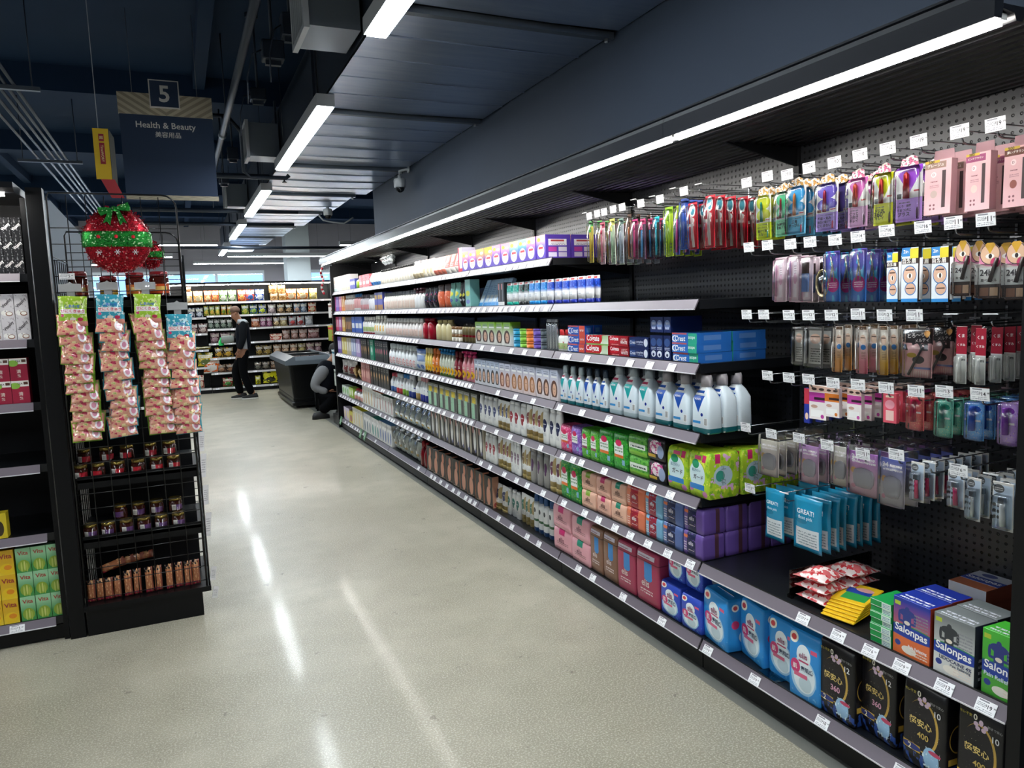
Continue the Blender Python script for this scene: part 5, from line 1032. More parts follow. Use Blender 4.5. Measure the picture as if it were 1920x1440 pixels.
def lashcard2(key, c, pale_, pen, txt):
    m = P(key, 'eceeee', (('y', .5, 1.02, .50, .62, c), ('r', 0, 1, 0, .42, pale_), ('r', .64, .95, .48, .58, 'f4f2f2'), ('r', .68, .92, .53, .56, 'c84a50'), ('r', .04, .22, .43, .52, '22262c'), ('t', .12, .55, .34, .38, 1, '6a6470'), ('e', .82, .14, .04, .11, '4a3040')), .3)
    tx = [(s, .32, .29-.075*i, min(.56, .15*len(s)), '3a3040', {'bold': .02}) for i, s in enumerate(txt)]
    return blister(m, [('mascara_tube', pencil(.45, .42, .90, .11), P('tube_'+pen, pen, (), .2, .5))], tx, r=.012, d=.024, shell=(.02, .98, .03, .99), head='d8648a')
hang(1588, 1625, 334, 426, 3, lashcard2('masc_pink', 'd86cc0', 'e6b4e0', 'b0402c', ['ぐっと', '上向き', 'キレイ']), 'mascara_card', 'orchid pink mascara blister card', 'cosmetics', dx=.08)
hang(1637, 1672, 324, 422, 3, lashcard2('masc_lime', 'd0d81c', 'dce03c', 'a02018', ['好感的', '360°', 'キレイ']), 'mascara_card', 'lime yellow mascara blister card', 'cosmetics', dx=.10)
hang(1679, 1727, 311, 415, 3, lashcard2('masc_purple', '9a44d0', 'c094e8', 'b81c20', ['ぷじり・段際', '下まつげに', 'プラス']), 'mascara_card', 'purple mascara blister card', 'cosmetics', dx=.10)
def pinkbox(key, hd, txt, ic):
    m = P(key, 'e2b4b8', (('r', .66, .80, .12, .80, '4a3a3c'), ('e', .34, .74, .10, .05, 'f0d8d8'), ('t', .22, .5, .60, .64, 1, '8a5a60'), ('e', .36, .38, .13, .07, ic), ('e', .24, .18, .04, .02, '8a5a60'), ('e', .38, .18, .04, .02, '8a5a60'), ('e', .24, .11, .04, .02, '8a5a60'), ('e', .38, .11, .04, .02, '8a5a60'), ('t', .2, .55, .50, .56, 2, 'b08088'), ('r', 0, .8, .85, .97, hd), ('r', 0, .55, .955, 1, 'c8a83c'), ('r', 1, 2, 0, 1, 'd6a6ac')), .4)
    def f(w, h):
        D = .026; b = MB().cbox(w, D, h); mats = [m]
        put_texts(b, [(txt, .40, .91, .62, 'f0e8e0'), ('500', .24, .978, .22, '3a3420'), ('D', .34, .74, .08, '8a5a60')], w, h, -D/2, mats)
        return [('carton', b.build('carton', mats)), ('hang_tab', MB().prism([(-.4*w, 0), (.4*w, 0), (.36*w, .03), (-.36*w, .03)], D/2-.001, D/2, 'y').xf(Matrix.Translation((0, 0, h))).build('hang_tab', S('b89298', .4)))], D
    return f
hang(1734, 1782, 300, 402, 4, pinkbox('pink_taupe', '9a7c70', 'グレージュ', 'c8b0a8'), 'brow_box', 'pale pink cosmetics box with a taupe header', 'cosmetics', dx=.075)
hang(1811, 1858, 286, 394, 4, pinkbox('pink_plum', '9a4a72', 'ピンクブラウン', 'f0c8c0'), 'brow_box', 'pale pink cosmetics box with a plum header', 'cosmetics', dx=.075)
hang(1883, 1935, 273, 387, 4, pinkbox('pink_umber', '6a3c30', '濃いブラウン', '9a5a50'), 'brow_box', 'pale pink cosmetics box with an umber header', 'cosmetics', dx=.075)
# second row
PKC = P('pink_pencil_card', 'e6cdd6', (('r', .35, .62, .1, .85, 'f0e4ea'), ('e', .5, .5, .14, .12, 'd8a8c0'), ('t', .4, .6, .6, .8, 4, 'a88898'), ('r', 0, .2, 0, 1, 'e0a8c0')), .35)
hang(1449, 1473, 483, 566, 5, blister(PKC, [('pencil', pencil(.25, .12, .85, .07), S('d8a0bc', .3))], r=.004, shell=(.04, .96, .02, .96)), 'brow_pencil_card', 'dusty pink brow pencil card', 'cosmetics', dx=.03)
hang(1477, 1501, 478, 566, 3, blister(PKC, [('pencil', pencil(.2, .1, .9, .06), S('c8a0d0', .3))], r=.004, shell=(.04, .96, .02, .98)), 'brow_pencil_card', 'pale pink pencil card with a lilac pencil', 'cosmetics', dx=.03)
hang(1500, 1522, 480, 566, 5, blister(PKC, [('gloss_tube', lambda w, h: MB().box(-.22*w, .22*w, -.014, -.003, .22*h, .62*h), S('7a98d0', .15)), ('gloss_cap', lambda w, h: MB().box(-.2*w, .2*w, -.014, -.003, .62*h, .86*h), S('3a2420', .3))], r=.004, shell=(.02, .98, .02, .98)), 'lip_gloss_card', 'clear pack with a blue lip gloss and brown cap', 'cosmetics', dx=.032)
IRI = P('iridescent_card', '3a7cd0', (('g', .2, .9, '6a5ac0'), ('s', 3, .55, '48b0e0'), ('e', .5, .34, .42, .15, 'c03088'), ('t', .2, .8, .28, .40, 3, 'f0c8e0'), ('y', .5, .0, .16, .2, 'f0d060')), .18, coat=.6)
for a, b2, yt, n, lab in ((1547, 1574, 471, 4, 'iridescent blue brow tweezer card beside the hand mirror'), (1594, 1622, 466, 5, 'iridescent blue tweezer card beside the brow boxes')):
    hang(a, b2, yt, 566, n, blister(IRI, [('tweezers', lambda w, h: MB().tube([(-.12*w, -.006, .4*h), (.05*w, -.006, .7*h), (-.05*w, -.006, .9*h)], .0026, 0, 6).tube([(.2*w, -.006, .4*h), (.08*w, -.006, .7*h), (-.05*w, -.006, .9*h)], .0026, 0, 6), S('d8d8c0', .2, .8))], r=.006, shell=(.0, 1, .0, .98)), 'tweezer_card', lab, 'cosmetics', dx=.06)
x, y, z = on_x(1543, 556, XT+.02)
t = thing('hand_mirror', 'jewelled oval hand mirror hanging beside the iridescent cards', 'mirror', (x, y, z), -math.pi/2)
obj('mirror_face', MB().loft([(0, .02, .004, .002), (.012, .038, .006, .003), (.045, .05, .006, .003), (.075, .038, .006, .003), (.088, .016, .004, .002)], 0, 12).build('mirror_face', S('b8b8bc', .08, 1.0)), t)
obj('jewelled_rim', MB().tube([(.026*math.cos(a), -.003, .044+.044*math.sin(a)) for a in [i*math.pi/10 for i in range(21)]], .003, 0, 5).build('jewelled_rim', S('c8b890', .2, .8)), t)
def browbox():
    m = P('brow_box_print', 'dfe6ee', (('r', 0, .55, .84, 1, '3a8ad0'), ('r', .5, 1, .80, .98, 'e8d43a'), ('r', 0, 1, .70, .80, '3a2a24'), ('e', .5, .50, .42, .17, '3f7ab8'), ('e', .5, .50, .38, .15, 'ddb49a'), ('e', .5, .48, .16, .05, 'f2eee8'), ('e', .52, .48, .06, .045, '2a1a14'), ('r', .25, .75, .575, .60, '4a3026'), ('e', .56, .24, .34, .12, '3f7ab8'), ('e', .56, .24, .30, .10, 'd8ae94'), ('r', .3, .8, .24, .26, '4a3026'), ('r', 0, 1, 0, .06, '2f8ad0'), ('r', 1, 2, 0, 1, '3a2a24')), .35)
    def f(w, h):
        D = .014; b = MB().cbox(w, D, h); mats = [m]; put_texts(b, [('自然眉', .46, .755, .8, 'f4f0ea', {'bold': .03}), ('2in', .25, .93, .3, 'ffffff')], w, h, -D/2, mats)
        return [('carton', b.build('carton', mats)), ('brow_pen', MB().tube([(w*.62, -.002, h*.04), (w*.62, -.002, h*.8)], .0045, 0, 8).build('brow_pen', S('dcdce0', .25)))], D
    return f
for a, b2, yt, n, lab in ((1664, 1685, 473, 3, 'brown and blue brow box beside the iridescent cards'), (1691, 1722, 464, 5, 'brown and blue brow box in the thick middle set'), (1748, 1781, 462, 4, 'brown and blue brow box beside the round eye cards')):
    hang(a, b2, yt, 566, n, browbox(), 'brow_box', lab, 'cosmetics', dx=.05)
def eyecard():
    m = P('eye_card_print', 'ecdcd8', (('r', 0, 1, .0, .26, '3a2620'), ('r', .08, .5, .05, .20, '8a5a40'), ('r', .55, .92, .05, .2, 'd8b090'), ('r', 0, 1, .26, .56, 'f0f0ee'), ('e', .5, 1.0, .9, .42, 'e48ab0'), ('e', .5, .80, .46, .19, '2c2428'), ('e', .5, .80, .43, .175, 'e2b898'), ('y', .5, 1.0, .80, .3, 'dca82c'), ('e', .5, .76, .20, .045, 'f4efe8'), ('e', .52, .76, .08, .042, '2a1c18'), ('e', .75, .64, .22, .09, 'c83a6a')), .35)
    def f(w, h):
        b = MB(); mats = [m]; b.loft([(0, w, .003, .001), (h*.62, w, .003, .001), (h*.80, w*.96, .003, .001), (h*.92, w*.72, .003, .001), (h, w*.3, .003, .001)], 0, 4, False)
        put_texts(b, [('24h', .36, .47, .56, '3a3438', {'bold': .03}), ('眉ペンシル', .5, .33, .75, '3a3438')], w, h, -.0018, mats)
        return [('card', b.build('card', mats, dims=((-w/2, -.0015, 0), (w/2, .0015, h)))), ('pencil', MB().tube([(w*.1, -.008, h*.3), (w*.42, -.008, h*.72)], .005, 0, 8).build('pencil', S('3a2c2a', .3))), ('blister', MB().rbox(w*1.02, .02, h*.6, .004).xf(Matrix.Translation((0, -.008, h*.02))).build('blister', FILM))], .012
    return f
for a, b2, yt, yb, n, lab in ((1788, 1819, 451, 555, 2, 'round topped eye pencil card beside the brow boxes'), (1833, 1875, 455, 560, 3, 'round topped eye pencil card amid its neighbours'), (1883, 1925, 452, 562, 3, 'round topped eye pencil card at the end panel')):
    hang(a, b2, yt, yb, n, eyecard(), 'brow_pencil_card', lab, 'cosmetics', dx=.07)
# third row
BLK = P('clear_black_card', '5a5856', (('r', .2, .9, .1, .9, 'b8b4ae'), ('e', .55, .70, .3, .12, 'd8b09a'), ('r', .3, .8, .74, .76, '3a2a24'), ('t', .3, .85, .15, .5, 6, '3a3836'), ('r', 0, .14, 0, 1, '1c1b1c')), .3)
hang(1485, 1505, 612, 685, 3, blister(BLK, [('liner', pencil(.2, .1, .9, .09), S('1a1a1c', .3))], shell=(.0, 1, 0, 1)), 'eyelash_card', 'smoky clear eyelash pack with a black liner', 'cosmetics', dx=.03)
hang(1507, 1541, 612, 690, 6, blister(BLK, [('liner', pencil(.1, .1, .9, .06), S('c8c8ca', .3))], shell=(.0, 1, 0, 1)), 'eyelash_card', 'smoky clear eyelash pack with a silver liner', 'cosmetics', dx=.045)
def eyeslim(key, c): return blister(P(key, 'f0e4d8', (('g', .75, .25, c), ('e', .5, .72, .36, .10, 'e4c0a8'), ('r', .25, .75, .75, .77, '4a342c'), ('e', .55, .56, .3, .055, '2f7ac0'), ('t', .3, .8, .32, .48, 5, '7a5a3a'), ('r', .1, .9, .93, 1, '7a5a3c')), .3), [('liner', pencil(-.08, .1, .7, .13), S('f0ece6', .3))], r=.004, shell=(.0, 1, 0, .99))
for a, b2, yb, n, c, lab in ((1563, 1577, 698, 6, 'e09a4a', 'amber slim eyeliner card'), (1609, 1625, 701, 6, 'd87a8a', 'rose slim eyeliner card'), (1648.5, 1664, 703.5, 7, 'd8a430', 'golden slim eyeliner card')):
    hang(a, b2, 612, yb, n, eyeslim('slim_'+c, c), 'eyeliner_card', lab, 'cosmetics', dx=.042)
MELT = P('melting_card', 'dfa8a8', (('s', 3, .50, '231a1c', (0, 1, .55, .78)), ('r', 0, 1, .70, 1.0, '231a1c'), ('e', .5, .36, .22, .08, '3a3438'), ('r', .35, .95, .17, .21, '6a78b8'), ('b', 0, 1, 0, .14, 12, 'e8c8c4'), ('e', .25, .45, .18, .05, 'b09030')), .3)
hang(1695, 1746, 616, 708, 4, blister(MELT, [('liner', pencil(.2, .05, .62, .045, .5), S('2a2024', .3)), ('heart_charm', lambda w, h: MB().lathe([(h*.82, .002), (h*.88, w*.10), (h*.93, w*.11), (h*.96, w*.05)], 0, 10).xf(Matrix.Translation((w*.35, -.008, 0)) @ Matrix.Diagonal((1, .3, 1, 1))), S('d89a50', .3))], [('とろ〜り', .40, .86, .62, 'f0e8e4', {'rot': .1}), ('メルティ', .62, .76, .5, 'f0e8e4', {'rot': .1})], r=.004, shell=(0, 1, 0, 1)), 'eyeliner_card', 'black and pink melting print eyeliner card', 'cosmetics', dx=.10)
KUMA = P('kuma_card', 'dcdcd8', (('r', 0, 1, .52, 1.0, 'a01c34'), ('t', .25, .85, .40, .48, 1, '4a4a4c'), ('e', .45, .16, .10, .12, 'c4c4c2')), .3)
for a, b2, yt, yb, n, lab in ((1792, 1812, 612, 720, 2, 'red topped concealer pack beside the melting print cards'), (1827, 1848, 616, 722, 4, 'red topped concealer pack in the thicker set')):
    hang(a, b2, yt, yb, n, blister(KUMA, [('concealer_tube', pencil(.5, .06, .46, .16, 0, False), S('eceae6', .3))], [('くま', .5, .84, .6, 'f8f0f0', {'bold': .03}), ('くすみ', .5, .68, .74, 'f8f0f0', {'bold': .03})], r=.004, shell=(.05, .95, .02, .5)), 'concealer_pack', lab, 'cosmetics', dx=.06)
# fourth row
def padcard(key, c): return carton(P(key, 'ece4e2', (('r', 0, 1, .52, .80, c), ('r', .3, 1, .58, .66, '2a1a24'), ('r', 0, 1, .82, 1, 'd8b4a4'), ('e', .3, .90, .16, .04, '3a2a28'), ('e', .74, .90, .16, .04, '3a2a28'), ('e', .3, .38, .2, .05, 'c8a090'), ('r', .1, .85, .08, .28, 'f6f4f2'), ('e', .78, .10, .1, .06, c), ('r', 1, 2, 0, 1, 'c8b8ba')), .35), .014)
hang(1518, 1549, 723, 786.5, 3, padcard('tape_magenta', 'b83c9c'), 'eyelid_tape_box', 'magenta banded eyelid tape box beside the blue strip', 'cosmetics', dx=.10)
hang(1508, 1518, 728, 793, 4, carton(P('blue_strip_box', '2a3a9c', (('r', 0, 1, .55, 1, 'c83a4c'), ('e', .5, .2, .3, .1, 'e8c8b0')), .35), .014), 'eyelid_tape_box', 'narrow red and blue eyelid tape box', 'cosmetics', dx=.05)
hang(1547, 1574, 727, 782, 6, padcard('tape_orange', 'd87a2c'), 'eyelid_tape_box', 'orange banded eyelid tape box', 'cosmetics', dx=.05)
hang(1589, 1616, 730, 788, 8, padcard('tape_pink', 'c84aa4'), 'eyelid_tape_box', 'magenta banded eyelid tape box in the long set', 'cosmetics', dx=.045)
hang(1657, 1681, 737, 793, 3, carton(P('coral_tape', 'e05a6c', (('e', .5, .62, .36, .15, 'f0a0b0'), ('r', .2, .8, .08, .42, 'f0c8c0'), ('r', .2, .8, .85, .92, 'e8d8c0')), .35), .014), 'lip_balm_box', 'coral lip balm box hanging on the pegboard', 'cosmetics', dx=.03)
def glitter(key, c, c2, cc): 
    return blister(P(key, c2, (('g', .9, .1, c2), ('s', 22, .66, 'f0dc9a'), ('e', .5, .8, .3, .08, c), ('r', .1, .8, .48, .53, 'f0e8e8'), ('s', 14, .68, c)), .25), [('cream_tube', pencil(.38, .25, .88, .17, 0, False), S(c, .2))], r=.006, shell=(0, 1, 0, 1), d=.02)
for a, b2, yt, yb, n, c, c2, lab in ((1703, 1731.5, 741, 807, 7, 'b81c48', 'e06a6a', 'crimson'), (1755, 1785, 750, 820, 7, '147a66', '7ac4ae', 'teal green'), (1812, 1844, 753, 826, 8, '1c4cb0', '6aa4e0', 'deep blue'), (1875, 1909, 755, 836, 7, '7a2ca0', 'b890d8', 'violet')):
    hang(a, b2, yt, yb, n, glitter('glit_'+c, c, c2, c), 'hand_cream_pack', '%s starry hand cream pack' % lab, 'cosmetics', dx=.048)
# fifth row
def puff(key, c, c2, big=False):
    m = P(key, c2, (('g', .45, 1, c), ('e', .5, .40, .36, .24, 'd8ccd4'), ('e', .5, .42, .16, .10, 'e0b0c0'), ('e', .15, .18, .08, .05, 'd890a8'), ('e', .15, .55, .1, .07, 'e0b070'), ('t', .1, .9, .74, .92, 2, 'f4ecec')), .35)
    return blister(m, [('powder_case', lambda w, h: MB().loft([(0, .001, .001, 0), (h*.02, w*.5, .006, .003), (h*.12, w*.66, .012, .006), (h*.30, w*.70, .014, .006), (h*.42, w*.6, .010, .005), (h*.47, w*.2, .004, .002)], 0, 16).xf(Matrix.Translation((.03*w, -.006, h*.17))), S('b4b0b8', .15))], [('24', .2, .86, .24, 'f8f0f4', {'bold': .03}), ('時間使える', .62, .85, .48, 'f8f0f4')] if big else (), r=.004, shell=(0, 1, 0, 1.16))
hang(1424, 1457, 826, 892, 6, puff('puff_beige', 'd8d0c0', 'e0d0cc'), 'powder_puff_pack', 'beige powder case pack next to the lime pads', 'cosmetics', dx=.045)
hang(1499.5, 1533, 836, 906, 6, puff('puff_lilac', 'c090c8', 'dcb8cc'), 'powder_puff_pack', 'lilac powder case pack between beige ones', 'cosmetics', dx=.045)
hang(1560, 1589, 838, 911, 3, puff('puff_sand', 'd0ccc0', 'd8ccc4'), 'powder_puff_pack', 'sand powder case pack with a grey case', 'cosmetics', dx=.05)
hang(1589.5, 1647, 849, 929, 5, puff('puff_orchid', 'b06cc0', 'e0b8cc', True), 'powder_puff_pack', 'orchid powder case pack numbered twenty four', 'cosmetics', dx=.06)
hang(1648, 1695, 861, 950, 5, puff('puff_blue', '5a64b8', 'c8c0c8', True), 'powder_puff_pack', 'periwinkle powder case pack numbered twenty four', 'cosmetics', dx=.055)
def clipper(c):
    m = P('clipper_card_%s' % c, 'd4d2ce', (('r', .06, .94, .06, .94, 'b9cadc'), ('e', .3, .86, .26, .09, '55585c'), ('t', .1, .5, .82, .9, 2, 'd8d8d8'), ('e', .28, .5, .07, .035, '3a3c40'), ('e', .28, .38, .07, .035, '3a3c40'), ('e', .28, .26, .07, .035, '3a3c40')), .35)
    return blister(m, [('lever', pencil(.58, .10, .58, .13, -.05, False), S(c, .25, .0 if c != 'd4d6d8' else .6)), ('clipper_jaw', lambda w, h: MB().box(-.08*w, .2*w, -.016, -.004, .58*h, .70*h), S('9a9ca0', .2, .9))], r=.004, shell=(.2, .9, .04, .76), d=.022)
hang(1706, 1731, 867, 941.5, 8, clipper('c02458'), 'nail_clipper_card', 'nail clipper card with a raspberry lever in the long set', 'nail clipper', dx=.042)
hang(1776, 1807.5, 882, 954, 3, clipper('b8205c'), 'nail_clipper_card', 'nail clipper card with a raspberry lever in the short set', 'nail clipper', dx=.03)
hang(1810, 1838, 896.5, 977, 6, clipper('d4d6d8'), 'nail_clipper_card', 'nail clipper card with a steel lever', 'nail clipper', dx=.045)
hang(1860, 1900, 905, 996, 4, clipper('dcdee0'), 'nail_clipper_card', 'large nail clipper card with a steel lever by the end panel', 'nail clipper', dx=.03)
FLOSS = P('floss_bag', '1c8cb4', (('r', .1, .9, .08, .42, 'd4dce0'), ('t', .16, .84, .12, .38, 5, '8a98a0'), ('r', .0, 1, .0, .03, '17708f'), ('e', .3, .55, .25, .05, '157a9c')), .25, coat=.3)
for a, b2, yt, yb, n, dx, lab in ((1430.6, 1467, 918, 1013, 5, .055, 'teal floss pick bag on the hook next to the lime pads'), (1484, 1537.5, 934.5, 1034, 8, .04, 'teal floss pick bag on the second hook')):
    hang(a, b2, yt, yb, n, bag(FLOSS, .022, 3, .08, [('GREAT!', .5, .74, .6, 'e8f4f8', {'bold': .02}), ('floss pick', .5, .62, .5, 'c8e4ee')], .05), 'floss_bag', lab, 'bag', dx=dx)
# toothbrushes
def brush(c, c2, card, film=True, red=False):
    m = P('brushcard_%s_%s' % (c, card), card, (('r', 0, 1, .86, 1, c2), ('t', .15, .85, .1, .3, 3, '8a8a8a')), .35)
    it = [('brush_handle', lambda w, h: MB().tube([(0, -.007, h*.05), (w*.06, -.008, h*.35), (-.03*w, -.007, h*.62), (0, -.006, h*.72)], [.0045, .006, .004, .003], 0, 8), S(c, .3)), ('brush_head', lambda w, h: MB().rbox(.011, .008, h*.14, .002).xf(Matrix.Translation((0, -.008, h*.72))), S(c2, .4))]
    return blister(m, it, r=.005, d=.018, shell=(.06, .94, .02, .95) if film else None)
for a, b2, yt, yb, n, dx, c, c2, card, lab in ((1102, 1110, 414, 493, 6, .05, 'e0c030', '3a9a40', 'd8c860', 'yellow and green toothbrush pack'), (1123, 1132, 417, 496, 7, .045, 'd87a8c', 'c04a64', 'e8ccd0', 'rose toothbrush pack'), (1143, 1152, 410, 496, 4, .045, 'a8c8a8', 'd0d060', 'd8e4d0', 'pale green toothbrush pack'), (1158, 1167, 409, 494, 5, .05, 'a8b4c4', '5a7a70', 'ccd4dc', 'clear grey toothbrush pack'), (1175, 1182, 402, 486, 3, .05, 'a85a28', '4a2a1c', 'b08a60', 'brown toothbrush pack'), (1184, 1194, 411, 486, 4, .045, 'e0408c', 'c03078', '8a4a68', 'hot pink toothbrush pack'), (1198, 1207, 410, 486, 4, .05, '3a8ac8', 'd04a80', '6a5a70', 'blue toothbrush pack with pink head'), (1226, 1234, 406, 482, 3, .05, '1ea8c8', '26c0d8', '3a4044', 'cyan toothbrush pack'), (1246, 1260, 388, 481, 4, .05, 'a8d020', '8ab818', 'c0dc3a', 'lime toothbrush pack'), (1264, 1272, 385, 478, 3, .05, 'd84a98', 'b8d028', '5a5ab8', 'magenta toothbrush pack'), (1274, 1288, 372, 468, 4, .045, '2458c0', '1c44a0', '3a6ac8', 'royal blue toothbrush pack')):
    hang(a, b2, yt, yb, n, brush(c, c2, card), 'toothbrush_pack', lab+' hanging in the toothbrush bay', 'toothbrush', dx=dx, jit=.05)
REDB2 = P('red_brush_card', 'c41c30', (('e', .45, .84, .34, .14, 'e8eef0'), ('e', .45, .84, .24, .10, '3aa0b8'), ('e', .45, .62, .2, .06, 'f0f0f0'), ('r', .0, .6, .5, .56, 'e8d8d8'), ('r', 1, 2, 0, 1, 'a81828')), .3)
for a, b2, yt, yb, n, lab in ((1290, 1307, 380, 468, 4, 'red toothbrush card beside the royal blue packs'), (1319, 1337, 366, 465, 6, 'red toothbrush card last in the toothbrush row')):
    hang(a, b2, yt, yb, n, blister(REDB2, [('brush_handle', lambda w, h: MB().tube([(w*.15, -.008, h*.05), (w*.08, -.009, h*.3), (-w*.05, -.008, h*.72)], [.005, .006, .0035], 0, 8), S('f0eeec', .3))], [('Colgate', .24, .26, .40, 'f8f0f0', {'rot': 1.57, 'bold': .03})], r=.005, shell=(.05, .95, .02, .95)), 'toothbrush_pack', lab, 'toothbrush', dx=.055, jit=.04)
# ================================================================ shelving unit facing the aisle mouth (soy drinks)
LY, LX0, LX1 = 3.97, -2.05, -.606
LZ = [1.690, 1.392, 1.102, .812, .484, .076]
LNAME = ['topmost', 'second', 'third', 'fourth', 'fifth', 'bottom']
t = thing('shelving_unit', 'black shelving unit of soy drink cartons beside the wire rack', 'shelving', (0, LY, 0))
obj('back_panel', MB().box(LX0, LX1, .46, .48, .05, 2.1).build('back_panel', BLACK2), t)
obj('side_panel', MB().box(LX1, LX1+.02, .0, .48, 0, 2.06).build('side_panel', BLACK), t)
obj('post', MB().box(-.579, -.515, -.02, .04, 0, 2.104).build('post', BLACK), t)
obj('kick_plate', MB().box(LX0, LX1, .02, .46, .005, .07).build('kick_plate', BLACK), t)
cn = obj('canopy', MB().prism([(-.19, 2.075), (-.17, 2.06), (.46, 2.085), (.46, 2.10), (-.19, 2.10)], LX0, LX1+.01, 'x').build('canopy', P('canopy_black', '14151a')), t)
obj('light_strip', MB().box(LX0+.05, LX1-.03, -.165, -.14, 2.045, 2.058).build('light_strip', EMIT('led_strip', LED_C, LED_E)), cn)
W2 = LX1-LX0
for i, z in enumerate(LZ):
    s = thing('drinks_shelf', 'black shelf with grey rail, %s in the soy drink unit' % LNAME[i], 'shelf', (LX0, LY, z))
    obj('deck', MB().box(.002, W2-.002, .018, .46, .0, .036).build('deck', DECKM), s)
    obj('price_rail', MB().prism([(-.004, .0), (.001, 0), (.02, .036), (.015, .037)], .004, W2-.03, 'x').box(.004, W2-.03, -.006, 0, -.002, .002, 1).build('price_rail', [RAILG, LIP]), s)
    if i == 5: obj('price_tag', tag_mesh('549', .06, .034), s, (W2-.185, -.0065, .001), rot=(-.5, 0, 0))
def drink(px0, px1, n, row, top, mk, name, label, stack=1):
    z = LZ[row]+.037; Y = LY+.026
    x0, x1 = on_y(px0, top[1]+30, Y)[0], on_y(px1, top[1]+30, Y)[0]; H = on_y(top[0], top[1], Y)[2]-z
    w = (x1-x0)/n; parts, d = mk(w*.965, H/stack)
    for i in range(n):
        for s in range(stack): place(name, parts, words(label, '' if n < 2 else '%s from the post' % ORD[n-1-i], tier(s, stack)), 'carton', (x0+w*(i+.5), Y+d/2, z+s*H/stack), random.uniform(-.02, .02), label if n*stack > 1 else None)
VB = P('soy_black', '2a2a2c', (('s', 4, .58, '77787a'),), .2, coat=.5)
VW = P('soy_white', 'd4d0d4', (('e', .35, .18, .3, .12, 'f0eeea'), ('e', .62, .14, .26, .10, '8a5a40'), ('e', .62, .15, .20, .07, 'f4f0ea'), ('s', 6, .62, 'b0a8b0')), .3)
VR = P('plum_drink', 'a02440', (('r', 0, 1, .74, 1, 'ece8e2'), ('e', .2, .78, .3, .14, '8ab84a'), ('r', .7, .95, .82, .94, '5a3a30'), ('r', 1, 2, 0, 1, '8a1c34')), .3)
drink(-75, 40, 6, 0, (20, 408), carton(VB, .06, [('Vitasoy', .5, .5, 1.15, 'f4f2f0', {'rot': .8, 'bold': .05, 'th': .22})]), 'soy_carton', 'black soy drink carton on the topmost drinks shelf', 3)
drink(-84, 54, 5, 1, (27, 551), carton(VW, .06, [('Vitasoy', .5, .6, 1.0, '3a3438', {'rot': .85, 'bold': .05, 'th': .17})]), 'soy_carton', 'white coconut soy drink carton with diagonal lettering', 2)
drink(-88, 53, 4, 2, (30, 672), carton(VR, .06, [('清', .5, .42, .26, 'e8d0c8'), ('熱', .5, .22, .2, 'e8d0c8'), ('TEA', .5, .87, .3, '3a3030')]), 'plum_carton', 'red plum drink carton with leafy white top', 2)
drink(-45, 14, 2, 4, (0, 963), carton(P('yellow_drink', 'd8c02c', (('e', .5, .4, .3, .3, '3a3020'),), .3), .06), 'lemon_carton', 'yellow drink carton alone on the fifth shelf')
VM = P('mango_drink', 'e0b020', (('g', .5, .0, 'f0d030'), ('e', .5, .24, .42, .22, 'f0c818'), ('e', .6, .3, .25, .1, 'e89018')), .25, coat=.3)
VG = P('cane_drink', '3f8f48', (('g', .3, .75, '9ad0a0'), ('e', .5, .28, .4, .24, '8aa83a'), ('e', .35, .24, .06, .2, 'b8c860'), ('e', .55, .28, .06, .2, 'c8d070'), ('e', .7, .2, .06, .18, 'a8bc4c')), .25, coat=.3)
drink(-36, 27, 2, 5, (12, 1032), carton(VM, .06, [('Vita', .5, .76, .8, 'a02c28', {'bold': .03})]), 'mango_carton', 'yellow mango drink carton on the bottom drinks shelf', 3)
drink(29, 117, 3, 5, (70, 1024), carton(VG, .06, [('Vita', .5, .80, .7, 'a83a30', {'bold': .03})]), 'cane_carton', 'green sugar cane drink carton on the bottom drinks shelf', 3)

# ================================================================ wire rack end display
RX0, RX1, RY, RD = -.50, .032, 3.95, .50
t = thing('wire_rack', 'black wire mesh display rack on a plinth', 'rack', (0, RY, 0))
obj('plinth', MB().box(-.505, .008, 0, RD, .0, .125).build('plinth', BLACK), t)
obj('base_tray', MB().box(-.512, .05, -.015, RD+.02, .125, .15).build('base_tray', BLACK), t)
WB = S('0c0d10', .3)
def wgrid(w, z0, z1, corner=True, step=.0728):
    b = MB(); n = int(round(w/step))
    for i in range(1, n): b.tube([(w*i/n, 0, z0), (w*i/n, 0, z1-(.01 if not corner or i < n else .06))], .0022, 0, 5)
    R = .06
    if corner:
        p = [(0, 0, z0), (0, 0, z1-.02), (.01, 0, z1), (w-R, 0, z1)] + [(w-R+R*math.sin(a), 0, z1-R+R*math.cos(a)) for a in (.4, .8, 1.2, 1.57)] + [(w, 0, z0)]
    else: p = [(0, 0, z0), (0, 0, z1), (w, 0, z1), (w, 0, z0)]
    b.tube(p, .0042, 0, 6)
    z = z0+.03
    while z < z1-.10: b.tube([(0, .003, z), (w, .003, z)], .0022, 0, 5); z += step
    return b
obj('front_mesh', wgrid(RX1-RX0+.0, .15, 2.083).build('front_mesh', WB), t, (RX0, 0, 0))
obj('rear_mesh', wgrid(RX1-RX0, .15, 1.96).build('rear_mesh', WB), t, (RX0, RD, 0))
obj('side_mesh', wgrid(RD, .15, 1.80, False).build('side_mesh', WB), t, (RX1+.012, 0, 0), math.pi/2)
obj('side_mesh', wgrid(RD, .15, 1.80, False).build('side_mesh', WB), t, (RX0, 0, 0), math.pi/2)
for z in (1.595, .742, .452):
    sh = obj('rack_shelf', MB().box(RX0+.01, RX1, .012, RD-.01, z, z+.014).box(RX0+.01, RX1, .012, .018, z-.03, z+.03 if z < 1 else z+.014).build('rack_shelf', BLACK), t)
for z in (.15, .475, .765, 1.05, 1.32): obj('backing_sheet', MB().box(RX0+.02, RX1-.02, .30, .305, z, z+.27).build('backing_sheet', BLACK2), t)
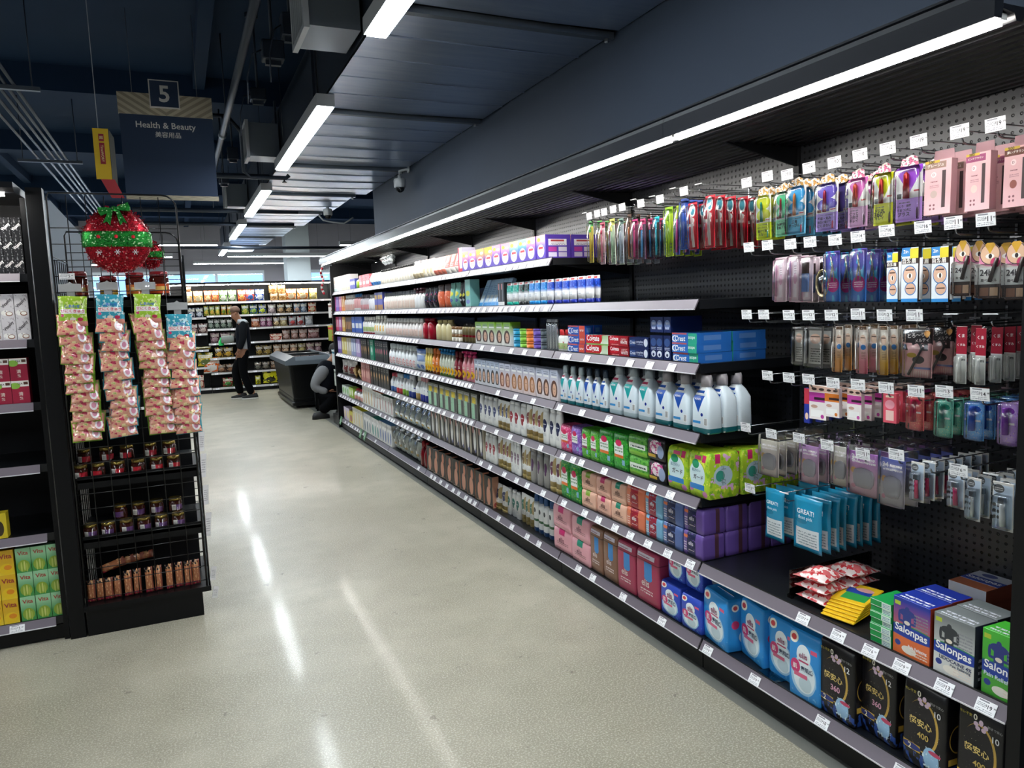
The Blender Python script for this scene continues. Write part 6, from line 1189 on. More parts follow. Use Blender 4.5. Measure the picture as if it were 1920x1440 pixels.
# jars
def jar(lab, cap='a08a4a', body='3c1a14'):
    def f(w, h):
        b = MB().lathe([(0, w*.44), (h*.04, w*.49), (h*.66, w*.49), (h*.76, w*.42), (h*.80, w*.40)], 0, 16).build('glass', P('jar_'+lab, body, (('r', .12, .88, .14, .62, lab), ('r', .08, .32, .12, .64, 'e4e0dc'), ('t', .1, .3, .2, .55, 3, '6a6464')), .12, coat=.5), 'planar')
        c = MB().lathe([(h*.79, w*.45), (h*.97, w*.45), (h, w*.42)], 0, 16).build('lid', S(cap, .25, .8))
        return [('glass', b), ('lid', c)], w
    return f
def jars(pxs, ybot, ytop, Y, z, lab, label):
    x0 = on_y(pxs[0], ybot, Y)[0]; H = .067; w = .066; parts, d = jar(lab)(w, H)
    for i, px in enumerate(pxs):
        x = on_y(px, ybot, Y)[0]
        place('sauce_jar', parts, words(label, '%s from the post' % ORD[i]), 'jar', (x, Y, z), random.uniform(-.5, .5), label)
jars((152, 185, 223, 261, 296, 328), 892, 862, RY+.055, .757, 'b02430', 'sauce jar with red label in the front line of the rack')
jars((158, 200, 238, 282, 318), 850, 822, RY+.115, .822, 'a82834', 'sauce jar with red label in the raised line of the rack')
obj('riser', MB().box(RX0+.02, RX1-.02, .085, .2, .757, .821).build('riser', BLACK2), t); obj('riser', MB().box(RX0+.02, RX1-.02, .085, .2, .467, .531).build('riser', BLACK2), t)
jars((172, 205, 240, 273, 306, 338), 1008, 976, RY+.055, .467, '5a3a68', 'sauce jar with purple label in the front line of the rack')
jars((226, 260, 295, 330), 960, 928, RY+.115, .532, '5c3c6c', 'sauce jar with purple label in the raised line of the rack')
def bigjar(px, Y, w, h, c, label):
    x = on_y(px, 548, Y)[0]
    place('bean_jar', [('glass', MB().lathe([(0, w*.46), (h*.05, w*.5), (h*.72, w*.5), (h*.8, w*.42)], 0, 16).build('glass', P('bean_'+c, '4a1c16', (('r', 0, 1, .15, .62, c), ('r', .2, .8, .28, .5, 'd8b060')), .12, coat=.5), 'planar')), ('lid', MB().lathe([(h*.8, w*.46), (h, w*.46)], 0, 16).build('lid', S('8a1c24', .3)))], label, 'jar', (x, Y, 1.610), .2)
bigjar(148, RY+.10, .085, .125, '8a3020', 'maroon lidded jar with brown label on the top rack shelf')
bigjar(255, RY+.08, .085, .115, 'c86a28', 'maroon lidded jar with orange label behind the ornament'); bigjar(300, RY+.10, .09, .12, 'c04a24', 'maroon lidded jar with rust label at the rack corner')
bigjar(205, RY+.10, .08, .10, 'b09030', 'maroon lidded jar with mustard label behind the ornament')
# snack sticks in the base
SNK = P('stick_snack', 'b4714c', (('r', 0, 1, .80, 1.2, '1c1416'), ('r', 0, 1, 0, .14, 'c03a50'), ('s', 5, .56, 'd8a070'), ('r', .8, 1, 0, 1, '8a4a38')), .25, coat=.5)
for i, px in enumerate((172, 190, 206, 222, 243, 260, 283, 300, 322, 340, 357, 372)):
    x = on_y(px, 1120, RY+.04)[0]
    place('stick_snack', bag(SNK, .022, i % 4, .15)(.036, .125 if i > 3 else .105)[0], 'brown stick snack standing in the rack base, %s from the post' % ORD[i], 'snack', (x, RY+.045+.006*(i % 2), .152), random.uniform(-.15, .15), 'stick snacks in the rack base', rot=(-.10, 0, random.uniform(-.15, .15)))
for i, px in enumerate((215, 232, 250, 268)):
    x = on_y(px, 1050, RY+.10)[0]
    b = MB().pillow(.04, .11, .022, 0, .07, 6, 8, i, .15); b.xf(Matrix.Rotation(1.25+.1*i, 4, 'Y'))
    place('stick_snack', [('bag', b.build('bag', SNK, 'planar'))], words('brown stick snack lying across the standing ones', tier(i, 4)), 'snack', (x-.06, RY+.10+.012*i, .285+.008*i), .1*i, 'stick snacks lying across')
# candy strips
CANDY = P('candy_pack', 'dc9c84', (('s', 3, .55, 'e8d49c'), ('s', 4.5, .56, 'c4405e'), ('s', 6, .62, 'a8b868'), ('s', 9, .64, 'a02c44'), ('e', .8, .3, .14, .22, 'f0e6e8'), ('e', .8, .3, .08, .13, 'd890a8')), .18, coat=.7)
def candyhead(key, c, c2):
    m = P(key, c, (('s', 7, .56, c2), ('s', 9, .66, '2c2a2c', (0, 1, .6, 1)), ('r', .1, .9, .40, .56, 'f2ecec'), ('e', .15, .34, .06, .05, 'c8386a'), ('e', .5, .22, .10, .06, 'e8dcd0'), ('e', .75, .22, .10, .06, 'b83050'), ('r', 0, 1, 0, .16, 'd88a7c')), .2, coat=.7)
    b = MB().pillow(.118, .135, .02, 0, .05, 8, 10, 2, .08); mats = [m, S('2a6ac8', .4), S('c42c50', .4)]
    b.text('しあわせ', 0, .088, .06, -.0105, 1, bold=.02).text('せにくきゅう', 0, .066, .095, -.0118, 2, bold=.02)
    return b.build('header_pack', mats, 'planar')
HEADS = {'green': candyhead('candy_head_green', '9cc23a', 'd8e490'), 'teal': candyhead('candy_head_teal', '3a9ab0', 'b8dce0')}
EDGE = {'green': S('8ab83c', .3), 'teal': S('3a9cae', .3)}
PK = {}
for k in EDGE:
    for s in range(4):
        PK[k, s] = MB().pillow(.118, .105, .030, 0, .05, 12, 10, s+3, .26).build('candy_pack', CANDY, 'planar')
PLATE = CLEAR('strip_plate', '9aa0a6', .12, .2, .45)
for sname, px, zt, n, k in (('by the post', 131, 1.618, 12, 'green'), ('second from the post', 202, 1.622, 12, 'teal'), ('third from the post', 273, 1.620, 12, 'green'), ('at the rack corner', 331, 1.520, 10, 'teal')):
    x = on_y(px, 560, RY-.07)[0]
    t = thing('clip_strip', 'grey clip strip with %s headed candy packs, %s' % (k, sname), 'display strip', (x, RY-.02, zt))
    obj('strip_plate', MB().prism([(-.045, 0), (.045, 0), (.045, .034), (.012, .036), (.0, .044), (-.012, .036), (-.045, .034)], -.001, .001, 'y').build('strip_plate', PLATE), t, (0, -.006, .02))
    obj('strip', MB().box(-.016, .016, -.001, .001, -(n*.0445+.06), .03).build('strip', PLATE), t)
    tag(obj('candy_pack', HEADS[k], None, (x, RY-.045, zt-.135), rot=(-.10, random.uniform(-.05, .05), random.uniform(-.05, .05))), '%s headed candy pack topping the strip %s' % (k, sname), 'candy')
    for i in range(n):
        o = tag(obj('candy_pack', PK[k, i % 4], None, (x+random.uniform(-.010, .010)+.004*i*(.5 if px < 300 else .3), RY-.060-.004*random.random(), zt-.175-i*.0445), rot=(-.42+random.uniform(-.12, .1), random.uniform(-.12, .12), random.uniform(-.14, .14))),
            'pink floral candy pack, %s below the header, strip %s' % (ORD[i], sname), 'candy', 'candy packs in the strip '+sname)
        e = obj('foil_back', MB().box(-.060, .060, .012, .0135, .0, .112).build('foil_back', EDGE[k]), o)
# tinsel ornament
def tinsel(key, a, b2, spk):
    m = bpy.data.materials.new(key); tt = NT(m); co = tt.objco(); v = tt.node('ShaderNodeTexVoronoi'); v.inputs['Scale'].default_value = 190; tt.link(co, v.inputs['Vector'])
    sp = tt.node('ShaderNodeSeparateXYZ'); tt.link(v.outputs['Color'], sp.inputs[0])
    c = tt.mix(sp.outputs[0], C(a), C(b2)); c = tt.mix(tt.math('GREATER_THAN', sp.outputs[1], .93), c, C(spk))
    tt.link(c, tt.bsdf.inputs['Base Color']); tt.bsdf.inputs['Metallic'].default_value = .75; tt.bsdf.inputs['Roughness'].default_value = .42
    bp = tt.node('ShaderNodeBump'); bp.inputs['Strength'].default_value = 1; bp.inputs['Distance'].default_value = .006; tt.link(sp.outputs[2], bp.inputs['Height']); tt.link(bp.outputs[0], tt.bsdf.inputs['Normal'])
    MATS[key] = m; return m
TR_, TG_ = tinsel('red_tinsel', '6a0612', 'c41c30', 'f0a8a8'), tinsel('green_tinsel', '0c5a1c', '2fa040', 'c8f0b8')
def ornament(x, y, z, R, label, bow=True):
    t = thing('tinsel_ornament', label, 'ornament', (x, y, z))
    def cap(v0, v1, m, name, extra=0.0):
        rings = []
        for i in range(9):
            a = v0+(v1-v0)*i/8; rr = max(R*math.cos(a), .002)+extra; rings.append((R*1.04*math.sin(a), 2*rr, 2*rr*.42, rr*.42))
        o = obj(name, MB().loft(rings, 0, 28).build(name, m), t); return o
    cap(-1.5, 1.5, TR_, 'red_ball'); cap(-.22, .26, TG_, 'green_band', .004)
    rr = random.Random(3); b = MB()
    for i in range(900):
        a = rr.uniform(-1.4, 1.4); th = rr.uniform(-math.pi, 0); c = math.cos(a)*R; p = np.array([c*math.cos(th), c*math.sin(th)*.42, R*1.04*math.sin(a)])
        d = np.array([rr.uniform(-1, 1), rr.uniform(-1, .1), rr.uniform(-1, 1)]); d /= np.linalg.norm(d); e = np.cross(d, (0, 1, .3)); e = e/np.linalg.norm(e)*.0012
        q = p+d*rr.uniform(.008, .02); b.add([p-e, p+e, q+e, q-e], [(0, 1, 2, 3)], 1 if -.2 < a < .24 else 0)
    o = obj('tinsel', b.build('tinsel', [TR_, TG_]), t); o['kind'] = 'stuff'
    if not bow: return
    yb = -R*.30
    for sx, tilt in ((-1, .25), (1, -.15)):
        pts = [(0, 0), (.03, .014), (.062, .020), (.066, .0), (.062, -.018), (.03, -.012)]
        obj('bow_loop', MB().prism([(sx*px_, pz) for px_, pz in pts], -.014, .014, 'y').xf(Matrix.Translation((0, yb, R*.98)) @ Matrix.Rotation(sx*tilt, 4, 'Y')).build('bow_loop', TG_), t)
    for sx in (-1, 1): obj('bow_tail', MB().prism([(0, 0), (sx*.018, -.006), (sx*.045, -.062), (sx*.028, -.055), (sx*.016, -.072)], -.003, .003, 'y').xf(Matrix.Translation((.004*sx, yb-.012, R*.96))).build('bow_tail', TG_), t)
    obj('knot', MB().lathe([(-.012, .004), (-.006, .011), (.006, .011), (.012, .004)], 0, 10).xf(Matrix.Translation((0, yb-.014, R*.98))).build('knot', TG_), t)
    obj('loop', MB().tube([(.01, yb+.02, R*1.0), (.015, yb+.02, R*1.12), (.045, yb+.02, R*1.16), (.05, yb+.02, R*1.05)], .003, 0, 6).build('loop', S('a01c30', .4)), t)
    for dx_ in (-.075, 0, .072):
        fl = MB()
        for q in range(6):
            a = q*math.pi/3; fl.prism([(math.cos(a+s)*r_, math.sin(a+s)*r_) for s, r_ in ((-1.4, .0012), (-.12, .012), (0, .013), (.12, .012), (1.4, .0012))], -.001, .001, 'y')
        obj('snowflake', fl.build('snowflake', S('e8e8ea', .3)), t, (dx_, -R*.40*math.sqrt(max(.05, 1-(dx_/R)**2-.16))-.012, -R*.40))
        obj('berry', MB().lathe([(-.008, .002), (-.005, .007), (.003, .008), (.008, .003)], 0, 10).build('berry', S('c02430', .25)), t, (dx_*.95, -R*.44*math.sqrt(max(.05, 1-(dx_/R)**2))-.010, .012))
ox, oy, oz = on_y(221, 452, RY-.05)
ornament(ox, oy-.02, oz, .140, 'red tinsel ball ornament with green band and bow on the rack')
ox, oy, oz = on_y(280, 478, RY+.20); ornament(ox, oy, oz, .062, 'small red tinsel ornament hanging behind the big one', False)
x, y, z = on_y(126, 524, RY-.012)
tag(obj('price_card', tag_mesh('549', .062, .028), None, (x, y, z)), 'white price card clipped to the rack mesh', 'price card')
# tags and sign sleeves along the rack's aisle side
for i, (px, py, h, tl) in enumerate(((352, 830, .10, .25), (360, 875, .12, .25), (368, 930, .10, .2), (376, 985, .12, .3), (400, 1075, .07, .5), (404, 1110, .06, .6))):
    x, y, z = on_y(px, py, RY+.05)
    tag(obj('sign_sleeve', MB().box(-.022, .022, -.0008, .0008, -h/2, h/2).build('sign_sleeve', P('sleeve_print', 'd8d8da', (('t', .15, .85, .2, .8, 6, '9a9aa0'),), .2)), None, (max(x, RX1+.028), y, z), rot=(0, tl*.6, .9)), 'white printed sleeve on the rack side, %s from the top' % ORD[i], 'sign')
# pale poster panel seen behind the mesh
t = thing('poster_board', 'pale grey poster board standing behind the mesh rack', 'poster', (-.62, 5.2, 0))
obj('board', MB().prism([(-.05, 1.55), (.16, 1.55), (.16, 1.98), (-.02, 2.22), (-.05, 2.22)], 0, .02, 'y').build('board', P('poster_pale', 'b9c2cc', (('t', .2, .9, .1, .6, 8, 'a0a8b4'),), .5)), t)
obj('leg', MB().box(-.03, .0, 0, .02, 0, 1.55).box(.11, .14, 0, .02, 0, 1.55).build('leg', BLACK), t)
# the unit running back behind the rack
t = thing('rear_unit', 'black shelving run standing behind the wire rack', 'shelving', (-1.6, 4.52, 0))
obj('back_panel', MB().box(.0, 1.02, 0, .03, 0, 1.60).build('back_panel', BLACK2), t)
obj('end_panel', MB().box(1.02, 1.05, 0, 4.5, 0, 1.50).build('end_panel', BLACK2), t)
obj('base', MB().box(.55, 1.02, .03, 4.5, 0, .15).build('base', BLACK), t)
# ================================================================ snack shelving across the end of the aisle
SY = 15.4
SX = [-.72, .50, 1.72, 2.94, 4.16]
SZ = {0: [1.72, 1.44, 1.135, .82, .485, .075], 1: [1.725, 1.47, 1.21, .935, .65, .36, .07], 2: [1.725, 1.47, 1.21, .935, .65, .36, .07], 3: [1.725, 1.47, 1.21, .935, .65, .36, .07]}
SN_ = ['hidden corner snack bay', 'snack bay of chips and seaweed', 'snack bay behind the freezer', 'snack bay past the gondola end']
for k in range(4):
    W = SX[k+1]-SX[k]
    t = thing('snack_gondola', 'black gondola frame of the %s' % SN_[k], 'shelving', (SX[k], SY, 0))
    obj('back_panel', MB().box(0, W, .48, .50, .05, 2.12).build('back_panel', P('snack_back', '0b0c0e', (), .6)), t)
    obj('upright', MB().box(-.012, .012, .44, .48, 0, 2.12).build('upright', BLACK), t)
    obj('kick_plate', MB().box(.002, W-.002, .02, .48, .005, .065).build('kick_plate', BLACK), t)
    cn = obj('canopy', MB().box(.002, W-.002, -.03, .48, 2.10, 2.14).build('canopy', BLACK), t)
    obj('light_strip', MB().box(.015, W-.015, -.028, .0, 2.082, 2.10).build('light_strip', EMIT('led_strip', LED_C, LED_E)), cn)
    for i, z in enumerate(SZ[k]):
        s = thing('snack_shelf', 'black snack shelf, %s down in the %s' % (ORD[i], SN_[k]), 'shelf', (SX[k], SY, z))
        obj('deck', MB().box(.003, W-.003, .018, .46, 0, .034).build('deck', DECKM), s)
        obj('price_rail', MB().prism([(-.004, 0), (.001, 0), (.018, .036), (.013, .037)], .006, W-.006, 'x').build('price_rail', P('pale_rail', 'b8b4b2', (), .4)), s)
        rr = random.Random(k*10+i); x = .1
        while x < W-.1: obj('price_tag', tag_mesh(None, .06, .036), s, (x, -.007, .0), rot=(-.45, 0, 0)); x += rr.uniform(.22, .5)
CO = (340, 440, 4.234)
def snk(row, a, b2, c1, c2, c3='f0ead8', kind='bag', yt=None, name='snack_bag', z=None, dz=0):
    pa, pb = CO[0]+a/CO[2], CO[0]+b2/CO[2]; pm = (pa+pb)/2
    Y = SY+.03; kbay = 0 if on_y(pm, 600, Y)[0] < SX[1] else 1
    zz = (SZ[kbay][row] if z is None else z)+.036
    x0, x1 = on_y(pa, 620, Y)[0], on_y(pb, 620, Y)[0]; w = x1-x0
    H = yt if yt else {0: .225, 1: .19, 2: .19, 3: .20, 4: .20, 5: .16, 6: .18}[row]
    key = 'snack_%s_%s_%s' % (c1, c2, c3)
    m = P(key, c1, (('s', 3.5, .53, c2), ('r', .08, .92, .62, .84, c3), ('e', .5, .34, .3, .2, c2), ('s', 6, .63, c3), ('r', 0, 1, 0, .08, c2), ('t', .14, .86, .66, .8, 2, c1)), .25, coat=.4)
    mk = bag(m, .07, int(a) % 7, .14) if kind == 'bag' else carton(m, .08)
    return place(name, mk(w*.97, H)[0], None, 'snack', ((x0+x1)/2, Y+.05, zz+dz), random.uniform(-.06, .06)), kbay, row
NAMES = {}
def S_(row, a, b2, c1, c2, desc, c3='f0ead8', kind='bag', yt=None, z=None, dz=0, extra=None):
    o, kb, r = snk(row, a, b2, c1, c2, c3, kind, yt, 'snack_bag' if kind == 'bag' else 'snack_box', z, dz)
    base = '%s %s on the %s snack shelf down' % (desc, 'bag' if kind == 'bag' else 'box', ORD[r])
    if extra: base = '%s %s %s' % (desc, 'bag' if kind == 'bag' else 'box', extra)
    n_ = NAMES[base] = NAMES.get(base, -1)+1; o['label'] = base; o['group'] = base
for a, b2, c1, c2, d in ((35, 110, 'e8a050', 'f0dcb0', 'orange and cream'), (115, 195, 'e89848', 'f0d8a8', 'orange and cream'), (200, 260, 'd86a30', 'e8c890', 'burnt orange'), (260, 320, 'd84a24', 'f0a860', 'red orange'), (320, 390, '5a8a3c', 'e8ecd8', 'green and white'), (392, 460, '5c8c40', 'e8e8d0', 'green and white'), (468, 535, 'd83c24', 'f0a050', 'bright red'), (532, 605, 'c84430', '3c68b0', 'red and blue'), (608, 680, '2c50a8', 'e0e8f0', 'blue and white'), (850, 935, 'e08038', 'f0dcb0', 'orange topped cream'), (938, 1032, 'dc7830', 'f0d8a8', 'orange topped cream'), (1035, 1100, 'c8a838', 'e8dca0', 'mustard')):
    S_(0, a, b2, c1, c2, d)
for i, a in enumerate((725, 790)):
    for s in range(2): S_(0, a+s*-6, a+62-s*4, 'd0a468', '9a6a34', 'tan kraft', kind='box', yt=.15, dz=s*.151, extra='stacked on the topmost snack shelf')
S_(0, 35, 105, '8a4a30', 'c89060', 'russet', dz=.21, yt=.10, extra='lying on top of orange snack bags')
for a, b2, c1, c2, d in ((55, 120, '2a3050', 'd8d8e0', 'navy and white'), (125, 185, '2c3250', 'd0d4e0', 'navy and white'), (190, 232, '7aa030', 'e8c050', 'green and yellow'), (235, 277, '80a434', 'e8b850', 'green and yellow'), (280, 320, '78a030', 'e0c058', 'green and yellow'), (328, 370, 'e09028', '7a9a30', 'amber and green'), (375, 417, 'dc8c28', '88a038', 'amber and green'), (490, 550, '5a8a38', 'e0d858', 'green and lemon'), (555, 620, '2a5a90', '9ac050', 'blue and lime'), (625, 690, '2448a0', 'd0d840', 'royal blue'), (700, 765, '8a7a80', 'e0c8c8', 'greyish pink'), (772, 835, '3a2c26', 'd0a878', 'dark brown'), (840, 897, '26221f', 'c8a070', 'black and tan'), (905, 958, '5a7898', 'd8a890', 'steel blue'), (960, 1012, '4a6484', 'b8c4d0', 'slate blue'), (1020, 1087, 'c84020', 'f0d8b0', 'scarlet')):
    S_(1, a, b2, c1, c2, d)
for a, b2, c1, c2, d in ((70, 132, '5a2a30', 'b89890', 'plum and grey'), (135, 212, '4c2428', 'c0a8a0', 'plum and grey'), (215, 262, '2c3830', '8a988c', 'dark sage'), (264, 312, '2a352e', '90a090', 'dark sage'), (314, 362, '2c382f', '889888', 'dark sage'), (364, 412, '2a362e', '8c9a8c', 'dark sage'), (560, 630, 'a04a2c', 'd89878', 'rust'), (632, 680, '8a3a68', 'd0a0b8', 'purple red'), (682, 730, '883868', 'c898b0', 'purple red'), (735, 790, '5a4434', 'e0c090', 'brown ring'), (790, 850, '9a8050', 'e0d0a0', 'tan'), (858, 923, '9aa0a8', 'c04848', 'silver and red'), (925, 988, 'b0b4ba', 'b84040', 'silver and red'), (990, 1055, 'a8acb2', 'e0e0e4', 'pale silver')):
    S_(2, a, b2, c1, c2, d, 'd8d4d0')
for a, b2, c1, c2, d in ((225, 300, '5a3c44', 'a88890', 'mauve'), (305, 385, '5c3e46', 'a88c94', 'mauve'), (388, 425, '4a4a48', '7a8a78', 'olive'), (800, 865, '8a5a4a', 'c8a8a0', 'cocoa pink'), (870, 932, '865848', 'c8a49c', 'cocoa pink'), (935, 1002, '885a4c', 'c4a098', 'cocoa pink'), (1005, 1100, '7c4c48', 'b08888', 'cocoa red')):
    S_(3, a, b2, c1, c2, d, 'c8b8b0')
S_(3, 700, 797, 'b03828', 'e8c8b8', 'red', kind='box', yt=.13, extra='with white swirl on the fourth snack shelf')
for a, b2, c1, c2, d in ((250, 320, '3a3024', 'd0a030', 'dark gold'), (320, 402, '382e24', 'c89c30', 'dark gold'), (580, 640, '3c3020', 'a88a40', 'bronze'), (640, 712, '3a2e20', 'a48840', 'bronze'), (720, 788, '7a5038', 'd0b090', 'caramel'), (790, 852, '744c38', 'c8a888', 'caramel'), (855, 917, '7a4a34', 'd0a888', 'caramel'), (920, 982, '6c5a30', 'c0b070', 'khaki'), (985, 1050, '6a4048', 'b09098', 'wine'), (1052, 1110, '5a3840', 'a08088', 'wine')):
    S_(4, a, b2, c1, c2, d, 'c8bca8')
for a, b2, c1, c2, d in ((260, 332, '3a2a24', 'b08060', 'umber'), (332, 412, '382824', 'a87858', 'umber'), (560, 620, '20221f', '6a6a60', 'charcoal'), (622, 685, '22221f', '70685c', 'charcoal'), (690, 760, '4a342a', '907058', 'mocha')):
    S_(5, a, b2, c1, c2, d, 'a09080')
for a, b2, c1, c2, d in ((295, 385, 'a03030', '4a8a40', 'red and green'), (385, 472, '8a3830', '508840', 'red and green'), (560, 605, 'd8d020', '8a8a10', 'neon yellow')):
    S_(6, a, b2, c1, c2, d)
S_(6, 620, 750, 'dcd61c', '2a2810', 'neon yellow', 'e8e020', yt=.26, extra='bulging out of the bottom snack shelf')
S_(6, 755, 860, 'c4c020', '6a6420', 'neon yellow', 'd8d428', yt=.20, extra='behind the freezer on the bottom snack shelf')
S_(3, 90, 232, 'a09020', '504810', 'yellow', yt=.06, extra='lying flat on the snack shelf of the corner bay')
S_(4, 108, 240, 'd0b428', '5a6a30', 'large yellow', yt=.28, extra='of noodles in the corner snack bay')
S_(5, 100, 150, '9a3030', 'd8b8a0', 'red and white', yt=.26, extra='of noodles on the bottom of the corner bay')
S_(5, 150, 290, 'e06420', 'f0e8e0', 'orange and red', yt=.30, extra='of noodles on the bottom of the corner bay')

for o in [o for o in bpy.data.objects if o.name.startswith(('snack_bag', 'snack_box')) and o.parent is None]:
    g = o['group']
    if NAMES[g] > 0: NAMES.setdefault('#'+g, 0); NAMES['#'+g] += 1; o['label'] = words(g, '%s from the corner bay' % ORD[NAMES['#'+g]-1])
    else: del o['group']

# ================================================================ chest freezer
t = thing('chest_freezer', 'black chest freezer with a grey sliding-lid rim', 'freezer', (1.87, 12.85, 0))
FW_, FL_ = .74, 2.05
obj('body', MB().loft([(.09, FW_*.84, FL_*.92, .05), (.16, FW_*.86, FL_*.93, .05), (.17, FW_*.84, FL_*.92, .05), (.66, FW_*.98, FL_*.985, .06), (.70, FW_, FL_, .06)], 0, 16, False).build('body', P('freezer_black', '07080a', (), .3, spec=.2)), t)
obj('skirt', MB().loft([(.05, FW_*.90, FL_*.95, .05), (.10, FW_*.92, FL_*.96, .05), (.115, FW_*.86, FL_*.93, .05)], 0, 16, False).build('skirt', P('freezer_skirt', '0a0b0d', (), .35, spec=.2)), t)
RIMG = P('freezer_rim', '5d666e', (), .35)
rim = MB()
for (x0, x1, y0, y1) in ((-.42, -.30, -1.08, 1.08), (.30, .42, -1.08, 1.08), (-.30, .30, -1.08, -.90), (-.30, .30, .90, 1.08)): rim.box(x0, x1, y0, y1, .70, .765)
rim.prism([(-.42, .765), (-.30, .83), (-.27, .83), (-.27, .765)], -1.08, 1.08).prism([(.42, .765), (.30, .83), (.27, .83), (.27, .765)], -1.08, 1.08)
rim.prism([(-1.08, .765), (-.92, .82), (-.88, .82), (-.88, .765)], -.30, .30, 'x').prism([(1.08, .765), (.92, .82), (.88, .82), (.88, .765)], -.30, .30, 'x')
obj('rim', rim.build('rim', RIMG), t)
for y0, y1, zz in ((-.88, .06, .800), (-.02, .88, .812)):
    g = obj('glass_lid', MB().box(-.27, .27, y0, y1, zz, zz+.006).build('glass_lid', CLEAR('lid_glass', 'aab4ba', .2, .03)), t)
    obj('lid_frame', MB().box(-.27, .27, y0, y0+.03, zz-.004, zz+.012).box(-.27, .27, y1-.03, y1, zz-.004, zz+.012).build('lid_frame', S('2a2e33', .4)), g)
obj('well', MB().box(-.27, .27, -.87, .87, .70, .71).build('well', S('8d949a', .5)), t)
obj('badge', MB().box(-.05, .07, -.945, -.938, .135, .155).build('badge', S('d8dadc', .4)), t)
for sx in (-1, 1):
    for sy in (-1, 1): obj('caster', MB().lathe([(-.028, .016), (-.024, .028), (.024, .028), (.028, .016)], 0, 12).xf(Matrix.Translation((sx*.24, sy*.82, .028)) @ Matrix.Rotation(math.pi/2, 4, 'Y')).box(sx*.24-.02, sx*.24+.02, sy*.82-.02, sy*.82+.02, .03, .06).build('caster', S('0c0c0e', .5)), t)

# ================================================================ end cap beyond the gondola
EY = BY[NB]+.04
t = thing('end_cap_rack', 'black end cap rack with hooks behind the gondola end', 'rack', (0, EY, 0))
obj('panel', MB().box(1.86, 2.34, 0, .03, .12, 2.08).build('panel', PEG), t)
obj('plinth', MB().box(1.83, 2.36, 0, .48, 0, .13).build('plinth', BLACK), t)
HK = MB().tube([(0, 0, 0), (0, .40, 0), (0, .41, .01)], .003, 0, 6).build('hook_arm', WIRE)
def cap_item(X, Y, z, w, h, c1, c2, label, n, nm='hanging_pack', cat='pack', dy=.03):
    obj('hook_arm', HK, t, (X, .03, z+h-EY*0+.012))
    m = P('cap_%s_%s' % (c1, c2), c1, (('s', 4, .55, c2), ('r', .1, .9, .7, .9, c2)), .3)
    me = bag(m, .022, 3, .1)(w, h)[0]
    for k in range(n): place(nm, me, words(label, '%s from the hook tip' % ORD[n-1-k]), cat, (X, Y+k*dy, z), math.pi, label)
cap_item(1.87, EY+.14, 1.42, .11, .19, 'd8d4d0', '8a5a4a', 'white hanging pack at the top of the end cap', 6)
cap_item(1.86, EY+.10, 1.12, .12, .20, '9aa848', 'c83a3c', 'green and red hanging pack on the end cap', 6, dy=.045)
cap_item(1.88, EY+.12, .80, .11, .20, 'd4d8d8', '3a7a90', 'white and teal hanging pack on the end cap', 6, dy=.035)
cap_item(1.89, EY+.12, .52, .10, .22, 'd8dcd4', '8a8c84', 'silvery hanging stick pack on the end cap', 6, dy=.035)
cap_item(1.91, EY+.10, .32, .11, .17, 'a86a54', '6a4038', 'brown hanging pack low on the end cap', 5, dy=.04)
cap_item(2.0, EY+.12, .17, .10, .15, '8a9088', 'c8ccc8', 'grey hanging pack lowest on the end cap', 4, dy=.04)
x, y, z = on_y(606, 552, EY+.42)
b = MB()
for i in range(14):
    a0 = i*.9; b.tube([(.012*math.cos(a0+q*.3), .012*math.sin(a0+q*.3), (i+q/3)*.027) for q in range(4)], .016, i % 2, 8)
obj('garland_arm', MB().tube([(1.88, .02, 2.05), (x, .40, 2.05), (x, .42, 2.04), (x, .42, z+.37)], .004, 0, 6).build('garland_arm', WIRE), t)
t2 = tag(obj('candy_garland', b.build('candy_garland', [S('b01c2c', .35), S('e4e0dc', .35)]), None, (x, y, z)), 'red and white candy striped garland hanging at the gondola end', 'garland')

# ================================================================ people
def skinned(name, pts, edges, mat, parent, sub=2, root=0):
    """pts: (x, y, z, r) in parent space."""
    me = bpy.data.meshes.new(name); me.from_pydata([p[:3] for p in pts], edges, []); me.materials.append(mat)
    o = obj(name, me, parent)
    md = o.modifiers.new('skin', 'SKIN'); md.use_smooth_shade = True
    if not me.skin_vertices: 
        bpy.context.view_layer.update()
    for i, p in enumerate(pts):
        r = p[3] if isinstance(p[3], tuple) else (p[3], p[3])
        me.skin_vertices[0].data[i].radius = r
        me.skin_vertices[0].data[i].use_root = (i == root)
    sd = o.modifiers.new('sub', 'SUBSURF'); sd.levels = sub; sd.render_levels = sub
    return o
def chain(*idx): return [(idx[i], idx[i+1]) for i in range(len(idx)-1)]
SKIN = P('skin_tone', '9a6a50', (), .5); SHIRT = P('charcoal_shirt', '17191d', (), .9, spec=.1); VEST = P('navy_vest', '10151f', (), .85, spec=.1); GREYC = P('grey_panel', '9b9ea2', (), .75); TROU = P('black_trousers', '06070a', (), .9, spec=.1)
SHOE = P('black_shoe', '17181a', (), .6); SOLE = S('d8d6d0', .6)
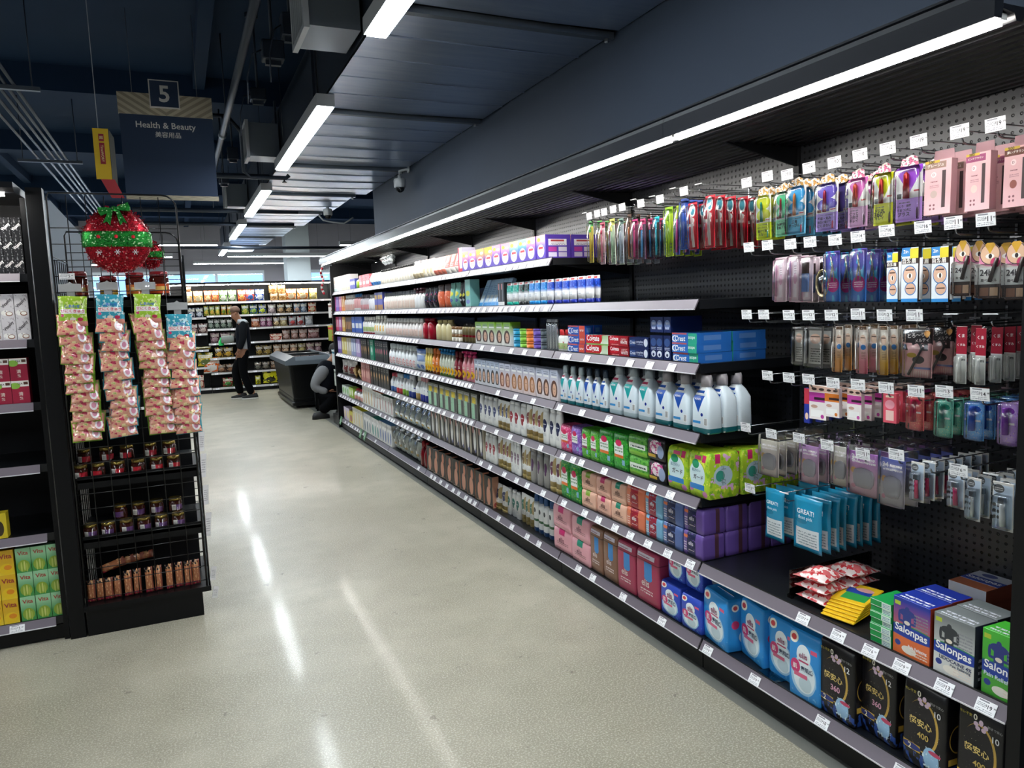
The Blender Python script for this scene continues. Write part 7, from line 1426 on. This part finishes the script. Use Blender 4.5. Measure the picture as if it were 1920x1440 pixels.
# walking man, faces -x ; local frame: origin between his feet
mx, my = on_z(466, 745, 0)[:2]; my = 14.0; mx = on_y(464, 745, my)[0]
man = thing('person', 'person with shaved head in navy and grey vest walking past the snack shelves', 'person', (mx, my, 0))
sk = [(-.01, 0, .93, .085), (-.01, 0, 1.12, .08), (-.0, 0, 1.30, .075), (-.05, 0, 1.40, .055), (-.095, 0, 1.47, .060), (-.115, 0, 1.535, (.092, .078)), (-.105, 0, 1.60, (.075, .065)),   # 0 pelvis..6 crown
      (.0, -.16, 1.33, .042), (-.02, -.205, 1.08, .034), (-.10, -.19, .86, .028),       # 7 left shoulder, elbow, wrist (hanging arm towards the camera)
      (-.0, .16, 1.33, .042), (.0, .20, 1.10, .034), (-.22, .17, 1.03, .028),             # 10 right shoulder, elbow, wrist (held forward)
      (-.02, -.09, .86, .085), (-.05, -.09, .48, .062), (.10, -.09, .10, .042),            # 13 left hip, knee, ankle
      (-.02, .09, .86, .085), (-.17, .09, .50, .062), (-.10, .09, .10, .042),             # 16 right hip, knee, ankle
      (-.155, 0, 1.50, .045), (.14-.06, -.09, .06, .04), (-.14, .09, .06, .04)]
skinned('body', sk, chain(0, 1, 2, 3, 4, 5, 6)+[(2, 7)]+chain(7, 8, 9)+[(2, 10)]+chain(10, 11, 12)+[(0, 13)]+chain(13, 14, 15, 20)+[(0, 16)]+chain(16, 17, 18, 21)+[(4, 19)], SKIN, man)
# face: nose, brow, ear, mouth; shaved hair
fc = obj('face', MB().prism([(-.205, 1.535), (-.218, 1.512), (-.198, 1.505)], -.011, .011, 'y').box(-.207, -.196, -.022, .022, 1.477, 1.483, 1).box(-.203, -.192, -.042, -.020, 1.543, 1.552, 1).box(-.203, -.192, .020, .042, 1.543, 1.552, 1).build('face', [SKIN, S('4a2a22', .6)]), man)
obj('ear', MB().loft([(1.50, .02, .012, .005), (1.525, .032, .016, .006), (1.55, .026, .014, .006)], 0, 8).xf(Matrix.Translation((-.095, -.082, 0))).build('ear', SKIN), man)
obj('hair', MB().loft([(1.555, .165, .168, .08, -.10, 0), (1.60, .168, .156, .078, -.10, 0), (1.64, .12, .11, .055, -.10, 0), (1.662, .05, .045, .02, -.10, 0)], 0, 16).build('hair', P('shaved_hair', '6e5142', (), .7)), man)
skinned('shirt', [(-.02, 0, 1.10, .10), (-.01, 0, 1.30, .115), (.0, -.17, 1.335, .080), (-.008, -.19, 1.22, .074), (-.018, -.205, 1.08, .066), (-.06, -.197, .97, .056), (-.09, -.192, .89, .048), (.0, .17, 1.335, .080), (.0, .19, 1.22, .072), (.0, .205, 1.10, .066), (-.10, .19, 1.065, .058), (-.19, .175, 1.04, .050)], [(0, 1), (1, 2), (2, 3), (3, 4), (4, 5), (5, 6), (1, 7), (7, 8), (8, 9), (9, 10), (10, 11)], SHIRT, man)
vest = skinned('vest', [(-.0, 0, .86, (.135, .16)), (-.0, 0, 1.02, (.138, .165)), (.0, 0, 1.20, (.14, .17)), (.01, 0, 1.345, (.115, .14)), (-.03, 0, 1.42, (.07, .08))], chain(0, 1, 2, 3, 4), VEST, man, 2)
obj('side_panel', MB().prism([(-.02, .90), (.05, .90), (.045, 1.10), (.03, 1.24), (.005, 1.24)], -.165, -.150, 'y').build('side_panel', GREYC), vest)
obj('yoke', MB().loft([(1.35, .20, .30, .08, .012, 0), (1.395, .17, .25, .07, .0, 0), (1.425, .13, .18, .06, -.02, 0)], 0, 16).build('yoke', GREYC), vest)
skinned('trousers', [(-.0, 0, .92, .115), (-.0, 0, .86, .12), (-.02, -.09, .80, .096), (-.05, -.09, .48, .078), (.08, -.09, .07, .070), (-.02, .09, .80, .096), (-.17, .09, .50, .078), (-.10, .09, .07, .070)], [(0, 1), (1, 2), (2, 3), (3, 4), (1, 5), (5, 6), (6, 7)], TROU, man)
for dx_, dy_ in ((.10-.06, -.09), (-.13, .09)):
    sh = obj('shoe', MB().loft([(.022, .28, .095, .045), (.05, .275, .09, .045), (.075, .16, .075, .035, .05, 0), (.10, .10, .07, .03, .07, 0)], 0, 16).build('shoe', SHOE), man, (dx_, dy_, 0))
    obj('sole', MB().loft([(0, .28, .097, .046), (.024, .29, .10, .048)], 0, 16).build('sole', SOLE), sh)
def hand(parent, base, d, up, mat, curl=.6, size=.085):
    """palm plus five fingers pointing along d, thumb to the up side."""
    d = np.array(d, float)/np.linalg.norm(d); u = np.array(up, float); u -= d*(u@d); u /= np.linalg.norm(u); n = np.cross(d, u); b = np.array(base, float)
    pts = [tuple(b)+(.024,), tuple(b+d*size*.5)+((.034, .020),)]; ed = [(0, 1)]
    for i, (off, L) in enumerate(((-.028, .055), (-.010, .075), (.010, .080), (.028, .070))):
        k = len(pts); q = b+d*size*.62+u*off
        pts += [tuple(q)+(.0095,), tuple(q+d*L*.55+n*L*.2*curl)+(.009,), tuple(q+d*L*.75+n*L*.65*curl)+(.008,)]; ed += [(1, k), (k, k+1), (k+1, k+2)]
    k = len(pts); q = b+d*size*.2+u*.030
    pts += [tuple(q)+(.011,), tuple(q+d*.025+u*.022+n*.012*curl)+(.010,), tuple(q+d*.05+u*.020+n*.03*curl)+(.009,)]; ed += [(0, k), (k, k+1), (k+1, k+2)]
    return skinned('hand', pts, ed, mat, parent, 1)
hand(man, (-.10, -.19, .86), (-.15, .05, -1), (-1, 0, 0), SKIN)
hand(man, (-.22, .17, 1.03), (-1, -.1, .05), (0, 0, 1), SKIN)
x0, y0 = mx, my
gb = thing('green_bottle', 'bright green bottle held in the walking person\'s hand', 'bottle', (mx-.36, my+.15, .965))
obj('body', MB().lathe([(0, .034), (.01, .045), (.07, .047), (.10, .030), (.115, .022)], 0, 14).build('body', P('neon_green', '22c860', (), .3)), gb)
obj('cap', MB().lathe([(.115, .020), (.145, .018)], 0, 12).build('cap', S('2ae070', .35)), gb)
tag(obj('cloth_roll', MB().loft([(-.11, .11, .10, .05), (-.09, .13, .12, .055), (.06, .14, .13, .06), (.10, .11, .10, .05)], 0, 16).xf(Matrix.Rotation(math.pi/2, 4, 'Y')).build('cloth_roll', P('grey_cloth', '8d938e', (), .85, 0, 0, (40, .5, .01))), None, (mx-.25, my+.10, 1.075)), 'grey cloth roll carried by the walking person', 'cloth')
# crouching person beside the freezer
cx_, cy_ = 1.86, 10.72
cr = thing('person', 'person in a grey and navy jacket crouching by the gondola end', 'person', (cx_, cy_, 0))
JN = P('navy_jacket', '0a0d14', (), .9, spec=.1); JG = P('pale_jacket_sleeve', '77787b', (), .8, spec=.1)
cpts = [(0, 0, .30, .10), (-.02, .02, .52, .10), (.04, .05, .70, .085), (.12, .08, .80, .055), (.17, .09, .86, .06), (.18, .09, .93, (.085, .075)), (.17, .09, .99, .06),
        (-.03, -.08, .68, .042), (-.20, -.10, .46, .034), (.0, -.16, .36, .028), (.14, .16, .68, .042), (.24, .24, .46, .034), (.34, .16, .40, .028),
        (-.02, -.11, .26, .09), (.10, -.16, .30, .07), (-.12, -.13, .10, .05), (.0, .12, .26, .09), (.26, .16, .42, .07), (.24, .15, .08, .05)]
skinned('body', cpts, chain(0, 1, 2, 3, 4, 5, 6)+[(2, 7)]+chain(7, 8, 9)+[(2, 10)]+chain(10, 11, 12)+[(0, 13)]+chain(13, 14, 15)+[(0, 16)]+chain(16, 17, 18), SKIN, cr)
skinned('jacket', [(-.0, 0, .30, .18), (-.02, .02, .52, .175), (.04, .05, .70, .165), (.10, .07, .80, .09)], chain(0, 1, 2, 3), JN, cr)
skinned('jacket_sleeve', [(.02, -.05, .73, .105), (-.11, -.10, .59, .10), (-.20, -.10, .45, .078), (-.10, -.15, .40, .062), (.0, -.16, .37, .05)], chain(0, 1, 2, 3, 4), JG, cr)
skinned('jacket_sleeve', [(.12, .16, .70, .08), (.22, .24, .52, .068), (.26, .24, .45, .06), (.33, .17, .40, .05)], chain(0, 1, 2, 3), JG, cr)
skinned('trousers', [(0, 0, .30, .15), (-.02, -.11, .25, .13), (.10, -.18, .30, .10), (-.13, -.13, .09, .085), (.0, .12, .26, .12), (.26, .16, .42, .09), (.24, .15, .08, .07)], [(0, 1), (1, 2), (2, 3), (0, 4), (4, 5), (5, 6)], TROU, cr)
hand(cr, (.0, -.16, .36), (1, .1, -.2), (0, 0, 1), SKIN); hand(cr, (.34, .16, .40), (1, -.2, 0), (0, 0, 1), SKIN)
obj('hair', MB().loft([(.90, .15, .15, .07, .17, .09), (.97, .17, .165, .08, .17, .09), (1.03, .13, .12, .06, .17, .09), (1.055, .05, .05, .02, .17, .09)], 0, 14).build('hair', S('17130f', .7)), cr)
for dx_, dy_ in ((-.12, -.14), (.26, .14)): obj('shoe', MB().loft([(0, .26, .095, .045), (.05, .25, .09, .045), (.09, .14, .075, .035, -.03, 0)], 0, 16).build('shoe', SHOE), cr, (dx_, dy_, 0), .2)
